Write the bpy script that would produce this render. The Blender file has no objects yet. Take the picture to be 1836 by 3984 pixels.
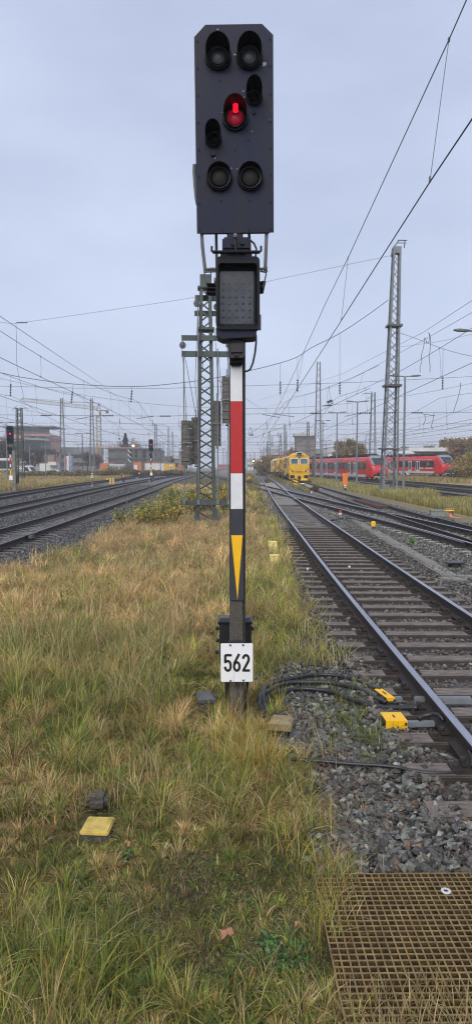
import bpy, bmesh, math, random
import numpy as np
from mathutils import Vector, Matrix
random.seed(7); RNG = np.random.default_rng(7)
scene = bpy.context.scene
col = bpy.context.scene.collection
R = math.radians
FPX, HOR, CZ = 2656.0, 1815.0, 2.3
_t = math.atan((1992 - HOR) / FPX); _c, _s = math.cos(_t), math.sin(_t)
def gnd(x, y, z=-0.03):
    "point of the photograph (source pixels) laid on a horizontal plane"
    u = (x - 918) / FPX; v = (1992 - y) / FPX
    k = (z - CZ) / (-_s + v * _c)
    return (u * k, (_c + v * _s) * k, z)
def at(x, y, Y):
    "point of the photograph at a known distance"
    u = (x - 918) / FPX; v = (1992 - y) / FPX
    k = Y / (_c + v * _s)
    return (u * k, Y, CZ + (-_s + v * _c) * k)

# ------------------------------------------------------------------ materials
MATS = {}
def _nodes(name):
    m = bpy.data.materials.new(name); m.use_nodes = True
    nt = m.node_tree; b = nt.nodes['Principled BSDF']
    return m, nt, b
def mat(name, c, rough=0.6, metal=0.0, var=0.25, scale=6.0, bump=0.0, c2=None, spec=0.5, emit=None, estr=0.0, stretch=None, bscale=None):
    if name in MATS: return MATS[name]
    m, nt, b = _nodes(name)
    N, L = nt.nodes, nt.links
    b.inputs['Roughness'].default_value = rough
    b.inputs['Metallic'].default_value = metal
    b.inputs['Specular IOR Level'].default_value = spec
    tc = N.new('ShaderNodeTexCoord'); src = tc.outputs['Object']
    if stretch:
        mp = N.new('ShaderNodeMapping'); mp.inputs['Scale'].default_value = stretch
        L.new(src, mp.inputs['Vector']); src = mp.outputs['Vector']
    nz = N.new('ShaderNodeTexNoise'); nz.inputs['Scale'].default_value = scale
    nz.inputs['Detail'].default_value = 6; nz.inputs['Roughness'].default_value = 0.65
    L.new(src, nz.inputs['Vector'])
    rp = N.new('ShaderNodeValToRGB')
    rp.color_ramp.elements[0].position = 0.35; rp.color_ramp.elements[1].position = 0.68
    a = c2 if c2 else tuple(max(0, v * (1 - var)) for v in c)
    bb = c if c2 else tuple(min(1, v * (1 + var * 0.6)) for v in c)
    rp.color_ramp.elements[0].color = (*a, 1); rp.color_ramp.elements[1].color = (*bb, 1)
    L.new(nz.outputs['Fac'], rp.inputs['Fac']); L.new(rp.outputs['Color'], b.inputs['Base Color'])
    mr = N.new('ShaderNodeMapRange'); mr.inputs['To Min'].default_value = max(0.05, rough - 0.12); mr.inputs['To Max'].default_value = min(1, rough + 0.15)
    L.new(nz.outputs['Fac'], mr.inputs['Value']); L.new(mr.outputs['Result'], b.inputs['Roughness'])
    if bump > 0:
        n2 = N.new('ShaderNodeTexNoise'); n2.inputs['Scale'].default_value = bscale or scale * 6; n2.inputs['Detail'].default_value = 5
        L.new(src, n2.inputs['Vector'])
        bp = N.new('ShaderNodeBump'); bp.inputs['Strength'].default_value = bump; bp.inputs['Distance'].default_value = 0.01
        L.new(n2.outputs['Fac'], bp.inputs['Height']); L.new(bp.outputs['Normal'], b.inputs['Normal'])
    if emit:
        b.inputs['Emission Color'].default_value = (*emit, 1); b.inputs['Emission Strength'].default_value = estr
    MATS[name] = m; return m
def attr_mat(name, rough=0.7, trans=0.25, spec=0.25):
    "per-blade / per-stone colour from the 'col' attribute"
    m, nt, b = _nodes(name); N, L = nt.nodes, nt.links
    at_ = N.new('ShaderNodeAttribute'); at_.attribute_name = 'col'
    L.new(at_.outputs['Color'], b.inputs['Base Color'])
    b.inputs['Roughness'].default_value = rough; b.inputs['Specular IOR Level'].default_value = spec
    if trans > 0:
        tr = N.new('ShaderNodeBsdfTranslucent'); L.new(at_.outputs['Color'], tr.inputs['Color'])
        mx = N.new('ShaderNodeMixShader'); mx.inputs['Fac'].default_value = trans
        L.new(b.outputs['BSDF'], mx.inputs[1]); L.new(tr.outputs['BSDF'], mx.inputs[2])
        L.new(mx.outputs['Shader'], N['Material Output'].inputs['Surface'])
    MATS[name] = m; return m
def stone_mat(name):
    m = attr_mat(name, 0.62, 0, 0.45); nt = m.node_tree; N, L = nt.nodes, nt.links; b = N['Principled BSDF']
    tc = N.new('ShaderNodeTexCoord'); nz = N.new('ShaderNodeTexNoise'); nz.inputs['Scale'].default_value = 60; nz.inputs['Detail'].default_value = 5
    L.new(tc.outputs['Object'], nz.inputs['Vector'])
    mx = N.new('ShaderNodeMix'); mx.data_type = 'RGBA'; mx.blend_type = 'MULTIPLY'; mx.inputs[0].default_value = 1
    rp = N.new('ShaderNodeValToRGB'); rp.color_ramp.elements[0].color = (.55, .53, .5, 1); rp.color_ramp.elements[1].color = (1.3, 1.3, 1.3, 1)
    rp.color_ramp.elements[0].position = .35; rp.color_ramp.elements[1].position = .7
    L.new(nz.outputs['Fac'], rp.inputs['Fac'])
    L.new(N['Attribute'].outputs['Color'], mx.inputs[6]); L.new(rp.outputs['Color'], mx.inputs[7]); L.new(mx.outputs[2], b.inputs['Base Color'])
    bp = N.new('ShaderNodeBump'); bp.inputs['Strength'].default_value = .5; bp.inputs['Distance'].default_value = .004
    L.new(nz.outputs['Fac'], bp.inputs['Height']); L.new(bp.outputs['Normal'], b.inputs['Normal'])
    return m
def ballast_mat(name, c, scale=16.0):
    m, nt, b = _nodes(name); N, L = nt.nodes, nt.links
    tc = N.new('ShaderNodeTexCoord')
    vo = N.new('ShaderNodeTexVoronoi'); vo.inputs['Scale'].default_value = scale
    L.new(tc.outputs['Object'], vo.inputs['Vector'])
    sp = N.new('ShaderNodeSeparateColor'); L.new(vo.outputs['Color'], sp.inputs['Color'])
    rp = N.new('ShaderNodeValToRGB'); e = rp.color_ramp.elements
    e[0].color = (c[0]*.45, c[1]*.45, c[2]*.47, 1); e[1].color = (c[0]*1.5, c[1]*1.5, c[2]*1.55, 1)
    L.new(sp.outputs[0], rp.inputs['Fac'])
    nz = N.new('ShaderNodeTexNoise'); nz.inputs['Scale'].default_value = .5; nz.inputs['Detail'].default_value = 5
    L.new(tc.outputs['Object'], nz.inputs['Vector'])
    rp2 = N.new('ShaderNodeValToRGB'); rp2.color_ramp.elements[0].color = (.72, .66, .6, 1); rp2.color_ramp.elements[1].color = (1.15, 1.15, 1.18, 1)
    rp2.color_ramp.elements[0].position = .35; rp2.color_ramp.elements[1].position = .62
    L.new(nz.outputs['Fac'], rp2.inputs['Fac'])
    mx = N.new('ShaderNodeMix'); mx.data_type = 'RGBA'; mx.blend_type = 'MULTIPLY'; mx.inputs[0].default_value = 1
    L.new(rp.outputs['Color'], mx.inputs[6]); L.new(rp2.outputs['Color'], mx.inputs[7]); L.new(mx.outputs[2], b.inputs['Base Color'])
    bp = N.new('ShaderNodeBump'); bp.inputs['Strength'].default_value = 1; bp.inputs['Distance'].default_value = .05; bp.invert = True
    L.new(vo.outputs['Distance'], bp.inputs['Height']); L.new(bp.outputs['Normal'], b.inputs['Normal'])
    b.inputs['Roughness'].default_value = .75
    MATS[name] = m; return m
def ground_mat(name, cols, s1=.35, s2=9.0):
    m, nt, b = _nodes(name); N, L = nt.nodes, nt.links
    tc = N.new('ShaderNodeTexCoord')
    n1 = N.new('ShaderNodeTexNoise'); n1.inputs['Scale'].default_value = s1; n1.inputs['Detail'].default_value = 8; n1.inputs['Roughness'].default_value = .7
    n2 = N.new('ShaderNodeTexNoise'); n2.inputs['Scale'].default_value = s2; n2.inputs['Detail'].default_value = 6
    for n in (n1, n2): L.new(tc.outputs['Object'], n.inputs['Vector'])
    md = N.new('ShaderNodeMix'); md.data_type = 'FLOAT'; md.inputs[0].default_value = .4
    L.new(n1.outputs['Fac'], md.inputs[2]); L.new(n2.outputs['Fac'], md.inputs[3])
    rp = N.new('ShaderNodeValToRGB'); e = rp.color_ramp.elements
    e[0].position = .36; e[0].color = (*cols[0], 1); e[1].position = .64; e[1].color = (*cols[-1], 1)
    for i, c in enumerate(cols[1:-1]):
        k = e.new(.36 + .28 * (i + 1) / (len(cols) - 1)); k.color = (*c, 1)
    L.new(md.outputs[0], rp.inputs['Fac']); L.new(rp.outputs['Color'], b.inputs['Base Color'])
    bp = N.new('ShaderNodeBump'); bp.inputs['Strength'].default_value = .8; bp.inputs['Distance'].default_value = .05
    L.new(n2.outputs['Fac'], bp.inputs['Height']); L.new(bp.outputs['Normal'], b.inputs['Normal'])
    b.inputs['Roughness'].default_value = .9; b.inputs['Specular IOR Level'].default_value = .2
    MATS[name] = m; return m

# ------------------------------------------------------------------ mesh builder
class MB:
    def __init__(s): s.v = []; s.f = []; s.m = []; s.mi = 0
    def add(s, vs, fs):
        o = len(s.v); s.v += [tuple(p) for p in vs]
        for f in fs: s.f.append([i + o for i in f]); s.m.append(s.mi)
        return s
    def mat(s, i): s.mi = i; return s
    def box(s, c, d, rz=0, rx=0, ry=0, bev=0):
        x, y, z = d[0] / 2, d[1] / 2, d[2] / 2
        M = Matrix.Rotation(rz, 3, 'Z') @ Matrix.Rotation(ry, 3, 'Y') @ Matrix.Rotation(rx, 3, 'X')
        C = Vector(c)
        if bev > 0:
            b = min(bev, x * .9, y * .9, z * .9); bm = bmesh.new(); bmesh.ops.create_cube(bm, size=1)
            for v in bm.verts: v.co = Vector((v.co.x * 2 * x, v.co.y * 2 * y, v.co.z * 2 * z))
            bmesh.ops.bevel(bm, geom=bm.edges[:], offset=b, segments=2, affect='EDGES')
            vs = [M @ v.co + C for v in bm.verts]; bm.verts.index_update()
            fs = [[v.index for v in f.verts] for f in bm.faces]; bm.free(); return s.add(vs, fs)
        vs = [M @ Vector(p) + C for p in ((-x,-y,-z),(x,-y,-z),(x,y,-z),(-x,y,-z),(-x,-y,z),(x,-y,z),(x,y,z),(-x,y,z))]
        return s.add(vs, [(0,3,2,1),(4,5,6,7),(0,1,5,4),(1,2,6,5),(2,3,7,6),(3,0,4,7)])
    def bar(s, p0, p1, w, h=None, up=(0,0,1)):
        h = h or w; a, b = Vector(p0), Vector(p1); d = (b - a)
        if d.length < 1e-6: return s
        d.normalize(); u = Vector(up)
        if abs(d.dot(u)) > .95: u = Vector((0, 1, 0))
        sx = d.cross(u).normalized() * w / 2; sy = sx.cross(d).normalized() * h / 2
        vs = [a - sx - sy, a + sx - sy, a + sx + sy, a - sx + sy, b - sx - sy, b + sx - sy, b + sx + sy, b - sx + sy]
        return s.add(vs, [(0,1,2,3),(7,6,5,4),(0,4,5,1),(1,5,6,2),(2,6,7,3),(3,7,4,0)])
    def tube(s, pts, r, n=6, cap=True):
        pts = [Vector(p) for p in pts]; rs = r if isinstance(r, (list, tuple)) else [r] * len(pts)
        o = []; prev = None
        for i, p in enumerate(pts):
            d = (pts[min(i + 1, len(pts) - 1)] - pts[max(i - 1, 0)])
            d = d.normalized() if d.length > 1e-9 else Vector((0, 0, 1))
            if prev is None:
                u = Vector((0, 0, 1)) if abs(d.z) < .9 else Vector((0, 1, 0)); sx = d.cross(u).normalized()
            else:
                sx = prev - d * prev.dot(d); sx = sx.normalized() if sx.length > 1e-6 else prev
            prev = sx; sy = d.cross(sx)
            o += [p + (sx * math.cos(2 * math.pi * k / n) + sy * math.sin(2 * math.pi * k / n)) * rs[i] for k in range(n)]
        fs = []
        for i in range(len(pts) - 1):
            for k in range(n):
                a = i * n + k; b = i * n + (k + 1) % n; fs.append((a, b, b + n, a + n))
        if cap: fs += [tuple(range(n - 1, -1, -1)), tuple(range((len(pts) - 1) * n, len(pts) * n))]
        return s.add(o, fs)
    def cyl(s, p0, p1, r0, r1=None, n=16): return s.tube([p0, p1], [r0, r0 if r1 is None else r1], n)
    def prism(s, poly, y0, y1, plane='xz'):
        n = len(poly)
        f = {'xz': lambda a, b, t: (a, t, b), 'xy': lambda a, b, t: (a, b, t), 'yz': lambda a, b, t: (t, a, b)}[plane]
        vs = [f(a, b, y0) for a, b in poly] + [f(a, b, y1) for a, b in poly]
        return s.add(vs, [tuple(range(n)), tuple(range(2 * n - 1, n - 1, -1))] + [(i, i + n, (i + 1) % n + n, (i + 1) % n) for i in range(n)])
    def loft(s, rings, closed=True, cap=True):
        n = len(rings[0]); vs = [p for r in rings for p in r]; fs = []
        for i in range(len(rings) - 1):
            for k in range(n if closed else n - 1):
                a = i * n + k; b = i * n + (k + 1) % n; fs.append((a, b, b + n, a + n))
        if cap and closed: fs += [tuple(range(n - 1, -1, -1)), tuple(range((len(rings) - 1) * n, len(rings) * n))]
        return s.add(vs, fs)
    def stroke(s, pts, w, y0, y1):
        "thick polyline in the xz plane"
        for i in range(len(pts) - 1):
            a, b = Vector(pts[i]), Vector(pts[i + 1]); d = (b - a)
            if d.length < 1e-9: continue
            d.normalize(); n = Vector((-d.y, d.x)) * w / 2; e = d * w * .08
            q = [a - e - n, b + e - n, b + e + n, a - e + n]
            j = (i % 2) * .0003
            s.prism([tuple(p) for p in q], y0 - j, y1)
        return s
    def build(s, name, m, parent=None, smooth=False, off=(0, 0, 0)):
        me = bpy.data.meshes.new(name)
        vs = s.v if off == (0, 0, 0) else [(a - off[0], b - off[1], c - off[2]) for a, b, c in s.v]
        me.from_pydata(vs, [], s.f)
        ms = m if isinstance(m, (list, tuple)) else [m]
        for q in ms: me.materials.append(q)
        if len(ms) > 1: me.polygons.foreach_set('material_index', s.m)
        if smooth: me.polygons.foreach_set('use_smooth', [True] * len(me.polygons))
        bm = bmesh.new(); bm.from_mesh(me); bmesh.ops.recalc_face_normals(bm, faces=bm.faces[:]); bm.to_mesh(me); bm.free()
        me.update()
        o = bpy.data.objects.new(name, me); col.objects.link(o)
        if parent: o.parent = parent
        if smooth:
            try: me.shade_smooth()
            except Exception: pass
        return o
def tag(o, label=None, cat=None, group=None, kind=None):
    if label: o['label'] = label
    if cat: o['category'] = cat
    if group: o['group'] = group
    if kind: o['kind'] = kind
    return o
def thing(name, label, cat, loc=(0, 0, 0), rz=0, group=None):
    o = bpy.data.objects.new(name, None); col.objects.link(o); o.location = loc; o.rotation_euler = (0, 0, rz)
    o.empty_display_size = .2
    return tag(o, label, cat, group)
KIDS = {}
def copy_tree(o, loc=None, rz=None, label=None, parent=None):
    c = o.copy(); col.objects.link(c); c.parent = parent
    if loc is not None: c.location = loc
    if rz is not None: c.rotation_euler = (0, 0, rz)
    if label: c['label'] = label
    for ch in [x for x in bpy.data.objects if x.parent == o]: copy_tree(ch, parent=c)
    return c
def struct(o): o['kind'] = 'structure'; return o
def sheet(name, poly, z, m):
    o = MB().add([(x, y, z) for x, y in poly], [tuple(range(len(poly)))]).build(name, m)
    return struct(o)
def strip(name, L, Rr, z, m):
    n = len(L); vs = [(x, y, z) for x, y in L] + [(x, y, z) for x, y in Rr]
    o = MB().add(vs, [(i, i + n, i + 1 + n, i + 1) for i in range(n - 1)]).build(name, m)
    return struct(o)
def npmesh(name, V, Fa, C, m, kind=None, nper=None, smooth=False):
    "V (n,3); Fa list of (k,m) int arrays of polygons with m corners; C (n,3) colours"
    me = bpy.data.meshes.new(name); me.vertices.add(len(V)); me.vertices.foreach_set('co', V.astype(np.float32).ravel())
    tot = sum(a.size for a in Fa); npol = sum(len(a) for a in Fa)
    me.loops.add(tot); me.loops.foreach_set('vertex_index', np.concatenate([a.ravel() for a in Fa]).astype(np.int32))
    me.polygons.add(npol)
    st = []; k = 0
    for a in Fa:
        st.append(k + np.arange(len(a)) * a.shape[1]); k += a.size
    me.polygons.foreach_set('loop_start', np.concatenate(st).astype(np.int32))
    me.update(calc_edges=True)
    if C is not None:
        ca = me.color_attributes.new('col', 'FLOAT_COLOR', 'POINT')
        ca.data.foreach_set('color', np.concatenate([C, np.ones((len(C), 1))], 1).astype(np.float32).ravel())
    me.polygons.foreach_set('use_smooth', [smooth] * len(me.polygons))
    me.materials.append(m)
    o = bpy.data.objects.new(name, me); col.objects.link(o)
    if kind: o['kind'] = kind
    return o
_lat = {}
def vnoise(x, y, s, seed=0):
    "smooth value noise 0..1"
    if seed not in _lat: _lat[seed] = np.random.default_rng(seed + 100).random((256, 256))
    T = _lat[seed]; x = x / s; y = y / s
    xi = np.floor(x).astype(int); yi = np.floor(y).astype(int); fx = x - xi; fy = y - yi
    fx = fx * fx * (3 - 2 * fx); fy = fy * fy * (3 - 2 * fy)
    g = lambda a, b: T[a % 256, b % 256]
    return (g(xi, yi) * (1 - fx) + g(xi + 1, yi) * fx) * (1 - fy) + (g(xi, yi + 1) * (1 - fx) + g(xi + 1, yi + 1) * fx) * fy
def blades(P, h, w, lean, C, z0=-0.05, segs=3, tip=None, ang=None):
    "returns V, faces, colours for curved tapering grass blades"
    n = len(P); a = RNG.random(n) * 2 * np.pi if ang is None else ang; b = a + np.pi / 2 + RNG.normal(0, .5, n)
    dx, dy = np.cos(a), np.sin(a); sx, sy = np.cos(b), np.sin(b)
    V = np.zeros((n, 2 * segs + 1, 3)); Cc = np.zeros((n, 2 * segs + 1, 3))
    z0 = np.broadcast_to(z0, (n,))
    for i in range(segs + 1):
        t = i / segs
        ox = lean * h * t * t; oz = h * t * np.sqrt(np.clip(1 - .55 * lean * lean * t * t, .08, 1))
        px = P[:, 0] + dx * ox; py = P[:, 1] + dy * ox; pz = z0 + oz
        cc = C * (1 - .0 * t) if tip is None else C * (1 - t) + tip * t
        if i < segs:
            ww = w * (1 - t) ** .6 / 2 if i else w * .35
            V[:, 2*i] = np.stack([px - sx * ww, py - sy * ww, pz], 1); V[:, 2*i+1] = np.stack([px + sx * ww, py + sy * ww, pz], 1)
            Cc[:, 2*i] = cc; Cc[:, 2*i+1] = cc
        else:
            V[:, 2*i] = np.stack([px, py, pz], 1); Cc[:, 2*i] = cc
    base = (np.arange(n) * (2 * segs + 1))[:, None]
    q = np.concatenate([base + np.array([2*i, 2*i+1, 2*i+3, 2*i+2]) for i in range(segs - 1)], 0)
    t3 = base + np.array([2*segs-2, 2*segs-1, 2*segs])
    return V.reshape(-1, 3), [q, t3], Cc.reshape(-1, 3)
def cards(P, size, C, droop=0.0, aspect=1.0):
    "leaf-sized quads (rhombic) at points P"
    n = len(P); u = RNG.normal(size=(n, 3)); u /= np.linalg.norm(u, axis=1)[:, None]
    v = RNG.normal(size=(n, 3)); v -= u * (u * v).sum(1)[:, None]; v /= np.linalg.norm(v, axis=1)[:, None]
    s = (np.broadcast_to(size, (n,)) * .5)[:, None]
    V = np.stack([P - u * s, P - v * s * .55 * aspect + u * s * .1, P + u * s, P + v * s * .55 * aspect + u * s * .1], 1)
    F = (np.arange(n) * 4)[:, None] + np.arange(4)
    return V.reshape(-1, 3), [F], np.repeat(C, 4, 0)
def part_cards(name, parent, P, size, C, m, **k):
    V, F, Cc = cards(P, size, C, **k); o = npmesh(name, V, F, Cc, m); o.parent = parent; return o
def pick(n, cols, probs, jit=.15, ch=.3):
    cols = np.array(cols, float); p = np.array(probs, float); p /= p.sum()
    i = RNG.choice(len(cols), n, p=p); c = cols[i] * (1 + RNG.normal(0, jit, (n, 1))) * (1 + RNG.normal(0, jit * ch, (n, 3)))
    return np.clip(c, .004, 1)
def interp(tab):
    X = [p[1] for p in tab]; Y = [p[0] for p in tab]
    # smooth monotone-ish resampling of x as a function of distance
    xs = np.arange(X[0], X[-1] + .01, 1.0); ys = np.interp(xs, X, Y)
    k = np.ones(9) / 9; yp = np.concatenate([ys[0] + (ys[1]-ys[0]) * np.arange(-4, 0), ys, ys[-1] + (ys[-1]-ys[-2]) * np.arange(1, 5)]); ys = np.convolve(yp, k, 'valid')
    return lambda y: float(np.interp(y, xs, ys))
# ------------------------------------------------------------------ materials used
M = dict(
 dark=mat('signal_black', (.008,.013,.042), .6, 0, c2=(.004,.006,.018), scale=5, stretch=(1,1,.35), bump=.3, spec=.3),
 darker=mat('hood_black', (.006,.0065,.010), .65, 0, var=.4, scale=9, spec=.28),
 black=mat('rubber_black', (.012,.012,.014), .42, 0, var=.4, scale=8),
 lensd=mat('lens_grey', (.045,.05,.056), .4, 0, var=.3, scale=5),
 lensk=mat('lens_black', (.008,.008,.010), .6, 0, var=.3, scale=5, spec=.3),
 lensr=mat('lens_red', (.20,.010,.035), .25, 0, var=.2, emit=(1, .01, .05), estr=.07),
 led=mat('led_red', (.8,.02,.05), .3, emit=(1, .008, .035), estr=1.1),
 galv=mat('galvanised_steel', (.19,.208,.224), .55, .15, var=.25, scale=3),
 galvd=mat('weathered_steel', (.12,.125,.13), .6, .15, var=.4, scale=5),
 green=mat('green_grey_paint', (.056,.075,.07), .55, 0, var=.3, scale=2.5, bump=.1),
 greend=mat('dark_green_paint', (.05,.066,.055), .6, 0, var=.4, scale=3),
 white=mat('plate_white', (.66,.67,.70), .45, 0, var=.06, scale=12),
 enamel=mat('enamel_white', (.80,.81,.84), .3, 0, var=.05, scale=9),
 red=mat('plate_red', (.45,.018,.02), .45, 0, var=.12, scale=14, stretch=(8, 8, 1)),
 plateb=mat('plate_slate', (.030,.034,.045), .5, 0, var=.12, scale=14),
 yellow=mat('plate_yellow', (.86,.48,.006), .45, 0, var=.06, scale=8),
 ink=mat('ink_black', (.01,.01,.01), .4, 0, var=.2),
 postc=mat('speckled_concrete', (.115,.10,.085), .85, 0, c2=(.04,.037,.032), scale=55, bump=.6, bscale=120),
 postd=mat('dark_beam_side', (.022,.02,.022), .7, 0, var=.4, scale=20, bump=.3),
 rust=mat('rusty_rail', (.055,.04,.034), .7, .2, c2=(.025,.02,.018), scale=9, bump=.3),
 rtop=mat('rail_head', (.42,.42,.46), .28, .85, var=.2, scale=12, stretch=(1, .05, 1)),
 rtopd=mat('rail_head_dull', (.16,.13,.12), .45, .6, var=.3, scale=12),
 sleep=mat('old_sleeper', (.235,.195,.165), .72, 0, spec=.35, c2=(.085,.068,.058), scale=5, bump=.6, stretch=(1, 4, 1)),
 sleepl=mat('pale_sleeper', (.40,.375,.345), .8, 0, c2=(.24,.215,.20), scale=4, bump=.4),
 sleepside=mat('sleeper_side_shaded', (.045,.038,.034), .8, 0, var=.4, scale=6, bump=.3),  # dark colour standing in for shade on the sleeper sides
 sleepd=mat('dark_sleeper', (.15,.138,.13), .7, 0, c2=(.07,.062,.06), scale=5, bump=.4),
 slab=mat('walkway_slab', (.25,.235,.21), .85, 0, c2=(.14,.13,.115), scale=3, bump=.3),
 conc=mat('concrete', (.27,.26,.235), .85, 0, c2=(.12,.12,.10), scale=2.2, bump=.4),
 weight=mat('weight_concrete', (.15,.145,.13), .9, 0, c2=(.07,.066,.06), scale=7, bump=.5),
 conc2=mat('site_concrete', (.25,.245,.235), .85, 0, var=.25, scale=.5),
 wire=mat('wire_dark', (.04,.04,.05), .5, .4, var=.2),
 wire2=mat('wire_grey', (.12,.125,.14), .5, .4, var=.2),
 insul=mat('insulator_brown', (.035,.02,.015), .3, 0, var=.3),
 trainr=mat('train_red', (.62,.018,.022), .32, 0, var=.12, scale=.6),
 trainp=mat('train_pale_red', (.50,.06,.07), .42, 0, var=.12, scale=.5),  # paler red; on the rear cars it imitates haze and wet sheen
 traing=mat('train_grey', (.22,.24,.27), .4, 0, var=.15, scale=1),
 trainw=mat('train_pale_grey', (.55,.55,.56), .5, 0, var=.15, scale=1),
 glass=mat('dark_glass', (.035,.04,.047), .12, 0, var=.4, scale=.8),
 glassl=mat('grey_glass', (.13,.16,.18), .12, 0, var=.4, scale=.9),
 under=mat('underframe_black', (.02,.018,.017), .8, 0, var=.4, scale=2),
 myel=mat('machine_yellow', (.76,.45,.008), .42, 0, c2=(.55,.31,.008), scale=.9),
 myelp=mat('machine_pale_yellow', (.72,.55,.25), .5, 0, var=.2, scale=.8),
 orange=mat('orange_board', (.80,.20,.03), .5, 0, var=.1, scale=4),
 ypale=mat('pale_block_yellow', (.86,.72,.26), .75, 0, var=.15, scale=12),
 yblock=mat('painted_block_yellow', (.70,.52,.12), .75, 0, c2=(.38,.27,.07), scale=12, bump=.3),
 brick=mat('pink_render', (.62,.25,.19), .8, 0, var=.15, scale=.4),
 brown=mat('brown_masonry', (.23,.195,.17), .85, 0, var=.25, scale=.6, bump=.3),
 roofg=mat('roof_grey', (.42,.43,.44), .6, 0, var=.2, scale=.5),
 clad=mat('grey_cladding', (.20,.22,.25), .6, 0, var=.15, scale=.4),
 cream=mat('cream_render', (.62,.56,.38), .7, 0, var=.12, scale=.6),
 cwhite=mat('container_white', (.62,.62,.62), .55, 0, var=.15, scale=.8),
 teal=mat('container_teal', (.03,.14,.13), .5, 0, var=.15, scale=.8),
 cblue=mat('tarp_blue', (.08,.17,.40), .6, 0, var=.15, scale=.8),
 bark=mat('bark', (.055,.045,.04), .9, 0, var=.4, scale=5),
 cable=mat('cable_black', (.02,.02,.023), .38, 0, var=.4, scale=20),
 frp=mat('grating_resin', (.27,.195,.085), .75, 0, c2=(.12,.085,.04), scale=14, bump=.3),
 moss=mat('grating_moss', (.12,.065,.008), .95, 0, c2=(.016,.010,.003), scale=30, bump=.6),
 ledw=mat('signal_white_lamp', (.8,.8,.8), .3, emit=(1,1,.95), estr=1.0),
 ledo=mat('signal_amber_lamp', (.9,.4,.2), .3, emit=(1,.28,.10), estr=8),
 cranel=mat('crane_cream', (.40,.37,.29), .5, 0, var=.2, scale=.7),
 craney=mat('crane_orange', (.42,.25,.12), .5, 0, var=.2, scale=.7),
 dirt=mat('box_dirt', (.2,.15,.1), .9, 0, var=.3),
 brownrib=mat('rusty_rib', (.085,.035,.028), .7, 0, var=.35, scale=3),
 boxg=mat('box_grey_green', (.20,.23,.21), .6, 0, var=.15, scale=6),
 peel=mat('bare_primer', (.30,.32,.35), .7, 0, var=.15, scale=30),
)
grassM = attr_mat('grass_blade', .7, .38, .2)
leafM = attr_mat('leaf', .6, .3, .3)
stoneM = stone_mat('ballast_stone')
TAN, TAN2, STRAW = (.42,.31,.145), (.31,.21,.095), (.52,.43,.235)
GRN, GRN2, YGR, DGR, BGR = (.125,.175,.038), (.215,.25,.055), (.35,.33,.065), (.06,.09,.026), (.14,.19,.08)
RBR = (.30,.13,.045)

# ------------------------------------------------------------------ ground
groundM = ground_mat('ground_soil', [(.035,.03,.018), (.07,.065,.028), (.11,.10,.04), (.05,.042,.026)], .8, 14)
meadM = ground_mat('dry_meadow', [(.10,.115,.04), (.25,.19,.085), (.33,.255,.12), (.17,.155,.055)], .12, 2.5)
balL = ballast_mat('ballast_left', (.14,.142,.148), 15)
balR = ballast_mat('ballast_right', (.125,.128,.128), 18)
balA = ballast_mat('ballast_dark', (.07,.064,.06), 18)
sandM = ground_mat('sandy_path', [(.13,.115,.08), (.20,.17,.12), (.16,.15,.08), (.24,.20,.15)], .5, 6)
yardM = ground_mat('yard_ground', [(.10,.10,.10), (.15,.14,.13), (.19,.17,.12), (.13,.12,.08)], .05, 1.0)
g = 800
sheet('ground', [(-g,-60),(g,-60),(g,1200),(-g,1200)], -.06, groundM)
sheet('terrain_meadow', [(-160,24),(-21.3,24),(-21.6,110),(-24,170),(-24,260),(-160,260)], -.052, meadM)
sheet('terrain_yard', [(-400,195),(420,195),(780,1190),(-780,1190)], -.050, yardM)
LB = [(-3.6,-6),(-5.2,8),(-5.3,15.4),(-4.6,18),(-4.8,28),(-5.6,45),(-7.0,69),(-8.5,100),(-10.5,190)]
strip('ground_ballast_bed', [(-21.0,y) for _,y in LB], LB, -.035, balL)
RBL = [(.75,-6),(.62,3.8),(.48,5.6),(.3,7.2),(.95,9.3),(1.0,12),(1.35,17.5),(1.5,25),(1.9,40),(2.1,60),(1.0,85),(-2,130),(-8,190)]
strip('ground_ballast_right', RBL, [(9.6 if y < 120 else 12.5, y) for _, y in RBL], -.035, balR)
strip('terrain_ballast_worn', [(1.5,-6),(1.45,8),(1.55,20),(1.75,28)], [(3.95,-6),(3.95,8),(4.05,20),(4.2,28)], -.030, balA)
sheet('path', [(9.4,-6),(11.0,-6),(10.7,30),(10.6,60),(10.9,95),(9.4,95)], -.040, sandM)
sheet('terrain_grass_right', [(10.5,-6),(15.0,-6),(14.6,40),(14.8,60),(15.4,80),(14.2,130),(13,180),(10.9,180),(10.4,60)], -.045, meadM)
sheet('ground_ballast_yard', [(14.8,-6),(28,-6),(28,70),(27,110),(22,190),(13.2,190),(14.4,130),(15.6,80),(14.9,50)], -.042, balR)
sheet('terrain_meadow_right', [(27,60),(90,60),(110,170),(24,170),(26.5,110)], -.041, meadM)

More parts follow.
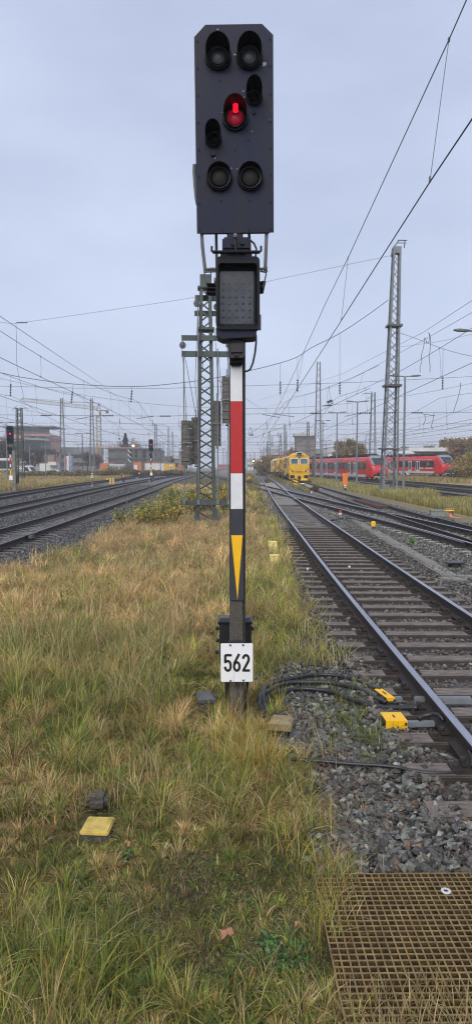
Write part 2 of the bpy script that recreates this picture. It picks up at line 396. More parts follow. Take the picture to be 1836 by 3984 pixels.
# ------------------------------------------------------------------ tracks
TR = {
 'A': [(2.56,-8),(2.57,8),(2.63,14),(2.78,22),(2.9,30),(3.2,45),(3.6,60),(4.2,80),(4.85,105),(6.2,170),(7.6,250),(10,400),(13,600)],
 'B': [(7.55,8),(7.5,14),(7.2,20),(6.75,26),(6.05,33),(5.2,42),(4.3,53),(3.3,66),(2.2,82),(.2,105),(-2.4,130),(-7,175),(-10,230)],
 'C': [(7.55,-8),(7.55,20),(7.6,38),(7.75,48),(8.05,64),(8.5,84),(8.85,97),(9.0,125),(9.1,160),(9.6,230),(11.5,400)],
 'E': [(15.0,-6),(16.3,45),(16.2,52),(16.1,65),(16.2,80),(16.1,120),(14,200),(13,300)],
 'F': [(20.6,-6),(20.4,57),(20.2,75),(20.3,92),(19,130),(15.2,200)],
 'G': [(25.5,-6),(25.4,60),(24.3,95),(22.7,109),(16.55,158),(13.5,185)],
 'H': [(47.5,90),(39.4,125),(33.4,149),(28,170)],
 'L': [(-6.6,-6),(-7.1,15),(-7.2,20),(-7.25,26),(-7.42,33),(-7.55,42),(-7.95,61),(-9.4,100),(-11.3,190),(-11,300),(-8,420)],
 'M': [(-9.8,-6),(-11.4,30),(-11.7,36),(-12.1,44.5),(-12.8,59),(-13.7,85),(-14.2,115),(-14.1,200),(-12,320)],
 'N': [(-14,10),(-17.0,48),(-18.2,65),(-19.5,93),(-19.8,125),(-18.5,200),(-15,320)],
 'O': [(-24.8,50),(-25.2,80),(-24.6,116),(-21.5,190),(-19.5,240)],
}
TF = {k: interp(v) for k, v in TR.items()}
# rail profile (local: across, up) - foot at 0, head top at .172
PROF = [(-.07,0),(.07,0),(.07,.012),(.016,.03),(.009,.045),(.009,.125),(.036,.14),(.036,.166),(.028,.172),(-.028,.172),(-.036,.166),(-.036,.14),(-.009,.125),(-.009,.045),(-.016,.03),(-.07,.012)]
def rail(parent, fn, offs, y0, y1, m=None, step=1.5, zz=.02, lim=None):
    ys = []; y = y0
    while y < y1: ys.append(y); y += step * (1 if y < 60 else 3)
    ys.append(y1); rings = []
    for y in ys:
        d = (fn(y + .5) - fn(y - .5)); n = Vector((1, -d, 0)).normalized(); c = Vector((fn(y), y, zz)) + n * offs
        rings.append([c + n * a + Vector((0, 0, b)) for a, b in PROF])
    mb = MB(); n = len(PROF)
    for i in range(len(rings) - 1):
        for k in range(n):
            k2 = (k + 1) % n; mb.mat(1 if k in (7, 8, 9) else 0)
            mb.add([rings[i][k], rings[i][k2], rings[i+1][k2], rings[i+1][k]], [(0, 1, 2, 3)])
    mb.mat(0).add(rings[0], [tuple(range(n))]).add(rings[-1], [tuple(range(n))])
    me_o = mb.build('rail', [M['rust'], m or M['rtop']], parent)
    return me_o
def sleeper_mesh(kind):
    mb = MB()
    if kind == 'old':
        mb.box((0, 0, -.063), (2.6, .235, .175), bev=.010)
    elif kind == 'steel':   # curved troughs
        for sgn in (1,):
            rings = []
            for i in range(15):
                x = -1.3 + 2.6 * i / 14; z = .015 + .02 * math.cos(x * 4.6) - .02; yb = .045 * math.sin(x * 2.4)
                rings.append([(x, yb - .13, z - .12), (x, yb + .13, z - .12), (x, yb + .085, z), (x, yb - .085, z)])
            mb.loft(rings)
    else:                   # concrete, waisted
        rings = []
        for x, z, w in ((-1.3,-.01,.14),(-1.2,.016,.15),(-.55,.016,.15),(-.35,-.03,.11),(.35,-.03,.11),(.55,.016,.15),(1.2,.016,.15),(1.3,-.01,.14)):
            rings.append([(x, -w, -.15), (x, w, -.15), (x, w * .85, z), (x, -w * .85, z)])
        mb.loft(rings)
    return mb
def fastener_mb():
    mb = MB()
    for sx in (-1, 1):
        mb.box((sx * .12, 0, .035), (.15, .17, .028), bev=.004)
        mb.cyl((sx * .105, 0, .03), (sx * .105, 0, .115), .019, n=6)
        mb.cyl((sx * .105, 0, .095), (sx * .105, 0, .118), .026, n=6)
        mb.box((sx * .085, 0, .068), (.07, .075, .022), bev=.004)
        mb.cyl((sx * .165, -.03, .02), (sx * .165, -.03, .075), .02, n=6)
    mb.box((0, 0, .026), (.36, .19, .012))
    return mb
def track(key, label, y0, y1, kinds, sy0, sy1, nfast=0, rm=None, gauge=.7525, group=None, dz=0, spacing=.6):
    fn = TF[key]; t = thing('railway_track', label, 'railway track', (0, 0, dz), group='railway tracks crossing the yard')
    for s in (-1, 1): rail(t, fn, s * gauge, y0, y1, rm)
    protos = {}; y = sy0; k = 0; rest = MB()
    fproto = None
    while y < sy1:
        kind, mm = kinds(y); d = fn(y + .5) - fn(y - .5); ang = -math.atan(d)
        if k < 100:
            if kind + mm not in protos:
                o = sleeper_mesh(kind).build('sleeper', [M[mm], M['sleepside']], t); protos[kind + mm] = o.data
                for pl_ in o.data.polygons: pl_.material_index = 0 if pl_.normal.z > .75 else 1  # pale tops, shade painted into the side faces
            else:
                o = bpy.data.objects.new('sleeper', protos[kind + mm]); col.objects.link(o); o.parent = t
            o.location = (fn(y) + random.gauss(0, .012), y + random.gauss(0, .008), random.gauss(0, .003)); o.rotation_euler = (0, 0, ang + random.gauss(0, .006))
            if k < nfast:
                for s in (-1, 1):
                    if fproto is None:
                        q = fastener_mb().build('fastener', M['rust'], o); fproto = q.data
                    else:
                        q = bpy.data.objects.new('fastener', fproto); col.objects.link(q); q.parent = o
                    q.location = (s * gauge, 0, 0)
        else:
            rest.box((fn(y), y, -.06), (2.5, .24, .15), rz=ang)
        y += spacing; k += 1
    if rest.v:
        o = rest.build('sleeper', M[kinds(sy1)[1]], t); o['kind'] = 'stuff'
    return t
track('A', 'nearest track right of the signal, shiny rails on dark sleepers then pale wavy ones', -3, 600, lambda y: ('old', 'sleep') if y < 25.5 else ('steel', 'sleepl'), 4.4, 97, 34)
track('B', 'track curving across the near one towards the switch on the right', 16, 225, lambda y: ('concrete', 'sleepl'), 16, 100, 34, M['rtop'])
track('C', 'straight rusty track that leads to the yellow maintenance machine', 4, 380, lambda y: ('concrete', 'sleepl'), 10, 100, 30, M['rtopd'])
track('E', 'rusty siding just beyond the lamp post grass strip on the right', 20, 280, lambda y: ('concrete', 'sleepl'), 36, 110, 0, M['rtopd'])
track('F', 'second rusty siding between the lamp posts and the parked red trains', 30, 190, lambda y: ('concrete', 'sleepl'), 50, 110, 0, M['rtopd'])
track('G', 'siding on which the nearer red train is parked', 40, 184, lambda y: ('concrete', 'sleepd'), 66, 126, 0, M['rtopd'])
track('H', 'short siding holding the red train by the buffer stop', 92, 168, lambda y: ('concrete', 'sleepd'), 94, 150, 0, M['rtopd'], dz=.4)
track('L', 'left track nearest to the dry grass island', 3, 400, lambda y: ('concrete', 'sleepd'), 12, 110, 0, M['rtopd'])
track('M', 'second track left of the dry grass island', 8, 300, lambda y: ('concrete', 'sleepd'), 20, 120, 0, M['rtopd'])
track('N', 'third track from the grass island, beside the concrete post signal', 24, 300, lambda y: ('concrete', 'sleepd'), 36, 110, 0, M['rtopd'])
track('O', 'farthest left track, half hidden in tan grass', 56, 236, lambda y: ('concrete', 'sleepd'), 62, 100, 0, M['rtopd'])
# guard and check rails of the crossing, the switch tongues
t = thing('guard_rail_set', 'short check rails and switch tongues where the curved track meets the near ones', 'guard rail')
for fn, o, a, b in ((TF['C'], -.62, 30, 44), (TF['B'], .60, 30, 42), (TF['C'], .60, 28, 36), (TF['A'], -.67, 52, 64), (TF['A'], .67, 44, 56), (TF['B'], -.67, 50, 62), (TF['B'], -.9, 19, 32)):
    rail(t, fn, o, a, b, M['rtopd'])
# walkway slabs in the track
fn = TF['A']; k = 0
for y in (41.5, 44.2, 47.0, 50.0, 60, 64, 68):
    w = 2.4 if y < 46 else 2.0
    o = MB().box((0, 0, 0), (1.22, w, .05), bev=.01).build('crossing_slab', M['slab'])
    o.location = (fn(y), y, .03); k += 1
    tag(o, 'weathered concrete slab between the rails of the near track', 'slab', 'concrete slabs between the near rails')
# ribbed brown boards beside the C rail
t = thing('ribbed_board', 'rust brown ribbed board lying between rails right of the switch', 'board', (0, 0, 0))
mb = MB()
for i in range(15): mb.box((TF['C'](37 + i*.55) + .32, 37 + i*.55, .10), (.72, .30, .13), rz=-.03)
mb.build('rib', M['brownrib'], t)
MB().box((8.0, 41, .0), (.6, 8.5, .05)).build('backing', M['under'], t)
# ------------------------------------------------------------------ main signal
SY = 6.0
sig = thing('railway_signal', 'tall black railway signal with a lit red lamp on a striped post, numbered 562', 'railway signal', (.01, SY, 0))
OFF = (.01, SY, 0)
def S1(x, y, Y=SY): p = at(700 + x / 2.826, 60 + y / 2.826, Y); return p[0], p[2]
def S2(x, y, Y=SY): p = at(640 + x / 2.473, 860 + y / 2.473, Y); return p[0], p[2]
def S3(x, y, Y=SY): p = at(640 + x / 2.473, 1400 + y / 2.473, Y); return p[0], p[2]
def S5(x, y, Y=SY): p = at(760 + x / 3.709, 2300 + y / 3.709, Y); return p[0], p[2]
out = [S1(*p) for p in ((280,106),(902,97),(1024,218),(1031,2386),(188,2399),(157,242))]
sc = MB().prism(out, SY - .005, SY + .005)
inn = [S1(*p) for p in ((320,150),(860,145),(985,260),(990,2340),(230,2350),(200,270))]
scr = sc.build('screen_board', M['dark'], sig, off=OFF)
MB().prism(inn, SY + .006, SY + .14).build('housing', M['darker'], sig, off=OFF)
fl = MB()
for x, y, r in ((415,160,9),(925,542,26),(603,434,13),(655,275,8),(695,836,8),(790,1278,8),(386,1572,10),(566,1682,8),(628,1690,7),(362,230,8),(985,1152,6),(706,902,8),(459,1070,6)):
    X, Z = S1(x, y); q = []
    for k in range(9):
        a = k * 2 * math.pi / 9; rr = r / 2.826 * .00226 * random.uniform(.55, 1.25); q.append((X + rr * math.cos(a), Z + rr * math.sin(a) * .8))
    fl.prism(q, SY - .0065, SY - .004)
fl.build('paint_chip', M['peel'], scr, off=OFF)
for x, y in ((192,288),(197,585),(200,883),(204,1183),(209,1480),(212,1775),(216,2068),(221,2362),(457,2362),(761,2360),(997,2352),(996,2056),(994,1760),(992,1470),(991,1168),(991,870),(991,560),(988,265),(436,720),(750,716),(452,2042),(760,2038),(608,1478),(750,1375)):
    X, Z = S1(x, y); MB().cyl((X, SY - .013, Z), (X, SY - .004, Z), .0075, .0055, 8).build('bolt', M['darker'], sig, off=OFF)
X, Z = S1(365, 1528); MB().cyl((X, SY - .025, Z), (X, SY - .004, Z), .022, .022, 6).build('bolt', M['dark'], sig, off=OFF)
X, Z = S1(808, 1072); MB().cyl((X, SY - .016, Z), (X, SY - .004, Z), .017, .015, 12).build('bolt', M['darker'], sig, off=OFF)
def hood(cx, cz, r, Lt, Lb, ring, lensm, lr, depth=.02):
    # mounting ring
    n = 36; mb = MB(); rings = []
    rg = [(ring, -.005), (ring, -.03), (r + .004, -.034), (r, -.034)]
    for rr, yy in rg: rings.append([(cx + rr * math.cos(a), SY + yy, cz + rr * math.sin(a)) for a in [2*math.pi*k/n for k in range(n)]])
    mb.loft(rings, cap=False)
    outer, inner = [], []
    f = []; g2 = []
    b1 = []; b2 = []
    for k in range(n):
        a = 2 * math.pi * k / n; s = (1 + math.sin(a)) / 2; L = Lb + (Lt - Lb) * s ** .8
        f.append((cx + r * math.cos(a), SY - L, cz + r * math.sin(a)))
        g2.append((cx + (r - .004) * math.cos(a), SY - L, cz + (r - .004) * math.sin(a)))
        b1.append((cx + r * math.cos(a), SY - .02, cz + r * math.sin(a)))
        b2.append((cx + (r - .004) * math.cos(a), SY - .006, cz + (r - .004) * math.sin(a)))
    mb.loft([b1, f, g2, b2], cap=False)
    h = mb.build('lamp_hood', M['darker'], sig, smooth=False, off=OFF)
    lm = MB(); rr = []
    for q in (1.0, .8, .55, .25, .02):
        rr.append([(cx + lr * q * math.cos(2*math.pi*k/28), SY - .012 - .02 * (1 - q * q), cz + lr * q * math.sin(2*math.pi*k/28)) for k in range(28)])
    lm.loft(rr, cap=True)
    l = lm.build('lens', lensm, sig, smooth=True, off=OFF)
    bz = MB(); k1 = [[(cx + q * math.cos(2*math.pi*k/28), SY - yy, cz + q * math.sin(2*math.pi*k/28)) for k in range(28)] for q, yy in ((r-.005,.008),(lr+.012,.018),(lr,.012))]
    bz.loft(k1, cap=False).build('lens_ring', M['black'], l, off=OFF)
    return h, l
for x, y, r, Lt, Lb, ring, m, lr in (
    (420,462,.102,.19,.05,.113,M['lensd'],.072),(762,458,.102,.19,.05,.113,M['lensd'],.074),
    (607,1128,.098,.21,.05,.113,M['lensr'],.066),
    (434,1790,.102,.10,.05,.113,M['lensk'],.080),(772,1788,.102,.10,.05,.113,M['lensk'],.080),
    (812,900,.066,.23,.04,.074,M['lensk'],.042),(368,1360,.066,.22,.04,.072,M['lensk'],.042)):
    X, Z = S1(x, y)
    hood(X, Z, r, Lt, Lb, ring, m, lr)
# lit diodes of the red lamp
X, Z = S1(611, 1052); ld = MB()
for i in range(5):
    for j in range(10):
        if i in (0, 4) and j in (0, 9): continue
        ld.cyl((X + (i - 2) * .0086, SY - .050, Z + (j - 4.5) * .0083), (X + (i - 2) * .0086, SY - .058, Z + (j - 4.5) * .0083), .0036, .002, 6)
ld.build('led_cluster', M['led'], sig, off=OFF)
MB().box((X, SY - .046, Z), (.040, .010, .088), bev=.004).build('led_holder', M['darker'], sig, off=OFF)
# bracket strip at the left edge of the board
def T2(l, Y=SY): return [(S2(a, b, Y)[0], Y, S2(a, b, Y)[1]) for a, b in l]
def T1(l, Y=SY): return [(S1(a, b, Y)[0], Y, S1(a, b, Y)[1]) for a, b in l]
b = MB(); pp = T1([(162,1640),(160,1720),(168,1850),(182,2000),(196,2080)], SY + .05); b.tube(pp, .016, 8); b.build('side_handle', M['galvd'], sig, off=OFF)
# carrying rods
rods = MB()
rods.tube(T2([(358,115),(366,250),(385,420),(392,480)], SY + .03), .0145, 8)
rods.tube(T2([(385,470),(384,520),(395,590),(410,640)], SY + .04), .006, 6)
rods.tube(T2([(497,115),(500,280),(505,460)], SY + .16), .0125, 8)
rods.tube(T2([(812,115),(818,200),(820,300)], SY + .16), .0125, 8)
rods.tube(T2([(981,115),(976,250),(968,470)], SY + .03), .0145, 8)
rods.tube(T2([(985,440),(975,520),(955,600),(945,640)], SY + .04), .006, 6)
rods.tube(T2([(447,490),(446,600)], SY + .05), .005, 6)
rods.build('support_rod', M['galvd'], sig, off=OFF)
br = MB()
br.tube(T2([(385,490),(405,468),(450,462),(500,464)], SY + .04), .014, 8); br.tube(T2([(385,492),(420,488),(500,486)], SY - .01), .008, 6)
br.tube(T2([(910,462),(950,460),(975,470),(980,490)], SY + .04), .013, 8); br.tube(T2([(920,482),(975,492)], SY - .01), .008, 6)
br.build('bracket_ring', M['galvd'], sig, off=OFF)
ba = MB()
for i in range(6):
    z = 604 + i * 20
    ba.tube(T2([(402,z),(430,z + 3),(500,z + 6)], SY + .06 + .01 * (i % 2)), .0105, 6)
    ba.tube(T2([(912,z - 12),(945,z - 16),(968 - i * 4,z - 22)], SY + .06 + .01 * (i % 2)), .0105, 6)
ba.tube(T2([(404,595),(408,715)], SY + .05), .008, 6); ba.tube(T2([(968,580),(940,695)], SY + .05), .008, 6)
ba.build('step_basket', M['darker'], sig, off=OFF)
nk = MB()
x0, z1 = S2(600, 110); x1, z0 = S2(755, 182); nk.box(((x0+x1)/2, SY + .08, (z0+z1)/2), (x1-x0, .16, z1-z0), bev=.01)
x0, z1 = S2(556, 168); x1, z0 = S2(822, 292); nk.box(((x0+x1)/2, SY + .06, (z0+z1)/2), (x1-x0, .22, z1-z0), bev=.015)
x0, z1 = S2(600, 305); x1, z0 = S2(780, 400); nk.box(((x0+x1)/2, SY + .09, (z0+z1)/2), (x1-x0, .14, z1-z0), bev=.01)
X, Z = S2(745, 230); nk.cyl((X, SY - .075, Z), (X, SY - .04, Z), .017, n=12)
X, Z = S2(668, 225); nk.cyl((X, SY - .065, Z), (X, SY - .04, Z), .028, n=14)
nk.build('mast_head', M['dark'], sig, off=OFF)
pl = MB(); x, z = S2(681, 168); pl.box((x, SY - .075, z), (.024, .03, .032), bev=.004); pl.build('cable_plug', M['galv'], sig, off=OFF)
pl = MB(); pl.box((x, SY - .093, z + .002), (.012, .01, .012), bev=.003); pl.build('plug_tip', mat('plug_orange', (.6,.13,.06), .5), sig, off=OFF)
cb = MB()
cb.tube(T2([(681,180),(680,215),(682,260),(700,315),(730,350),(775,372)], SY - .085), .0085, 8)
cb.tube(T2([(770,165),(820,180),(860,215),(882,262),(880,310),(868,378)], SY - .02), .0085, 8)
cb.tube(T2([(880,1098),(880,1180),(870,1270),(850,1365),(825,1425),(795,1445),(760,1442)], SY - .02), .0085, 8)
cb.build('cable', M['cable'], sig, off=OFF)
hb = MB()
hb.tube(T2([(455,243),(455,290),(470,300),(915,297),(928,288),(928,240)], SY - .11), .009, 8)
x0, z1 = S2(462, 286, SY-.1); x1, z0 = S2(920, 312, SY-.1); hb.box(((x0+x1)/2, SY - .10, (z0+z1)/2), (x1-x0, .05, (z1-z0)*.75), bev=.004)
for a, b_ in ((538, 606), (778, 842)):
    x0, z1 = S2(a, 292, SY-.1); x1, z0 = S2(b_, 392, SY-.1); hb.box(((x0+x1)/2, SY - .08, (z0+z1)/2), (x1-x0, .05, z1-z0), bev=.005)
hb.build('cross_bar', M['darker'], sig, off=OFF)
# lower indicator: hooded box with a grey window
fy = SY - .22
def rr_poly(x0, z0, x1, z1, r, f, Y):
    q = []
    for cx, cz, a0 in ((x1-r, z0+r, 0), (x0+r, z0+r, 90), (x0+r, z1-r, 180), (x1-r, z1-r, 270)):
        for k in range(5):
            a = math.radians(a0 + k * 22.5); q.append(f(cx + r * math.cos(a), cz - r * math.sin(a), Y))
    return q
box = MB(); w = [q for q in rr_poly(497, 380, 912, 1046, 42, S2, SY)]
box.prism(w, SY - .12, SY + .10)
o_ = rr_poly(497, 378, 915, 1042, 45, S2, fy); i_ = rr_poly(520, 404, 893, 1020, 30, S2, fy)
wb = w
box.loft([[(a, SY - .12, b) for a, b in w], [(a, fy, b) for a, b in o_], [(a, fy, b) for a, b in i_], [(a, SY - .121, b) for a, b in rr_poly(522, 470, 870, 1016, 20, S2, SY)]], cap=False)
box.build('indicator_hood', M['darker'], sig, off=OFF)
sx0, sz1 = S2(529, 484, SY-.13); sx1, sz0 = S2(858, 1008, SY-.13)
MB().box(((sx0+sx1)/2, SY - .128, (sz0+sz1)/2), (sx1-sx0, .012, sz1-sz0), bev=.004).build('indicator_window', mat('indicator_glass', (.045,.050,.068), .25, c2=(.028,.032,.044), scale=7, var=.2), sig, off=OFF)
dots = MB()
for yy in range(7):
    for xx in (567, 628, 690, 755, 818):
        X, Z = S2(xx, 602 + yy * 63.5, SY - .134); dots.cyl((X, SY - .134, Z), (X, SY - .140, Z), .013 if yy > 1 else .007, .004, 12)
dots.build('indicator_lens', mat('pixel_lens', (.075,.085,.10), .2, var=.3), sig, off=OFF)
lip = MB(); q0 = [S2(*p, SY - .16) for p in ((495,1040),(884,1040),(884,1092),(872,1118),(850,1122),(560,1140),(512,1118),(497,1090))]
lip.prism(q0, SY - .20, SY + .05)
for a in (575, 800): X, Z = S2(a, 1135, SY); lip.cyl((X, SY, Z), (X, SY, Z - .02), .02, n=8)
lip.build('indicator_base', M['dark'], sig, off=OFF)
hi = MB(); X, Z = S2(898, 1000); hi.box((X + .012, SY - .1, Z), (.022, .05, .13), bev=.006); hi.tube(T2([(912,540),(908,800),(900,960)], SY - .16), .005, 6)
X, Z = S2(484, 610); hi.cyl((X - .004, SY - .1, Z), (X + .02, SY - .1, Z), .03, n=10)
hi.build('hinge', M['galvd'], sig, off=OFF)
# small black transformer box under the indicator
tb = MB(); q = [S2(*p, SY - .1) for p in ((608,1195),(628,1160),(650,1150),(740,1150),(765,1165),(774,1195),(768,1290),(745,1320),(640,1322),(612,1290))]
tb.prism(q, SY - .13, SY); q = [S2(*p, SY - .14) for p in ((630,1200),(650,1178),(735,1178),(752,1200),(748,1262),(640,1264))]
tb.prism(q, SY - .155, SY - .12)
X, Z = S2(690, 1290, SY-.14); tb.box((X, SY - .14, Z), (.03, .03, .02), bev=.004)
tb.build('transformer_box', M['black'], sig, off=OFF)
tb = MB()
for i in range(3):
    X, Z = S2(688, 1335 + i * 18); tb.box((X, SY - .03, Z), (.11 - i * .004, .12, .012), bev=.003)
X, Z = S2(688, 1350); tb.box((X, SY - .01, Z), (.085, .08, .09))
tb.build('neck_clamp', M['darker'], sig, off=OFF)
# the post: concrete front left, dark beam at the right
pz = -.25
(xa, zt) = S3(624, -120); (xb, _) = S3(752, -120); (xc, zb_) = S5(497, 140); (xd, _) = S5(681, 140)
(xe, ze) = S5(476, 1900); (xf, _) = S5(700, 1900)
def quadpost(l0, r0, z0, l1, r1, z1, ya, yb, mb):
    mb.loft([[(l0, ya, z0), (r0, ya, z0), (r0, yb, z0), (l0, yb, z0)], [(l1, ya, z1), (r1, ya, z1), (r1, yb, z1), (l1, yb, z1)]])
mb = MB(); quadpost(xe, xf, -.3, xc, xd, zb_, SY + .0, SY + .10, mb); quadpost(xc, xd, zb_, xa, xb, zt, SY + .0, SY + .10, mb)
X, Z = S5(583, 665); mb.cyl((X, SY - .004, Z - .01), (X, SY + .01, Z - .01), .024, n=14); mb.box((X, SY - .005, Z - .03), (.02, .012, .05), bev=.003)
mb.build('post', M['postc'], sig, off=OFF)
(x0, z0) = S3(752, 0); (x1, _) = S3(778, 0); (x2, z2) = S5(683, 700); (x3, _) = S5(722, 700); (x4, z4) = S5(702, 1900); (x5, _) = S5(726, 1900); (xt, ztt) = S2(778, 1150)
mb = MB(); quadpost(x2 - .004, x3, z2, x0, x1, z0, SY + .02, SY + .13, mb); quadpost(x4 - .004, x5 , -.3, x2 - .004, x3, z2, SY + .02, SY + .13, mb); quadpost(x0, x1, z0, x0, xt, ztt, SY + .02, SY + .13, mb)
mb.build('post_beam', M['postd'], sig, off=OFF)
mb = MB(); (x0, z0) = S3(622, 30); (x1, z1) = S3(640, 30); (x2, z2) = S5(494, 125)
quadpost(x2, x2 + .02, z2, x0, x0 + .02, z0, SY - .012, SY + .05, mb)
mb.build('plate_rail', M['postd'], sig, off=OFF)
def plate(c, name, m, yo=0): # corners in crop 3
    q = [S3(*p) for p in c]; MB().prism(q, SY - .016 - yo, SY - .006 - yo).build(name, m, sig, off=OFF)
plate([(632,55),(747,55),(749,399),(634,400)], 'white_plate', M['white'])
plate([(634,401),(749,400),(751,1091),(637,1092)], 'red_plate', M['red'])
plate([(637,1093),(751,1092),(753,1433),(638,1434)], 'white_plate', M['white'])
q = [S3(638,1436), S3(754,1435), S5(698,126), S5(500,126)]
MB().prism(q, SY - .016, SY - .006).build('slate_plate', M['plateb'], sig, off=OFF)
q = [S3(641,1686), S3(751,1686), S5(612,60), S5(607,124), S5(602,60)]
MB().prism(q, SY - .020, SY - .0165).build('yellow_triangle', M['yellow'], sig, off=OFF)
# number plate 562
np_y = SY - .05
def SN(x, y): return S5(x, y, np_y)
q = []
for cx, cy, a0 in ((812,768,-90),(812,1288,0),(386,1290,90),(382,770,180)):
    for k in range(5):
        a = math.radians(a0 + k * 22.5); q.append(SN(cx + 17 * math.cos(a), cy + 17 * math.sin(a)))
npl = MB().prism(q, np_y - .004, np_y).build('number_plate', M['enamel'], sig, off=OFF)
dg = MB()
def put(pts, x0, x1, y0, y1): dg.stroke([SN(x0 + (x1-x0) * a, y1 + (y0-y1) * b) for a, b in pts], .0215, np_y - .0065, np_y - .003)
def arc(cx, cz, rx, rz, a0, a1, n=14): return [(cx + rx * math.cos(math.radians(a0 + (a1-a0) * k / n)), cz + rz * math.sin(math.radians(a0 + (a1-a0) * k / n))) for k in range(n + 1)]
put([(.99,.935),(.15,.935),(.15,.50)], 415, 523, 905, 1160)
put([(.15,.53),(.30,.585)] + arc(.5,.37,.36,.235,110,0,8) + arc(.5,.28,.36,.215,0,-90,8) + arc(.5,.28,.36,.215,-90,-180,8), 415, 523, 905, 1160)
put([(.80,1.0),(.22,.52)] + arc(.5,.30,.36,.235,150,510,24), 543, 652, 905, 1160)
put(arc(.5,.74,.36,.195,180,90,7) + arc(.5,.74,.36,.195,90,-20,9) + [(.82,.60),(.16,.068)], 675, 783, 905, 1158)
put([(.04,.065),(1.0,.065)], 675, 783, 905, 1158)
dg.build('numerals', M['ink'], npl, off=OFF)
rv = MB()
for x, y in ((504,777),(689,775),(508,1290),(693,1284)):
    X, Z = SN(x, y); rv.cyl((X, np_y - .009, Z), (X, np_y - .003, Z), .0095, .007, 10)
rv.build('rivet', M['rust'], npl, off=OFF)
mb = MB()
for y in (735, 1318):
    x0, z0 = S5(482, y); x1, _ = S5(716, y); mb.box(((x0+x1)/2, SY - .01, z0), (x1-x0, .055, .03))
mb.build('plate_clamp', M['postd'], sig, off=OFF)

# ------------------------------------------------------------------ black cabinet behind the post
cy = 6.42
cab = thing('cable_cabinet', 'black plastic cable cabinet on a dark stand right behind the numbered post', 'cabinet', (0, cy, 0))
def C5(x, y, Y=cy-.12): p = at(760 + x / 3.709, 2300 + y / 3.709, Y); return p[0], p[2]
def cprism(pts, y0, y1, name, m=None):
    MB().prism([C5(*p) for p in pts], y0, y1).build(name, m or M['black'], cab, off=(0, cy, 0))
cprism([(345,485),(808,485),(806,1050),(770,1100),(390,1100),(352,1060)], cy - .12, cy + .10, 'cabinet_body')
x0, z0 = C5(330, 480); x1, z1 = C5(818, 430)
lid = MB().loft([[(x0, cy-.125, z0), (x1, cy-.125, z0), (x1, cy+.12, z0), (x0, cy+.12, z0)], [(x0-.005, cy-.13, z1-.01), (x1+.005, cy-.13, z1-.01), (x1+.005, cy+.13, z1-.01), (x0-.005, cy+.13, z1-.01)], [(x0+.02, cy-.10, z1+.004), (x1-.02, cy-.10, z1+.004), (x1-.02, cy+.11, z1+.004), (x0+.02, cy+.11, z1+.004)]])
lid.build('lid', M['black'], cab, off=(0, cy, 0))
for xx in (-.10, .10): MB().box((xx + (x0+x1)/2, cy, z1 + .010), (.09, .10, .012), bev=.003).build('handle', M['galvd'], cab, off=(0, cy, 0))
mb = MB()
for xx, yy in ((318,548),(326,722),(314,890)):
    X, Z = C5(xx, yy); mb.box((X, cy - .09, Z), (.035, .06, .028), bev=.006); mb.cyl((X - .012, cy - .1, Z + .012), (X + .012, cy - .1, Z + .012), .008, n=8)
X, Z = C5(824, 548); mb.box((X - .006, cy - .09, Z), (.035, .05, .02), bev=.004); mb.cyl((X, cy-.12, Z), (X, cy-.05, Z), .016, n=10)
mb.build('latch', M['black'], cab, off=(0, cy, 0))
st = MB(); r0 = [C5(415, 1100)[0], C5(790, 1100)[0]]; r1 = [C5(440, 1650)[0], C5(740, 1650)[0]]; zt_ = C5(415, 1100)[1]; zm = C5(440, 1650)[1]
st.loft([[(r0[0], cy-.10, zt_), (r0[1], cy-.10, zt_), (r0[1], cy+.1, zt_), (r0[0], cy+.1, zt_)], [(r1[0], cy-.07, zm), (r1[1], cy-.07, zm), (r1[1], cy+.07, zm), (r1[0], cy+.07, zm)], [(-.07, cy-.05, -.2), (.10, cy-.05, -.2), (.10, cy+.05, -.2), (-.07, cy+.05, -.2)]])
st.build('stand', M['black'], cab, off=(0, cy, 0))

# ------------------------------------------------------------------ lattice masts
def lattice_mb(h, wb, wt, pitch, leg=.1, brace=.05, cross=True, faces=(0, 1, 2, 3), h0=0, wlast=None, db=None, dt=None):
    "four-legged lattice: returns legs (4 MBs) and bracing MB"
    db = db or wb; dt = dt or wt
    W = lambda z: wb + (wt - wb) * (z / h); D = lambda z: db + (dt - db) * (z / h)
    cs = ((-1, -1), (1, -1), (1, 1), (-1, 1)); legs = []
    P = lambda k, z: Vector((cs[k][0] * W(z) / 2, cs[k][1] * D(z) / 2, z))
    for k in range(4):
        mb = MB(); a, b = P(k, h0), P(k, h); sx, sy = cs[k]
        # L-angle: two thin flanges
        for (dx, dy) in ((leg, .012), (.012, leg)):
            vs = []
            for p in (a, b):
                vs += [p, p - Vector((sx * dx, 0, 0)), p - Vector((sx * dx, sy * dy, 0)), p - Vector((0, sy * dy, 0))]
            mb.add(vs, [(0,1,2,3),(7,6,5,4),(0,4,5,1),(1,5,6,2),(2,6,7,3),(3,7,4,0)])
        legs.append(mb)
    br = MB(); z = h0; i = 0
    while z < h - pitch * .3:
        z2 = min(h, z + pitch)
        for f in faces:
            k, k2 = f, (f + 1) % 4
            up = (0, 1, 0) if f in (0, 2) else (1, 0, 0)
            if (i + (f // 1)) % 2 == 0 or cross == 'x': br.bar(P(k, z), P(k2, z2), brace, .012, up=up)
            if (i + (f // 1)) % 2 == 1 or cross == 'x': br.bar(P(k2, z), P(k, z2), brace, .012, up=up)
        z = z2; i += 1
    return legs, br, P
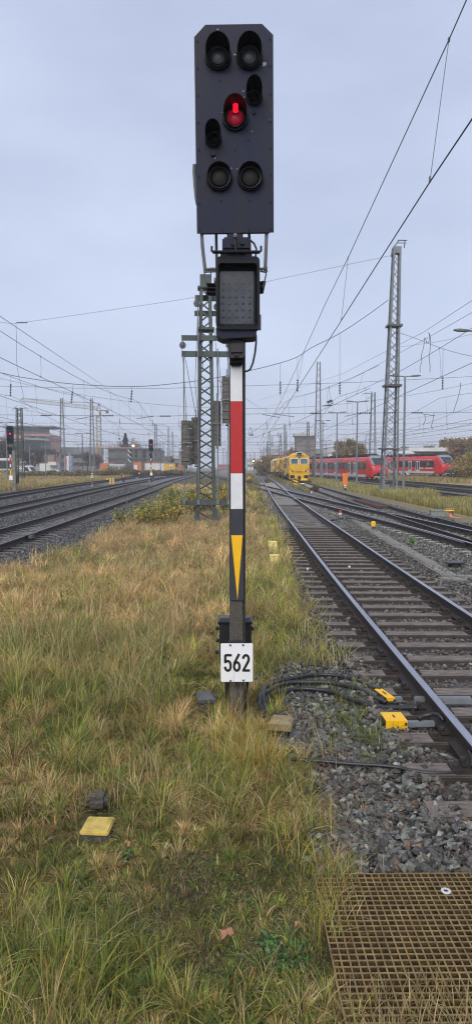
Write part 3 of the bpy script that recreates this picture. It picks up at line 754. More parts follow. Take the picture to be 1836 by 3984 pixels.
# near tension mast
tx = -1.20; ty = 27.5
tm = thing('catenary_mast', 'nearest green lattice mast with crossarms and pulleys, standing in dry grass behind the signal', 'catenary mast', (tx, ty, 0), R(3))
H = 9.35
legs, br, PP = lattice_mb(H, .80, .46, .42, .13, .058, h0=.05)
for l in legs: l.build('leg', M['green'], tm)
br.build('bracing', M['green'], tm)
mb = MB().box((0, 0, 0), (.98, .95, .06), bev=.01); 
for sx in (-1, 1):
    mb.prism([(sx*.36, .02), (sx*.58, .02), (sx*.40, .62), (sx*.34, .62)], -.46, -.44); mb.prism([(sx*.36, .02), (sx*.58, .02), (sx*.40, .62), (sx*.34, .62)], .44, .46)
    for sy in (-1, 1): mb.cyl((sx*.53, sy*.42, .02), (sx*.53, sy*.42, .12), .03, n=6)
mb.build('base_plate', M['green'], tm)
MB().box((0, 0, -.06), (1.35, 1.3, .12), bev=.02).build('foundation', M['conc'], tm)
mb = MB().box((0, 0, H + .22), (.44, .40, .5), bev=.01)
for s in (-1, 1): mb.box((s * .1, -.21, H + .40), (.03, .03, .03))
mb.box((0, 0, H - .03), (.62, .56, .07)); mb.box((0, -.02, 7.7), (.66, .7, .10), bev=.01)
mb.build('mast_cap', M['green'], tm)
mb = MB()
mb.box((-.02, -.36, 7.32), (1.85, .09, .20)); mb.box((-.02, -.36, 6.70), (1.85, .09, .22)); mb.box((.06, .33, 8.42), (1.0, .09, .2)); mb.box((.08, .33, 9.02), (1.0, .09, .22))
mb.build('crossarm', M['green'], tm)
mb = MB(); mb.box((0.03, -.42, .86), (2.05, .07, .17)); mb.box((.03, .42, .86), (1.9, .07, .12))
mb.build('guide_bar', M['green'], tm)
mb = MB()
for x, z, y in ((-.90, 7.02, -.45), (.90, 7.05, -.45), (-.34, 8.66, -.30), (.45, 8.7, .4)):
    mb.cyl((x, y - .04, z), (x, y + .04, z), .13, n=18); mb.cyl((x, y - .12, z), (x, y + .12, z), .035, n=8); mb.box((x, y, z + .05), (.05, .16, .34))
mb.build('pulley', M['galvd'], tm)
mb = MB()
for x, y, zt2 in ((-.86, -.56, 6.6), (-.30, -.50, 8.4), (.46, -.46, 6.9), (.87, -.56, 6.6)): mb.cyl((x, y, .92), (x, y, zt2), .024, n=8); mb.cyl((x, y, .80), (x, y, .98), .06, n=8)
mb.build('guide_rod', M['galv'], tm)
mb = MB()
for x, z in ((-.97, 7.0), (-.30, 8.6), (.30, 7.7), (.78, 6.9)):
    mb.tube([(x + .04, -.5, z), (x + .12, -.5, z - 1.2), (x + .2, -.5, z - 2.6)], .008, 4)
mb.tube([(-.82, -.48, 6.6), (-.45, -.46, 4.6), (-.22, -.44, 3.4)], .01, 4); mb.tube([(-.30, -.48, 8.5), (-.42, -.46, 5.6), (-.28, -.44, 3.7)], .01, 4); mb.tube([(.5, .1, 6.9), (.62, .1, 5.2), (.70, .1, 3.9)], .01, 4)
mb.build('pulley_rope', M['wire'], tm)
def weight_stack(x, y, z0, w, h, label, n=12):
    t = thing('tension_weight', label, 'tension weight', (x, y, z0), R(random.uniform(-8, 8)), 'stacks of concrete tension weights')
    mb = MB(); dz = h / n
    for i in range(n):
        mb.cyl((random.uniform(-.008,.008), random.uniform(-.008,.008), i * dz + .004), (0, 0, (i + 1) * dz - .006), w / 2 * random.uniform(.97, 1.02), w / 2 * random.uniform(.96, 1), 12)
    mb.build('weight_disc', M['weight'], t)
    mb = MB().cyl((0, 0, -.08), (0, 0, h + .3), .018, n=6); mb.cyl((0, 0, -.10), (0, 0, -.05), .05, n=8); mb.build('hanger_rod', M['galvd'], t)
    mb = MB(); mb.box((-.02, -w/2 - .03, h * .5), (w * 1.05, .03, .04)); mb.build('guide_clamp', M['galv'], t)
def Wt(x0, x1, y0, y1, Y, label, n=12):
    a = at(x0 * 1.547, y1 * 1.547, Y); b = at(x1 * 1.547, y0 * 1.547, Y)
    weight_stack((a[0]+b[0])/2, Y, a[2], b[0]-a[0], b[2]-a[2], label, n)
Wt(456, 482, 1058, 1170, 26.9, 'leftmost hanging stack of concrete weights beside the near green mast')
Wt(482, 503, 1050, 1168, 27.3, 'hanging weight stack tucked against the left leg of the near green mast')
Wt(536, 556, 1008, 1122, 27.3, 'hanging weight stack just right of the near green mast')
Wt(558, 582, 948, 1065, 26.8, 'highest hanging weight stack, partly hidden by the signal post')

# ------------------------------------------------------------------ grating, bolt washer
gr = thing('floor_grating', 'yellow brown resin grating panel in the grass at the lower right', 'grating', (.5, 2.3, -.03))
mb = MB(); p = .0395; nx, ny = 55, 42; GX, GY = .455, gnd(1346, 3400, .026)[1] - 42 * .0395
for mi_, z_, h_, w_ in ((1, 0, .034, .0066), (0, .0185, .003, .0076)):
    mb.mat(mi_)
    for i in range(nx + 1): mb.box((i * p, ny * p / 2, z_), (w_, ny * p, h_))
    for j in range(ny + 1): mb.box((nx * p / 2, j * p, z_ + .0006), (nx * p, w_, h_))
mb.build('lattice', [M['frp'], M['moss']], gr)
x0 = MB().box((nx * p / 2, ny * p / 2, -.046), (nx * p, ny * p, .006)); x0.build('mossy_underlay', M['moss'], gr)
gr.rotation_euler = (0, 0, R(.6)); gr.location = (GX, GY, .006)
wx = gnd(1733, 3467, .027)
wa = thing('fixing_washer', 'round pale metal washer bolted on the resin grating', 'washer', (wx[0], wx[1], .027))
mb = MB(); n = 24; mb.loft([[(r_ * math.cos(2*math.pi*k/n), r_ * math.sin(2*math.pi*k/n), z) for k in range(n)] for r_, z in ((.027, 0), (.026, .004), (.013, .005), (.010, .001))], cap=False)
mb.build('washer_disc', M['trainw'], wa); MB().cyl((0, 0, 0), (0, 0, .003), .012, n=6).build('bolt_head', M['rust'], wa)

# ------------------------------------------------------------------ markers, blocks
def block(x, y, w, l, label, top='yblock', h=.12, rz=0, side='conc', two=False):
    t = thing('marker_block', label, 'marker block', (x, y, -.05), rz, 'small painted marker blocks')
    MB().box((0, 0, h / 2), (w, l, h), bev=.012).build('block_base', M[side], t)
    if two: MB().box((0, -l * .18, h + .004), (w * .98, l * .6, .012), bev=.004).build('painted_top', M[top], t)
    else: MB().box((0, 0, h + .006), (w * .96, l * .96, .03), bev=.008).build('painted_top', M[top], t)
    return t
x, y, _ = gnd(379, 3190, .06); block(x, y + .02, .19, .20, 'worn yellow topped concrete block in the short grass, lower left', h=.052, rz=R(-4), side='postc')
x, y, _ = gnd(376, 3110, .05)
o = MB().box((0, 0, 0), (.15, .12, .10), bev=.03, rx=.2).build('stone', M['postc']); o.location = (x, y + .05, .02); tag(o, 'rough grey stone right behind the worn yellow block', 'stone')
x, y, _ = gnd(1093, 2815, .1); 
t = thing('cable_marker', 'yellow and grey capped cable marker on the gravel right of the signal base', 'cable marker', (x, y, -.03), R(-12))
MB().box((0, 0, .06), (.16, .15, .14), bev=.01).build('base', M['black'], t)
MB().loft([[(-.10,-.09,.10),(.10,-.09,.10),(.10,.09,.10),(-.10,.09,.10)],[(-.10,-.09,.155),(.10,-.09,.155),(.10,.09,.155),(-.10,.09,.155)],[(-.07,-.06,.18),(.07,-.06,.18),(.07,.07,.18),(-.07,.07,.18)]]).build('cap', mat('cap_worn', (.15,.135,.115), .6, c2=(.30,.215,.06), scale=26), t)
MB().box((.10, -.02, .05), (.16, .07, .05), bev=.01).build('cable_clip', M['galvd'], t)
MB().box((.0, -.14, .03), (.12, .08, .05), bev=.01).build('foot', M['galvd'], t)
x, y, _ = gnd(801, 2712, .1)
t = thing('cable_marker', 'dark capped cable marker in the grass left of the signal base', 'cable marker', (x, y, -.05), R(8))
MB().box((0, 0, .06), (.13, .12, .14), bev=.01).build('base', M['postc'], t)
MB().loft([[(-.085,-.085,.12),(.085,-.085,.12),(.085,.085,.12),(-.085,.085,.12)],[(-.085,-.085,.15),(.085,-.085,.15),(.085,.085,.15),(-.085,.085,.15)],[(-.055,-.05,.19),(.055,-.05,.19),(.055,.06,.19),(-.055,.06,.19)]]).build('cap', mat('cap_slate', (.07,.075,.09), .5, var=.3, scale=20), t)
for sx, sy, lab in ((1060,2140,'farther of two pale yellow blocks at the grass edge right of the post'),(1068,2198,'nearer of two pale yellow blocks at the grass edge right of the post')):
    x, y, _ = gnd(sx, sy, 0); block(x, y, .24, .20, lab, h=.27, side='ypale', top='ypale')
# scattered yellow markers far off (source pixel of the base, width in px)
for sx, sy, w, lab in ((1310,1903,16,'small yellow block on the grass left of the orange board'),(1127,1882,14,'round topped yellow marker left of the striped board'),(1081,1862,10,'tiny yellow marker beside the near track, far off'),(1367,1902,12,'yellow marker just right of the orange board'),
    (1287,1900,10,'yellow block at the foot of the far rail of the rusty track'),(1190,1915,16,'flat yellow block near the two light dwarf signal'),(1118,1890,14,'low yellow block below the round topped marker'),
    (1431,1895,16,'flat yellow marker beside the big right mast'),(1605,1871,9,'pyramid yellow marker between the right sidings'),(322,1861,9,'yellow block by the leftmost dark lamp post'),(533,1864,9,'yellow block on gravel between the far left rails'),
    (510,1848,7,'yellow block left of the farther left signal'),(650,1846,8,'yellow block right of the farther left signal'),(582,1876,8,'yellow block at the foot of the farther left signal'),(716,1847,7,'yellow block by the left rails near the green mast')):
    x, y, _ = gnd(sx, sy, -.03); ww = w / FPX * y; block(x, y, ww, ww * .8, lab, h=ww * .7)
x, y, _ = gnd(1451, 2066, -.03)
t = thing('track_marker_post', 'short yellow capped post on the gravel between the near and the curved track', 'marker post', (x, y, -.03))
MB().cyl((0,0,0),(0,0,.2),.055,n=10).build('post', M['galvd'], t); MB().loft([[(.085*s*math.cos(k*math.pi/5),.085*s*math.sin(k*math.pi/5),z) for k in range(10)] for s,z in ((1,.17),(1,.30),(.9,.34),(.5,.355))]).build('cap', M['yellow'], t)
# cable trough
a = gnd(1376, 2022, -.01); b = gnd(1760, 2247, -.01); d = Vector(b) - Vector(a); L_ = d.length; n = 16
t = thing('cable_trough', 'line of grey concrete cable duct covers running through the gravel', 'cable trough', (a[0], a[1], 0), math.atan2(d.y, d.x))
for i in range(n):
    MB().box(((i + .5) * L_ / n, random.gauss(0, .008), .0), (L_ / n - .02, .30, .05), bev=.008, rz=random.gauss(0, .006)).build('cover', M['slab'], t)
MB().box((L_ + .30, -.10, .0), (.42, .40, .05), bev=.01, rz=.3).build('cover', M['slab'], t)
MB().box((L_ / 2, -.19, -.01), (L_, .04, .06)).build('duct_edge', M['conc'], t)
x, y, _ = gnd(1765, 2208, 0)
t = thing('drain_cover', 'dark stub with a flat cap on the gravel beside the duct end', 'stub', (x, y, -.03))
MB().cyl((0,0,0),(0,0,.12),.14,n=12).build('stub_body', M['under'], t); MB().box((0,-.02,.14),(.40,.26,.04),bev=.012).build('cap', M['cable'], t)
x, y, _ = gnd(1822, 2248, 0)
o = MB().box((0,0,0),(.5,.16,.05),bev=.01).build('steel_channel', M['galv']); o.location=(x,y,.02); tag(o,'galvanised steel channel lying on gravel at the right edge','channel')
# yellow cable brackets at the near rail
def bracket(sx, sy, w, l, rz, lab, hh):
    x, y, _ = gnd(sx, sy, .1)
    t = thing('cable_bracket', lab, 'cable bracket', (x, y, .0), rz, 'yellow cable brackets at the near rail')
    q = MB(); q.box((0, 0, .085), (w, l, .008), bev=.003); q.box((0, -l/2 + .004, .085 - hh/2), (w, .008, hh)); q.build('yellow_cover', M['yellow'], t)
    MB().box((.0, 0, .091), (.012, l*.28, .006)).build('slot', M['ink'], t)
    MB().box((w*.9, -l*.2, .035), (w*1.9, .05, .05), bev=.006).build('steel_arm', M['galv'], t)
    MB().cyl((w*.42, -l/2 - .01, .06), (w*.42, -l/2 + .01, .06), .012, n=8).build('bolt', M['rust'], t)
bracket(1494, 2692, .085, .28, R(14), 'narrow yellow cable bracket at the near rail, the farther of two', .03)
bracket(1530, 2782, .19, .21, R(2), 'wide yellow cable bracket at the near rail, the nearer of two', .075)
def G1(pts, z=.03): return [gnd(960 + a / 1.355, 2560 + b / 1.355, z if len(q_) == 0 else q_[0]) for a, b, *q_ in pts]
def cable(name, pts, r, label, cat='cable', m='cable', smoothn=4):
    P = [Vector(p) for p in pts]; Q = []
    for i in range(len(P) - 1):
        p0, p1, p2, p3 = P[max(0, i-1)], P[i], P[i+1], P[min(len(P)-1, i+2)]
        for k in range(smoothn):
            u = k / smoothn; Q.append(.5 * ((2*p1) + (-p0+p2)*u + (2*p0-5*p1+4*p2-p3)*u*u + (-p0+3*p1-3*p2+p3)*u**3))
    Q.append(P[-1]); o = MB().tube(Q, r, 8).build(name, M[m], smooth=True); return tag(o, label, cat)
cable('signal_cable', G1([(700,168,.08),(640,145),(580,118),(500,98),(420,88),(330,92),(230,110),(150,128),(100,150,.12),(85,190,.14),(88,240,.1),(95,290,.05)]), .022, 'outermost black cable loop on the gravel, ending at the farther yellow bracket')
cable('signal_cable', G1([(730,232,.08),(680,212),(610,172),(530,148),(430,130),(330,128),(230,130),(160,146),(110,175,.10),(70,200,.14),(66,250,.1),(78,300,.04)]), .024, 'middle black cable loop on the gravel beside the signal')
cable('signal_cable', G1([(900,262,.08),(800,262,.05),(700,256),(620,240),(540,215),(470,185),(380,168),(290,162),(200,172),(130,190),(95,215,.08),(75,265,.08),(90,315,.03)]), .024, 'innermost black cable loop, running to the wide yellow bracket')
cable('signal_cable', G1([(905,322,.08),(935,305,.10),(980,297,.12),(1015,305,.13),(1035,330,.10)]), .020, 'short thick black hose bent over the rail foot by the wide yellow bracket')
cable('signal_cable', G1([(205,540,-.03),(260,537),(350,541),(440,548),(520,556),(620,562),(720,568),(800,578),(860,592),(950,605),(1040,607),(1110,602),(1160,585,.04),(1183,560,.08),(1186,525,.12),(1170,490,.12)]), .016, 'lone black cable crossing the gravel in front of the yellow brackets')
cable('signal_cable', [gnd(x, y, .02) for x, y in ((1095,2262),(1180,2250))], .008, 'thin dark wire on the gravel edge near the pale yellow blocks')
cable('signal_cable', [gnd(x, y, .03) for x, y in ((1290,2024),(1330,2018),(1375,2020),(1405,2028),(1440,2030))], .05, 'thick dark hose between the near track and the duct', )
o = MB().box((0, 0, 0), (.55, .07, .07), bev=.01).build('cable_duct_arm', M['galv']); o.location = (gnd(1720, 2725, .05)); tag(o, 'galvanised cable channel under the near rail beside the farther yellow bracket', 'cable channel')
# grey box and yellow cap with orange cables
x, y, _ = gnd(1698, 2012, -.03)
t = thing('trackside_box', 'low grey green metal box at the track edge on the right', 'trackside box', (x, y, -.03), R(-4))
MB().box((0,0,.16),(.62,.4,.26),bev=.015).build('box_body', M['boxg'], t); MB().box((0,0,.31),(.66,.44,.06),bev=.015).build('lid', M['boxg'], t)
x, y, _ = gnd(1745, 2013, -.03)
t = thing('cable_riser', 'round yellow capped cable riser with orange cables spilling out', 'cable riser', (x, y, -.03))
MB().cyl((0,0,.30),(0,0,.36),.24,.23,16).build('cap', M['yellow'], t); MB().box((0,0,.39),(.42,.3,.05),bev=.01).build('cap_plate', M['boxg'], t)
MB().cyl((.16,0,0),(.16,0,.3),.05,n=10).build('stand', M['galv'], t)
mb = MB()
for i in range(14):
    a = random.uniform(-.16,.10); mb.tube([(a,-.05,.32),(a+random.uniform(-.08,.05),-.12,.18),(a+random.uniform(-.12,.12),-.22,.03),(a+random.uniform(-.1,.5),-.5,.01)], .010, 5)
mb.build('orange_cable', mat('orange_cable', (.62,.22,.10), .5, var=.2), t)
# little white rail anchors
for sx, sy, lab in ((1196,2213,'small white tag on the gravel left of the near rail'),(1358,2205,'small white tag on a sleeper between the near rails')):
    o = MB().box((0,0,0),(.05,.04,.05),bev=.012).build('white_tag', M['enamel']); o.location = gnd(sx, sy, .03); tag(o, lab, 'tag')
for sx, sy, lab in ((1323,2004,'red and white stub marker on gravel right of the near track'),(1211,1915,'red and white stub marker beside the striped board')):
    x, y, _ = gnd(sx, sy + 4, -.03); t = thing('stub_marker', lab, 'stub marker', (x, y, -.03)); MB().cyl((0,0,0),(0,0,.16),.08,n=10).build('white_base', M['white'], t); MB().cyl((0,0,.16),(0,0,.27),.08,.06,10).build('red_cap', M['red'], t)
x, y, _ = gnd(110, 2077, .2)
t = thing('rail_lubricator', 'pale flat steel cover clamped on the nearest left rail', 'rail device', (x, y, 0), R(-3))
MB().box((0,0,.205),(.34,.9,.02),bev=.005).build('cover_plate', M['galvd'], t); MB().box((.22,-.3,.14),(.10,.3,.1),bev=.02).build('side_box', M['galvd'], t)
cable('signal_cable', [gnd(x, y, .02) for x, y in ((128,2062),(165,2066),(205,2080),(245,2092))], .02, 'thin pale hose running from the left rail device to the grass', m='galv')
x, y, _ = gnd(309, 2150, 0)
o = MB().box((0,0,0),(.5,.25,.08),bev=.03,rz=.2).build('white_debris', M['conc']); o.location=(x,y,.0); tag(o,'flat pale stone lying at the edge of the dry grass on the left','stone')
x, y, _ = gnd(312, 2137, 0)
o = MB().box((0,0,0),(.45,.22,.14),bev=.04,rz=-.2).build('concrete_lump', M['postc']); o.location=(x,y,.05); tag(o,'dark concrete lump above the flat pale stone in the dry grass','stone')
# leaves
def leafobj(sx, sy, s, lab, rz):
    bm = MB(); q = []
    for k in range(22):
        a = 2*math.pi*k/22; rr = s * (.62 + .38 * abs(math.cos(2.5*a))) * (1 if k % 2 else .82); q.append((rr*math.cos(a), rr*math.sin(a), .012*math.sin(3*a) + .01))
    q.append((0,0,.02)); bm.add(q, [(k, (k+1) % 22, 22) for k in range(22)])
    t = thing('fallen_leaf', lab, 'leaf', (*gnd(sx, sy, .02)[:2], .015), rz)
    bm.build('leaf_blade', mat('dead_leaf', (.36,.17,.09), .7, var=.25, scale=30), t); MB().tube([(0,0,.01),(.02,-s*1.4,.02)], .0015, 4).build('stalk', M['dirt'], t)
leafobj(880, 3632, .042, 'fallen brown maple leaf on the short grass near the photo bottom', .4)
leafobj(497, 3282, .03, 'reddish brown fallen leaf in the grass right of the worn yellow block', 1.4)
leafobj(1158, 3596, .018, 'small pale brown leaf on bare soil left of the grating', 2.2)
# ------------------------------------------------------------------ lamp posts
def lamp_post(x, y, h, label, two=True, gp='tall double headed lamp posts', matn='galv'):
    t = thing('lamp_post', label, 'lamp post', (x, y, -.05), R(random.uniform(-3, 3)), gp)
    mb = MB().cyl((0,0,0),(0,0,h),.115,.07,10)
    if h > 8:
        for k in range(9): mb.box((.10, 0, 1.4 + k * .85), (.07, .03, .03))
    mb.build('pole', M[matn], t)
    for s in ((-1, 1) if two else (1,)):
        MB().loft([[(s*a, -w, h + z - th), (s*a, w, h + z - th), (s*a, w*.8, h + z + th), (s*a, -w*.8, h + z + th)] for a, w, z, th in ((.05,.05,.02,.04),(.45,.06,.05,.03),(.55,.15,.06,.05),(1.0,.18,.09,.06),(1.25,.10,.10,.03))]).build('lamp_head', M['galvd'], t)
    return t
for sx, sy, Y, lab in ((1255,1638,107,'lamp post right behind the yellow machine, first of the row'),(1310,1606,90,'lamp post in front of the red train side, left of the orange board'),(1389,1564,75,'lamp post just right of the orange board'),(1560,1466,54,'tallest looking lamp post, immediately right of the big lattice mast')):
    p = at(sx, sy, Y); lamp_post(13.2 if Y < 100 else p[0], Y, p[2] + .05, lab)
p = at(1856, 1291, 36.5); lamp_post(p[0], 36.5, p[2] + .05, 'nearest lamp post, only its lamp head entering at the right edge')
for sx, sy, Y, two, lab in ((1267,1715,150,1,'small distant lamp post left of the autumn trees'),(1338,1708,150,0,'small single lamp post in front of the autumn trees'),(1422,1694,135,0,'single headed lamp post left of the dark lattice mast')):
    p = at(sx, sy, Y); lamp_post(p[0], Y, p[2] + .05, lab, bool(two), 'smaller distant lamp posts')
for sx, sy, Y, lab, m in ((26,1645,111,'ladder rung lamp post left of the concrete post signal','galv'),(116,1730,160,'lamp post in front of the bare trees, left','galv'),(177,1704,130,'slim lamp post in front of the pink building','galv'),(220,1738,170,'lamp post just left of the left galvanised mast','galv'),
    (288,1747,200,'faint lamp post in front of the long brown building','galv'),(321,1688,112,'dark brown lamp post between the two galvanised masts','galvd'),(305,1730,190,'lamp post beside the dark brown lamp post','galvd'),(349,1739,190,'lamp post left of the crane tower','galvd'),(624,1727,170,'dark lamp post right of the farther red signal','galvd')):
    p = at(sx, sy, Y); lamp_post(p[0], Y, p[2] + .05, lab, True, 'lamp posts on the left side', m)
# ------------------------------------------------------------------ lattice masts beyond
def mast(x, y, h, wb, wt, label, m='galv', arms=0, found=None, pitch=None, leg=.13, top=None, lean=0, brace=.05, gp='lattice masts of the yard', wgt=False):
    t = thing('lattice_mast', label, 'lattice mast', (x, y, -.05), 0, gp)
    legs, br, P = lattice_mb(h, wb, wt, pitch or max(.8, wb * .9), leg, brace, cross='x' if pitch else True)
    if lean: t.rotation_euler = (0, lean, 0)
    if y < 70:
        for l in legs: l.build('leg', M[m], t)
        br.build('bracing', M[m], t)
    else:
        a = MB()
        for l in legs: a.add(l.v, l.f)
        a.build('leg_frame', M[m], t); br.build('bracing', M[m], t)
    if found: MB().box((0, 0, .2), (found, found, .62), bev=.03).build('foundation', M['conc'], t)
    if top: top(t, h, wt, m)
    for z, s, L in (arms or ()):
        MB().bar((s * wt * .3, 0, z), (s * L, 0, z + .05), .08, .1).bar((s * wt * .3, 0, z + .5), (s * L * .8, 0, z + .1), .04).bar((s*L, 0, z + .05),(s*L*1.15,0,z-.45),.05).build('arm', M['galvd'], t)
    if wgt:
        mb = MB()
        for i in range(9): mb.box((-wb * .62, -.2, 1.2 + i * .35), (.5, .45, .32), bev=.02)
        mb.build('weight_column', M['weight'], t)
    return t
def topA(t, h, wt, m):
    MB().box((0, 0, h + .25), (wt * 1.02, wt, .5)).build('cap', M[m], t)
    mb = MB().bar((-.45, -.2, h - .3), (-.38, -.2, h + .3), .09).bar((-.38, -.2, h + .3), (.1, -.2, h + .95), .09).bar((.0, -.2, h + .98), (.75, -.2, h + .98), .07).bar((.55, -.2, h + .4), (.58, -.2, h + .98), .07).bar((.05, -.2, h + .78), (.7, -.2, h + .78), .05)
    mb.build('top_bracket', M['galvd'], t)
    for z in (h - 5.6, h - 10.3): MB().box((0, -.02, z), (wt + (h-z)*.033 + .35, wt + (h-z)*.033 + .3, .16)).build('collar', M['galvd'], t)
    MB().box((-.1, -.02, h - 15.3), (1.45, 1.3, .12)).build('collar', M['galvd'], t)
pb = at(1509, 1930, 55); pt = at(1541, 985, 55)
big = mast(pb[0], 55, pt[2], 1.24, .62, 'tall galvanised lattice mast on a concrete block, nearest on the right', pitch=.95, found=1.75, top=topA, lean=math.atan((pt[0]-pb[0]) / pt[2]), leg=.15, brace=.05)
p = at(1230, 1406, 115); q = at(1235, 1868, 115)
mast(q[0], 115, p[2], 1.25, .6, 'tall slim lattice mast behind the yellow machine with concrete weights', arms=((9.5, 1, 1.2),), wgt=True)
p = at(1451, 1525, 140); mast(p[0], 140, p[2], 1.5, .75, 'dark lattice mast with a side arm between the two red trains', 'galvd', arms=((p[2] - .3, -1, 2.0), (p[2] - 1.2, -1, 1.2)))
p = at(74, 1585, 109); q = at(82, 1871, 109)
mast(q[0], 109, p[2], 1.15, .85, 'dark green lattice mast behind the concrete post signal', 'greend', arms=((p[2] - .1, 1, 1.3), (p[2] - .1, -1, .9), (p[2] - 3, 1, 1.6)), pitch=1.0, leg=.15, brace=.07, wgt=True)
p = at(241, 1548, 150); mast(p[0], 150, p[2], 1.25, .52, 'left one of two tall bare galvanised lattice masts')
p = at(357, 1548, 155); mast(p[0], 155, p[2], 1.25, .52, 'right one of two tall bare galvanised lattice masts', lean=0)
far = [(606,1648,15,'lattice mast with hooked top right of the farther red signal',1),(656,1661,19,'slim mast right of the hooked one',0),(672,1680,19,'slim mast nearest to the hanging weights',0),
 (1047,1676,15,'distant mast between the amber signals and the maintenance train',0),(1058,1697,15,'thin distant mast behind the grey shed',0),(1091,1689,12,'distant mast with a left arm above the grey shed',-1),(1108,1648,18,'taller distant mast with a long left arm',-1),(1112,1676,15,'distant mast doubled behind the taller one',0),
 (1041,1716,12,'far portal mast left of the grey shed',-1),(1026,1738,12,'very distant mast above the right amber signal',0),(1016,1747,11,'tiny distant mast by the right amber signal',0),(990,1760,11,'tiny distant mast above the left amber signal',0),(957,1757,11,'tiny distant mast close to the signal post',-1),
 (1198,1640,15,'distant mast rising in front of the brown tower',-1),(974,1765,10,'tiny mast near the vanishing rails',0),(700,1742,11,'tiny distant mast left of the green mast',0),(742,1730,12,'tiny distant mast left of the green mast legs',0),(868,1745,11,'tiny distant mast right of the green mast',1),(881,1752,11,'tiny distant mast near the striped post',0),(430,1735,12,'tiny mast behind the building site',0)]
for sx, sy, h, lab, arm in far:
    Y = (h - CZ) * FPX / (HOR - sy); Y = min(Y, 560); p = at(sx, sy, Y)
    mast(p[0], Y, p[2], 1.3, .6, lab, 'galv' if arm >= 0 else 'galvd', arms=((p[2] - .4, arm, 3.2), (p[2] - 3.5, arm, 2.4)) if arm else (), leg=.2, brace=.08)
# ------------------------------------------------------------------ overhead lines
def sagpts(a, b, sag, n=14):
    a, b = Vector(a), Vector(b); return [a.lerp(b, i / n) - Vector((0, 0, 4 * sag * (i / n) * (1 - i / n))) for i in range(n + 1)]
def wr(Y): return .0075 + .00011 * min(Y, 160)
def contact_line(key, dx, label, y0, y1, sup=(0, 55, 115, 175, 235, 300, 370, 440), zc=5.7, zm=7.9, sag=1.25, xs=None):
    fn = TF[key]; t = thing('overhead_line', label, 'overhead line', (fn(y0), y0, zc), 0, 'overhead lines above the tracks'); o0 = (fn(y0), y0, zc)
    zz = lambda y, k: dx + .22 * (1 if k % 2 else -1)
    cp, mp = [], []
    S = [s for s in sup if s >= y0 - 60 and s <= y1 + 70]
    def cx(y):
        for k in range(len(S) - 1):
            if S[k] <= y <= S[k+1]:
                u = (y - S[k]) / (S[k+1] - S[k]); a = fn(S[k]) + zz(0, k); b = fn(S[k+1]) + zz(0, k+1); return a + (b - a) * u, u, S[k+1] - S[k]
        return fn(y) + dx, 0, 60
    y = y0; ys = []
    while y <= y1: ys.append(y); y += 4 if y < 120 else 10
    for y in ys:
        x, u, L = cx(y); cp.append((x, y, zc)); mp.append((fn(y) + dx + (x - fn(y) - dx) * .4, y, zm - 4 * sag * u * (1 - u) * (L / 55) ** 1.2 * .9))
    MB().tube(cp, [wr(p[1]) for p in cp], 5).build('contact_wire', M['wire'], t, off=o0)
    MB().tube(mp, [wr(p[1]) * .9 for p in mp], 5).build('messenger_wire', M['wire'], t, off=o0)
    mb = MB(); y = y0 + 2.5
    while y < min(y1, 230):
        u_ = np.interp(y, [p[1] for p in mp], range(len(mp))); i = int(u_); f = u_ - i
        a = Vector(mp[i]).lerp(Vector(mp[min(i+1, len(mp)-1)]), f); b = Vector(cp[i]).lerp(Vector(cp[min(i+1, len(cp)-1)]), f)
        mb = MB().tube([a, a.lerp(b, .5) + Vector((.01, .02, 0)), b], wr(y) * .5, 4); mb.box(a, (.025, .05, .05)); mb.box(b + Vector((0, 0, .02)), (.025, .05, .06)); mb.build('dropper', M['wire2'], t, off=o0); y += 7.9
    return t
def place_line(label, cpts, mpts, drops):
    t = thing('overhead_line', label, 'overhead line', cpts[0], 0, 'overhead lines above the tracks')
    MB().tube(cpts, [.0085 + .0001 * min(p[1], 150) for p in cpts], 6).build('contact_wire', M['wire'], t, off=cpts[0])
    MB().tube(mpts, [.0068 + .0001 * min(p[1], 150) for p in mpts], 6).build('messenger_wire', M['wire'], t, off=cpts[0])
    for a, b in drops:
        mb = MB().tube([a, Vector(a).lerp(Vector(b), .5), b], .0035 + .00008 * min(a[1], 100), 4)
        mb.box(a, (.02, .04, .045)); mb.box((b[0], b[1], b[2] + .03), (.02, .03, .07)); mb.build('dropper', M['wire2'], t, off=cpts[0])
    return t
# over the near track (measured at its droppers)
def Ycz(y, zc=5.75): # distance at which a wire of height zc is seen at row y
    lo, hi = 1, 2000
    for _ in range(50):
        m = (lo + hi) / 2
        if at(918, y, m)[2] < zc: lo = m
        else: hi = m
    return m
k = 1.5467
cl = [(1300,120),(1187,298),(1080,458),(970,630),(858,806),(800,897),(745,982),(715,1030),(690,1068),(668,1102),(650,1132)]
cp = []
for a, b in cl: Y = Ycz(b * k); cp.append(at(a * k, b * k, Y))
ml = [(1215,-110,None),(1172,0,None),(1128,100,2),(1003,371,None),(875,648,4),(818,764,None),(765,882,6),(720,980,None),(690,1040,8),(655,1110,10)]
Yd = [c[1] for c in cp]
def my(b, i): return i
mp_ = []
anchor = {2: Yd[2], 4: Yd[4], 6: Yd[6], 8: Yd[8], 10: Yd[10]}
my_tab = sorted([(100, Yd[2]), (648, Yd[4]), (882, Yd[6]), (1040, Yd[8]), (1110, Yd[10])])
def yinterp(b): # interpolate 1/Y linearly in image rows
    bs = [q[0] for q in my_tab]; iv = [1 / q[1] for q in my_tab]
    if b < 100: return 1 / (iv[0] + (iv[0] - iv[1]) / (bs[1] - bs[0]) * (100 - b))
    return 1 / float(np.interp(b, bs, iv))
for a, b, i in ml: Y = yinterp(b); mp_.append(at(a * k, b * k, Y))
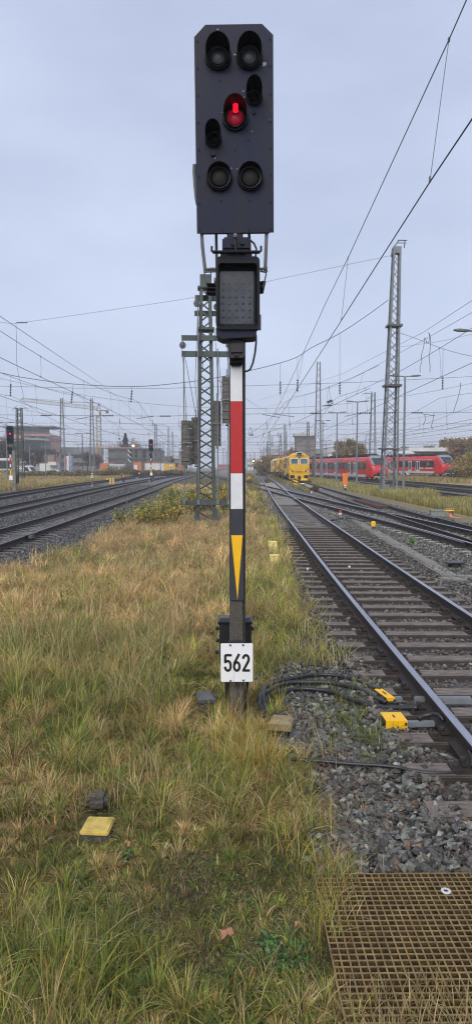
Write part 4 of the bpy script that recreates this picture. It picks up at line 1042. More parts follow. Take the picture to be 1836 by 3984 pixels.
drops = [(at(1128*k,100*k,Yd[2]), cp[2]), (at(875*k,648*k,Yd[4]), cp[4]), (at(765*k,882*k,Yd[6]), cp[6]), (at(705*k,1010*k,Yd[7]*1.03), cp[7])]
place_line('thick overhead wire pair sweeping to the top right corner over the near track', cp, mp_, drops)
contact_line('C', .1, 'overhead line above the track of the yellow machine', 8, 330)
contact_line('E', .2, 'overhead line above the first siding beyond the lamp posts', 20, 260, zc=5.6)
contact_line('F', -.1, 'overhead line above the second siding beyond the lamp posts', 24, 190, zc=5.9)
contact_line('G', .2, 'overhead line above the nearer red train', 30, 180, zc=6.1)
contact_line('H', .2, 'overhead line above the red train by the buffer stop', 92, 168, zc=6.2, sup=(50, 115, 170))
contact_line('L', -.15, 'overhead line above the nearest left track', 8, 400, zm=7.6)
contact_line('M', .2, 'overhead line above the second left track', 14, 300)
contact_line('N', -.2, 'overhead line above the third left track', 26, 300, zc=5.9)
contact_line('O', 0, 'overhead line above the farthest left track', 56, 235, zc=6.0)
contact_line('B', .1, 'overhead line following the curved connecting track', 30, 220, zm=7.8)
def insul(mb, p, d, L=.9, r=.07):
    p = Vector(p); d = Vector(d).normalized(); n = 5
    for i in range(n): a = p + d * (L * (i + .15) / n); mb.cyl(a, a + d * L * .6 / n, r, r * .7, 8)
# cross spans at 55 m
def cross(label, pts, r=.02, ins=(), drop=(), steady=(), m='wire'):
    t = thing('span_wire', label, 'span wire', pts[0], 0, 'span wires crossing the whole yard'); o0 = pts[0]
    MB().tube(pts, r, 5).build('rope', M[m], t, off=o0)
    for p in ins:
        mb = MB(); insul(mb, p, (1, 0, .0)); mb.build('insulator', M['insul'], t, off=o0)
    for a, b, isl in drop:
        mb = MB().tube([a, b], .012, 4); mb.build('dropper', M['wire'], t, off=o0)
        if isl is not None: mb = MB(); c = Vector(a).lerp(Vector(b), isl); insul(mb, c, Vector(b) - Vector(a), 1.0, .075); mb.build('insulator', M['insul'], t, off=o0)
    for a, b in steady: MB().tube([a, b], .022, 5).build('steady_arm', M['wire'], t, off=o0)
Y5 = 55.0
A5 = lambda x, y, Y=Y5: at(x, y, Y)
def curve_through(P, n=6):
    P = [Vector(p) for p in P]; Q = []
    for i in range(len(P) - 1):
        p0, p1, p2, p3 = P[max(0, i-1)], P[i], P[i+1], P[min(len(P)-1, i+2)]
        for q in range(n):
            u = q / n; Q.append(.5 * ((2*p1) + (-p0+p2)*u + (2*p0-5*p1+4*p2-p3)*u*u + (-p0+3*p1-3*p2+p3)*u**3))
    Q.append(P[-1]); return Q
cross('top rope from the tall right mast head sinking to the upper left', curve_through([A5(1530,992), A5(1044,1094), A5(758,1156), A5(472,1200), A5(75,1256), A5(0,1253), A5(-260,1235)]), .014, ins=[A5(66,1255)], m='wire2')
cross('wavy hanging jumper wire dropping from the top rope at far left', curve_through([A5(64,1258), A5(66,1330), A5(66,1400), A5(72,1450), A5(84,1500), A5(92,1540), A5(88,1556)]), .013)
cross('sagging support rope from the tall right mast down behind the signal to the left', curve_through([A5(1509,1167), A5(1430,1225), A5(1321,1297), A5(1213,1352), A5(1157,1388), A5(1090,1412), A5(980,1440), A5(850,1468), A5(700,1490), A5(515,1504), A5(286,1494), A5(100,1470), A5(0,1449), A5(-200,1400)]), .025,
      drop=[(A5(1321,1297), A5(1321,1540), .78), (A5(1157,1388), A5(1157,1530), .62), (A5(1090,1412), A5(1090,1545), .55), (A5(515,1504), A5(511,1556), .28), (A5(286,1494), A5(280,1556), .45), (A5(45,1460), A5(42,1545), .40)])
cross('sagging support rope from the tall right mast towards the right edge', curve_through([A5(1549,1293), A5(1630,1322), A5(1722,1357), A5(1836,1386), A5(1990,1400)]), .018, drop=[(A5(1722,1357), A5(1720,1510), .72)], m='wire2')
cross('upper straight rope crossing the yard at mast mid height', [A5(-200,1498), A5(0,1502), A5(300,1510), A5(640,1511), A5(1000,1500), A5(1400,1487), A5(1836,1465), A5(2000,1460)], .014, drop=[(A5(1228,1492), A5(1250,1496), None)], m='wire')
cross('lower straight rope with dark insulators crossing the yard', [A5(-200,1611), A5(0,1614), A5(320,1617), A5(640,1619), A5(1000,1610), A5(1400,1607), A5(1836,1604), A5(2000,1603)], .015,
      ins=[A5(160,1616), A5(400,1617), A5(622,1619), A5(1205,1608), A5(1398,1607), A5(1495,1606), A5(1600,1606)], steady=[(A5(295,1632), A5(375,1617)), (A5(532,1629), A5(600,1619)), (A5(1020,1612), A5(1085,1624)), (A5(1068,1611), A5(1145,1622)), (A5(1340,1620), A5(1400,1608)), (A5(1640,1610), A5(1690,1618))])
for Y, zs, lab in ((115, (15.5, 9.6, 6.5), 'second'), (150, (14, 10.5, 7.2), 'third'), (205, (14.5, 9.8, 6.6), 'fourth'), (270, (14, 9.5, 6.6), 'fifth'), (350, (13, 9.5, 6.6), 'sixth')):
    xl, xr = -.36 * Y, .37 * Y
    cross('sagging support rope of the %s row of span wires counted from the front' % lab, sagpts((xl, Y, zs[0] + 2), (xr, Y + 2, zs[0] + 1.5), 5.2, 20), .024, drop=[((x, Y + 1, zs[0] + 1.7 - 5.2 * 4 * ((x - xl) / (xr - xl)) * (1 - (x - xl) / (xr - xl))), (x + .2, Y + 1, zs[1] - 1.6), .55) for x in [TF[q](min(Y, 180)) for q in 'ACMLNF']])
    cross('upper straight rope of the %s row of span wires' % lab, [(xl, Y, zs[1]), (0, Y + 1, zs[1] - .15), (xr, Y + 2, zs[1])], .020, m='wire2')
    cross('lower straight rope of the %s row of span wires' % lab, [(xl, Y, zs[2]), (0, Y + 1, zs[2] - .1), (xr, Y + 2, zs[2])], .020, ins=[(TF[q](min(Y, 180)) + 1.6, Y + 1, zs[2] - .05) for q in 'ACLMF'], steady=[((TF[q](min(Y, 180)) + .2, Y + 1, zs[2] - .6), (TF[q](min(Y, 180)) + 1.6, Y + 1, zs[2] - .1)) for q in 'ACLMF'])
# jumpers and hanging gear
def jumper(pts, lab, r=.016):
    o = MB().tube(curve_through(pts, 4), r, 5).build('jumper_cable', M['wire']); tag(o, lab, 'jumper cable', 'jumper cables between the wires')
J = 40.0
B_ = lambda x, y: at(1000 + x / 1.42, 1300 + y / 1.42, J)
jumper([B_(923,20), B_(918,70), B_(905,120), B_(908,150), B_(898,180), B_(899,212)], 'left leg of the paired wavy jumpers hanging right of the tall mast')
jumper([B_(927,20), B_(940,50), B_(952,20), B_(945,-10), B_(955,20), B_(953,90), B_(948,140), B_(953,170), B_(952,212)], 'right leg of the paired wavy jumpers hanging right of the tall mast')
jumper([B_(1122,268), B_(1118,310), B_(1105,360), B_(1090,405), B_(1082,430)], 'single curved jumper hanging near the right edge')
jumper([B_(975,435), B_(970,470), B_(962,505), B_(966,528)], 'short curved jumper right of the nearest lamp post')
jumper([B_(922,445), B_(928,470), B_(916,500)], 'shortest curved jumper right of the nearest lamp post')
K_ = lambda x, y: at(x, y, 50)
# feeder-like wires on the right, linking masts
def wire(lab, pts, r=.013, m='wire2'):
    o = MB().tube(pts, r, 5).build('overhead_wire', M[m]); tag(o, lab, 'wire', 'single wires strung over the yard')
kk = 1.5467
wire('wire rising from the distant middle masts to the upper right edge, topmost of the pair', [at(1000, 1560, 150), at(1330, 1455, 80), at(1650, 1290, 45), at(1836, 1168, 36), at(2000, 1060, 30)])
wire('wire rising from the distant middle masts to the upper right edge, lower of the pair', [at(985, 1600, 160), at(1330, 1495, 80), at(1660, 1315, 45), at(1836, 1215, 37), at(2000, 1120, 31)])
wire('wire from the green lattice mast sinking to the right behind the post', [at(850,1480,27.5), at(1000,1580,90), at(1120,1640,170)])
wire('wire crossing upper left corner to the distant middle', [at(-150,1110,20), at(0,1229,26), at(230,1385,40), at(395,1495,60), at(665,1717,160)], .012)
wire('long wire from the tall right mast collar to the right edge', [at(1553,1350,55), at(1700,1330,48), at(1836,1300,42)], .01)
# hanging section insulator
t = thing('section_insulator', 'small dark device with bracket hanging on the wires right of the post', 'section insulator', at(1275, 1570, 60)); o0 = tuple(t.location)
mb = MB(); mb.bar(at(1255,1582,60), at(1297,1568,60), .05); mb.bar(at(1262,1578,60), at(1290,1578,60), .08); mb.build('runner', M['wire'], t, off=o0)
mb = MB(); insul(mb, at(1272,1566,60), (1,0,.4), .5, .14); mb.build('insulator', M['insul'], t, off=o0); MB().tube([at(1279,1500,60), at(1283,1545,60), at(1278,1570,60)], .014, 4).build('dropper', M['wire'], t, off=o0)
t = thing('section_insulator', 'small twin device with curved rods hanging close to the striped post', 'section insulator', at(975, 1690, 80)); o0 = tuple(t.location)
mb = MB(); insul(mb, at(969,1692,80), (1,0,0), .5, .16); mb.build('insulator', M['insul'], t, off=o0); MB().tube(curve_through([at(970,1695,80), at(971,1668,80), at(976,1664,80), at(982,1690,80)]), .02, 4).build('rod', M['wire'], t, off=o0)
# small blue diamond sign on wire
t = thing('diamond_sign', 'small blue diamond sign hanging from the wires above the spruce', 'sign', at(465, 1707, 120)); MB().box((0,0,0),(.36,.03,.36),ry=R(45)).build('sign_plate', M['cblue'], t); MB().tube([(0,0,.25),(-.25,0,1.9)], .03, 4).build('rod', M['wire'], t)

# ------------------------------------------------------------------ distant signals
def small_signal(base, topsrc, label, concrete, num=True):
    x, y, _ = base; t = thing('railway_signal', label, 'railway signal', (x, y, -.03), 0, 'red lit railway signals along the left tracks')
    h = topsrc
    if concrete: MB().box((.0, 0, h * .31), (.36, .3, h * .62), bev=.02).build('post', M['conc'], t); px_ = -.30
    else: MB().box((0, 0, h * .36), (.16, .16, h * .72)).build('post', M['postd'], t); px_ = 0
    q = MB().prism([(px_-.31, h-1.72), (px_+.31, h-1.72), (px_+.31, h-.10), (px_+.20, h), (px_-.20, h), (px_-.31, h-.10)], -.10, .12)
    sb = q.build('screen_board', M['dark'], t)
    for dx, dz, r in ((-.14,-.25,.10),(.14,-.25,.10),(-.14,-1.35,.10),(.14,-1.35,.10),(.12,-.58,.065),(-.14,-.95,.065)):
        mb = MB(); n = 12; f = [(px_+dx + r*math.cos(a), -.10, h+dz + r*math.sin(a)) for a in [math.pi*k/(n-1) for k in range(n)]]; b = [(p[0], -.38, p[2] - .01) for p in f]
        mb.loft([f, b], closed=False, cap=False); mb.cyl((px_+dx, -.115, h+dz), (px_+dx, -.10, h+dz), r * .8, n=12); mb.build('lamp_hood', M['darker'], t)
    MB().cyl((px_+.03, -.13, h-.75), (px_+.03, -.10, h-.75), .075, n=14).build('red_lens', M['led'], t)
    MB().prism([(px_-.26, h-2.05), (px_+.16, h-2.05), (px_+.16, h-2.6), (px_+.05, h-2.75), (px_-.10, h-2.6), (px_-.24, h-2.2)], -.25, .05).build('indicator_hood', M['darker'], t)
    MB().box((px_+.03, 0, h-1.85), (.22, .15, .3)).build('neck', M['galvd'], t)
    z = h - 2.75; 
    for name, hh, m in (('white_plate', .30, 'white'), ('red_plate', .62, 'red'), ('white_plate', .30, 'white'), ('slate_plate', .22, 'plateb'), ('yellow_plate', .55, 'yellow')):
        MB().box((px_+.03, -.20, z - hh/2), (.13, .02, hh)).build(name, M[m], t); z -= hh
    MB().box((px_+.03, -.17, h - 3.8), (.06, .04, 2.1)).build('plate_rail', M['postd'], t)
    MB().box((px_+.05, -.19, 1.25), (.34, .02, .42)).build('number_plate', M['enamel'], t)
    MB().box((.28, .1, 1.15), (.22, .3, .9), bev=.02).build('cabinet', M['black'], t)
b = gnd(58, 1909, -.03); p = at(50, 1657, b[1]); small_signal(b, p[2] + .03, 'red lit signal on a pale concrete post at the far left, larger of the two', True)
b = gnd(589, 1878, -.03); p = at(588, 1709, b[1]); small_signal(b, p[2] + .03, 'smaller red lit signal on a dark post in front of the building site', False)
for sx, sy, zt, lab in ((987,1794,5.0,'left one of two tiny amber lit signals at the vanishing rails'),(1018,1794,5.0,'right one of two tiny amber lit signals at the vanishing rails')):
    p = at(sx, sy, 330); t = thing('light_signal', lab, 'light signal', (p[0], 330, 0), 0, 'amber lit signals far down the line')
    MB().box((0,0,2.4),(.25,.25,4.8)).build('post', M['postd'], t); MB().box((0,0,p[2]),(.9,.25,2.2),bev=.1).build('screen_board', M['dark'], t); MB().cyl((-.1,-.16,p[2]),(-.1,-.12,p[2]),.36,n=12).build('amber_lens', M['ledo'], t)
# orange board with dwarf signal
x, y, _ = gnd(1341, 1908, -.03); s = y / FPX
t = thing('orange_board', 'upright orange board above a black box with a white bar disc', 'signal board', (x, y, -.03))
MB().box((0,0,.2),(.1,.1,.5)).build('post', M['postd'], t); MB().box((0,0,(1908-1864)*s),(20*s,.05,47*s),bev=.01).build('orange_panel', M['orange'], t)
MB().box((0,-.02,14*s+.06),(15*s,.12,12*s),bev=.02).build('black_box', M['black'], t); MB().cyl((0,-.09,14*s+.06),(0,-.08,14*s+.06),.15,n=16).build('white_disc', M['enamel'], t); MB().box((0,-.10,14*s+.06),(.26,.015,.06)).build('black_bar', M['ink'], t)
# striped board
x, y, _ = gnd(1150, 1897, -.03); s = y / FPX
t = thing('striped_board', 'yellow board with black diagonal stripes standing before the yellow machine', 'hazard board', (x, y, -.03))
w, h = 17*s, 31*s; MB().box((0,0,h/2+.05),(w,.05,h)).build('yellow_panel', M['yellow'], t)
mb = MB()
for k_ in range(3): z = .05 + h * (.12 + k_ * .36); mb.prism([(-w/2, z + h*.10), (w/2, z - h*.08), (w/2, z + h*.07), (-w/2, z + h*.25)], -.032, -.027)
mb.build('black_stripe', M['ink'], t)
x, y, _ = gnd(1176, 1898, -.03)
t = thing('dwarf_signal', 'low black dwarf signal showing two white lights', 'dwarf signal', (x, y, -.03)); MB().box((0,0,.15),(.14,.12,.3)).build('foot', M['postd'], t)
MB().box((0,0,.43),(.46,.2,.36),bev=.05).build('signal_box', M['black'], t)
for dx in (-.11, .10): MB().cyl((dx,-.12,.45),(dx,-.1,.45),.05,n=10).build('white_lens', M['ledw'], t)
for sx, sy, lab in ((482,1876,'nearer black dwarf signal with an orange triangle on the left tracks'),(543,1856,'farther black dwarf signal by the left tracks')):
    x, y, _ = gnd(sx, sy, -.03); s = y / FPX; t = thing('dwarf_signal', lab, 'dwarf signal', (x, y, -.03)); MB().box((0,0,.2),(.25,.2,.4)).build('foot', M['postd'], t)
    MB().prism([(-.3,1.0),(.3,1.0),(.24,.45),(0,.25),(-.24,.45)],-.1,.1).build('signal_box', M['black'], t)
    mb = MB(); mb.prism([(-.22,.95),(.22,.95),(.0,.62)],-.115,-.102).build('triangle', M['orange'] if sx < 500 else M['white'], t)
x, y, _ = gnd(434, 1884, -.03); t = thing('point_machine', 'yellow twin plate switch box left of the dwarf signal', 'switch box', (x, y, -.03))
MB().box((-.1,0,.42),(.30,.3,.78),bev=.02).build('box_body', M['yblock'], t); MB().box((.25,.1,.44),(.26,.2,.86),bev=.02).build('side_plate', M['yblock'], t); MB().box((-.5,0,.7),(.3,.2,.25),bev=.02).build('small_box', M['yblock'], t)
x, y, _ = gnd(360, 1896, -.03); t = thing('switch_lever', 'pale switch lever with a round weight between the left tracks', 'switch lever', (x, y, -.03))
MB().cyl((0,0,0),(0,0,.3),.22,.14,10).cyl((0,0,.3),(0,0,1.1),.06,n=8).build('stand', M['conc'], t); MB().cyl((0,0,1.05),(0,0,1.35),.16,n=10).cyl((0,0,1.45),(0,0,1.6),.12,n=10).build('lever_weight', M['cream'], t); MB().bar((0,0,.9),(.45,0,.1),.06).build('lever_arm', M['postc'], t)
x, y, _ = gnd(968, 1872, -.03); t = thing('marker_board', 'small yellow black marker board in weeds right beside the post', 'marker board', (x, y, -.03)); MB().box((0,0,.5),(.4,.3,.5),bev=.03,ry=.3).build('yellow_panel', M['yellow'], t); MB().box((0,-.16,.5),(.1,.02,.55),ry=-.6).build('black_stripe', M['ink'], t)
x, y, _ = gnd(667, 1842, -.03); t = thing('striped_board', 'tiny yellow black striped board near the white site containers', 'hazard board', (x, y, -.03)); MB().box((0,0,.7),(.9,.1,1.2)).build('yellow_panel', M['yellow'], t)
mb = MB(); [mb.prism([(-.45,z),(.45,z+.3),(.45,z+.5),(-.45,z+.2)],-.07,-.055) for z in (.15,.5,.85)]; mb.build('black_stripe', M['ink'], t)
# ------------------------------------------------------------------ red trains
def sect(hw, z0, z1, x, rr=.45):
    q = [(x, -hw*.94, z0), (x, -hw, z0 + .15), (x, -hw, z1 - rr), (x, -hw*.93, z1 - rr*.45), (x, -hw*.70, z1 - rr*.1), (x, 0, z1), (x, hw*.70, z1 - rr*.1), (x, hw*.93, z1 - rr*.45), (x, hw, z1 - rr), (x, hw, z0 + .15), (x, hw*.94, z0)]
    return q
def red_train(nose, head, cars, label, red, stripes=False):
    t = thing('passenger_train', label, 'train', nose, head, 'red passenger trains')
    x = 0; hw = 1.46; first = True
    for L in cars:
        xe = x - L
        if first:
            rings = [sect(.95,.75,1.5,-.02,.3), sect(1.22,.5,1.95,-.15,.4), sect(1.36,.42,2.35,-.42,.5), sect(1.43,.40,3.0,-.95,.5), sect(hw,.38,3.5,-1.6,.5), sect(hw,.38,3.72,-2.3,.5), sect(hw,.38,3.75,xe+.25,.5)]
        else: rings = [sect(hw,.38,3.75,x-.25,.5), sect(hw,.38,3.75,xe+.25,.5)]
        MB().loft(rings).build('car_body', M[red] if first or stripes else M['trainp'], t, smooth=False)  # rear cars: haze and wet reflection put into a paler red
        a = x - (2.8 if first else .3); b = xe + .3
        # grey skirt and white line
        for s in (-1, 1):
            mb = MB(); mb.box(((a+b)/2, s*1.465, .60), (a-b, .03, .42)); mb.build('skirt', M['trainw'], t)
            mb = MB(); mb.box(((a+b)/2, s*1.472, 3.08), (a-b, .02, .09)); 
            if stripes and first: mb.box((a - 1.9, s*1.475, 1.38), (2.6, .02, .22)).box((a - 5.2, s*1.475, 1.38), (2.2, .02, .22))
            mb.build('white_stripe', M['trainw'], t)
            if stripes and first: MB().box((a - 1.6, s*1.476, 3.02), (1.4, .03, .16)).build('yellow_stripe', M['yellow'], t)
            band = MB().box(((a+b)/2, s*1.468, 2.18), (a-b-.1, .03, 1.12)).build('window_band', M['glass'], t)
            dl = [a - (6.2 if first else 3.9), b + 4.6] if L > 14 else [(a+b)/2]
            nwin = int((a-b) / 1.45)
            for i in range(nwin):
                xc = a - (i + .5) * (a-b) / nwin
                if all(abs(xc - d) > 1.15 for d in dl): MB().box((xc, s*1.486, 2.2), (1.12, .012, .84), bev=.004).build('window', M['glassl'] if i % 3 == 1 else M['glass'], t)
            for d in dl:
                dr = MB().box((d, s*1.485, 1.62), (1.5, .03, 2.35), bev=.01).build('door', M['trainw'], t)
                for e in (-.34, .34): MB().box((d + e, s*1.504, 1.85), (.44, .012, 1.5)).build('door_glass', M['glass'], dr)
        # roof gear
        mb = MB()
        for i in range(3):
            xc = a - (i + .5) * (a - b) / 3; mb.box((xc, 0, 3.93), ((a-b)/3*.78, 1.9, .34), bev=.12); mb.box((xc + .6, .2, 4.12), (1.2, 1.1, .18), bev=.05)
        mb.build('roof_equipment', M['under'], t)
        if first: MB().box((-3.0, 0, 3.78), (2.0, 1.8, .25), bev=.1).build('roof_fairing', M['traing'], t)
        bx = ([x - 2.9] if first else [x]) + ([xe + 2.6] if L == cars[-1] and not first else [])
        for q in bx:
            mb = MB()
            for dx in (-1.2, 1.2):
                for s in (-1, 1): mb.cyl((q+dx, s*.72, .42), (q+dx, s*.86, .42), .42, n=16)
            mb.box((q, 0, .5), (3.2, 2.3, .3), bev=.04); mb.build('bogie', M['under'], t)
        MB().box(((a+b)/2, 0, .45), ((a-b)*.5, 2.3, .4)).build('underframe', M['under'], t)
        if not first or True: MB().box((xe, 0, 2.05), (.7, 2.55, 3.1), bev=.08).build('gangway', M['under'], t)
        x = xe; first = False
    # front: grey mask, windscreen, lights, coupler
    pf = lambda u, hwx: [(-.42 - 1.18*u + .02, s * hwx, 2.30 + 1.20*u + .03) for s in (-1, 1)]
    mk = MB(); 
    L0 = [(-.40,-1.16,2.28),(-.40,1.16,2.28),(-1.0,1.30,2.92),(-1.72,1.30,3.50),(-2.1,1.05,3.74),(-2.1,-1.05,3.74),(-1.72,-1.30,3.50),(-1.0,-1.30,2.92)]
    mk.add(L0 + [(p[0]+.06,p[1],p[2]+.08) for p in L0], [tuple(range(7,-1,-1)), tuple(range(8,16))] + [(i,(i+1)%8,(i+1)%8+8,i+8) for i in range(8)]); mk.build('cab_mask', M['traing'], t)
    W0 = [(-.37,-.84,2.42),(-.37,.84,2.42),(-1.44,1.0,3.40),(-1.44,-1.0,3.40)]
    MB().add([(p[0]+.09,p[1],p[2]+.07) for p in W0] + [(p[0]+.04,p[1],p[2]+.02) for p in W0], [(0,1,2,3),(7,6,5,4),(0,4,5,1),(1,5,6,2),(2,6,7,3),(3,7,4,0)]).build('windscreen', M['glass'], t)
    for s in (-1, 1):
        hl = MB().loft([[(-.1, s*(1.0 + .13*math.cos(a)), 1.78 + .26*math.sin(a)) for a in [2*math.pi*k/12 for k in range(12)]], [(-.27+.36, s*(1.0 + .10*math.cos(a)), 1.78 + .2*math.sin(a)) for a in [2*math.pi*k/12 for k in range(12)]]]).build('headlight', M['traing'], t)
        for z in (1.68, 1.9): MB().cyl((.085, s*1.0, z), (.105, s*1.0, z), .07, n=10).build('lamp', M['trainw'], hl)
    MB().cyl((.02,0,1.72),(.07,0,1.72),.17,n=14).build('emblem', M['trainw'], t)
    MB().box((-.1,0,.85),(.5,1.15,.62),bev=.05).build('coupler_recess', M['ink'], t); MB().box((.2,0,.8),(.6,.3,.3),bev=.04).build('coupler', M['under'], t)
    MB().box((.03,0,.46),(.3,2.0,.14),bev=.04).build('lower_apron', M['trainw'], t)
    for s in (-1, 1): MB().box((.08, s*.9, .78), (.12,.42,.28), bev=.03).build('foot_step', M['under'], t)
    return t
hd = math.atan2(-49, 6.15)
red_train((22.75, 108, .19), hd, [17.0, 15.6, 15.6, 17.0], 'nearer red passenger train with paler rear cars, nose behind the big lattice mast', 'trainr')
hd = math.atan2(-24, 6.0)
red_train((39.2, 126, .59), hd, [17.0, 15.6, 17.0], 'red passenger train with yellow stripe whose nose stands at the buffer stop', 'trainr', True)
# buffer stop
t = thing('buffer_stop', 'dark steel buffer stop with a round white disc, right of the red train nose', 'buffer stop', (39.6, 121.5, .3), 0)
mb = MB()
for s in (-1, 1): mb.bar((s*1.7, 0, 0), (s*1.5, 0, 1.3), .25).bar((s*1.7+.5, .6, 0), (s*1.5, 0, 1.2), .2)
mb.build('leg', M['greend'], t); MB().box((0,-.1,1.3),(4.8,.25,.45)).build('buffer_beam', M['greend'], t); MB().box((2.3,-.15,2.0),(.9,.2,.9)).build('lamp_box', M['ink'], t); MB().cyl((2.3,-.3,2.0),(2.3,-.25,2.0),.32,n=14).build('white_disc', M['enamel'], t)

# ------------------------------------------------------------------ yellow maintenance machine (front faces -Y)
mx, my_ = 8.84, 96.0
t = thing('maintenance_train', 'yellow track maintenance machine with two white framed front windows', 'maintenance machine', (mx, my_, .19), 0)
def ring(y, hw, z0, z1, zr, hr): return [(-hw, y, z0), (hw, y, z0), (hw, y, z1), (hr, y, zr), (-hr, y, zr), (-hw, y, z1)]
MB().loft([ring(0, 1.42, 1.15, 3.35, 3.7, 1.0), ring(.5, 1.46, 1.1, 3.45, 4.0, .75), ring(3.2, 1.46, 1.1, 3.45, 4.0, .75)]).build('cab', M['myel'], t)
MB().box((0, .25, 3.92), (.95, 1.2, .42), bev=.05).build('roof_box', M['cwhite'], t).parent = t
MB().box((0, -.38, 3.92), (.7, .06, .26), bev=.01).build('roof_lamp', M['ink'], t)
MB().box((-.3, .8, 4.18), (.6, .5, .22), bev=.06).build('roof_hatch', M['ink'], t)
MB().cyl((0,-.42,3.62),(0,-.30,3.62),.16,n=10).build('horn', M['galvd'], t)
for s in (-1, 1):
    f = MB().box((s*.68, -.03, 2.85), (1.14, .05, .88), bev=.03).build('window_frame', M['enamel'], t)
    MB().box((s*.68, -.06, 2.85), (.98, .03, .72), bev=.02).build('window', M['glassl'], f)
    MB().bar((s*.68, -.09, 3.25), (s*.80, -.09, 2.95), .03).build('wiper', M['ink'], f)
    MB().cyl((s*.92, -.09, 1.46), (s*.92, 0, 1.46), .14, n=12).build('headlight', M['galvd'], t)
    MB().cyl((s*1.18, -.05, 1.72), (s*1.18, 0, 1.72), .09, n=10).build('tail_light', M['red'], t)
    MB().box((s*.98, -.12, .70), (.62, .4, .42), bev=.06).build('buffer', M['under'], t)
    MB().box((s*1.42, .3, 2.6), (.14, .3, .6), bev=.03).build('mirror', M['ink'], t)
MB().box((0, -.06, 1.38), (1.1, .10, .07), bev=.02).build('hand_rail', M['galvd'], t)
MB().box((0, .1, .72), (2.8, .5, .82), bev=.05).build('front_apron', M['myel'], t); MB().box((0,-.3,.55),(.35,.6,.5),bev=.05).build('coupler', M['under'], t)
MB().box((-.75,-.28,.22),(.6,.1,.3),bev=.02).build('number_board', M['galv'], t); MB().cyl((.1,-.28,.25),(1.1,-.28,.25),.2,n=10).build('snow_clearer', M['myel'], t)
mb = MB()
for yy in (1.6, 3.4, 14, 16, 28, 30, 42, 44):
    for s in (-1, 1): mb.cyl((s*.70, yy, .45), (s*.84, yy, .45), .45, n=14)
mb.build('wheel', M['under'], t)
MB().box((0, 27, .95), (2.5, 50, .38)).build('chassis', M['under'], t)
def msec(y0, y1, hw, z0, z1, m, nm='engine_housing'):
    MB().loft([ring(y0, hw, z0, z1-.4, z1, hw*.6), ring(y1, hw, z0, z1-.4, z1, hw*.6)]).build(nm, M[m], t)
msec(3.3, 9.5, 1.38, 1.2, 3.75, 'myelp'); msec(9.8, 13.5, 1.1, 1.2, 3.0, 'under', 'machinery'); msec(13.8, 20, 1.40, 1.2, 3.7, 'myel'); msec(20.3, 27, 1.1, 1.2, 2.9, 'galvd', 'machinery'); msec(27.2, 33, 1.42, 1.1, 3.6, 'myel'); msec(33.5, 40, 1.2, 1.2, 3.3, 'myelp'); msec(41, 50, 1.46, 1.0, 3.7, 'myelp', 'rear_cab')
mb = MB(); rn = random.Random(3)
for i in range(90): mb.box((-1.36 + rn.uniform(-.14, .12), rn.uniform(3, 46), rn.uniform(.6, 3.3)), (rn.uniform(.05,.3), rn.uniform(.2,1.4), rn.uniform(.06,.5)), bev=.01)
mb.build('side_machinery', M['galvd'], t)
mb = MB()
for i in range(50): mb.box((-1.42 + rn.uniform(-.12, .1), rn.uniform(3, 46), rn.uniform(.9, 3.2)), (rn.uniform(.05,.25), rn.uniform(.2,1.4), rn.uniform(.06,.5)), bev=.01)
mb.build('side_panel', M['myel'], t)
for q in (3.6, 12, 20, 29): MB().cyl((-1.0, q, 3.7), (-1.0, q, 3.95), .1, n=8).build('beacon', M['orange'], t)

# ------------------------------------------------------------------ buildings
def building(name, label, x0, x1, Y, depth, h, m, rows=(), win='glass', ww=1.3, wh=1.3, cols=6, roof=None, roofm='roofg', over=.4, rz=0, z0=0, cat='building', skip=()):
    cx = (x0 + x1) / 2; w = x1 - x0; t = thing(name, label, cat, (cx, Y, z0), rz)
    MB().box((0, depth/2, h/2 - .1), (w, depth, h + .2)).build('wall', M[m], t)
    MB().box((0, depth/2, h + (roof or .3)/2), (w + over*2, depth + over*2, roof or .3), bev=.03).build('roof', M[roofm], t)
    for r, z in enumerate(rows):
        for c in range(cols):
            if (r, c) in skip: continue
            x = -w/2 + (c + .5) * w / cols
            f = MB().box((x, -.02, z), (ww + .16, .10, wh + .16)).build('window', M['clad'], t)
            MB().box((x, -.08, z), (ww, .04, wh)).build('pane', M[win], f)
    return t
P3 = lambda x, y, Y: at(x, y, Y)
X = lambda sx, Y: (sx - 918) / FPX * Y
Zs = lambda sy, Y: CZ + (HOR - sy) / FPX * Y
# brown signal tower with overhanging roof
Y = 200; xl, xr = X(1151, Y), X(1222, Y); h = Zs(1697, Y)
tw = thing('signal_box_tower', 'brown masonry signal box tower with overhanging grey flat roof behind the yellow machine', 'tower', ((xl+xr)/2, Y, 0))
w = xr - xl
MB().box((0, 3, h/2), (w, 6, h)).build('wall', M['brown'], tw)
MB().loft([[(-w/2-.5*a, -.5*a, z), (w/2+.5*a, -.5*a, z), (w/2+.5*a, 6+.5*a, z), (-w/2-.5*a, 6+.5*a, z)] for a, z in ((1.1,h-.1),(1.2,h+.25),(.9,h+.9),(.2,h+1.15))]).build('roof', M['roofg'], tw)
for i in range(6): 
    f = MB().box((-w/2 + (i+.5)*w/6, -.04, h-.85), (w/6*.82, .08, .9)).build('window', M['clad'], tw); MB().box((-w/2 + (i+.5)*w/6, -.1, h-.85), (w/6*.66, .04, .72)).build('pane', M['glassl'], f)
for xx, zz in ((0.4,4.6),(-.9,4.6),(.3,7.4)): MB().box((xx,-.05,zz),(.6,.1,.8)).build('window', M['clad'], tw)
building('annex', 'low grey roofed building between the brown tower and the autumn trees', X(1225,Y), X(1262,Y), 205, 8, Zs(1765,Y), 'brown', (3,), cols=2, roof=1.3)
building('grey_shed', 'wide grey flat roofed shed left of the brown tower', X(1049,250), X(1142,250), 250, 20, Zs(1770,250), 'clad', (3.5,), cols=5, roof=1.6)
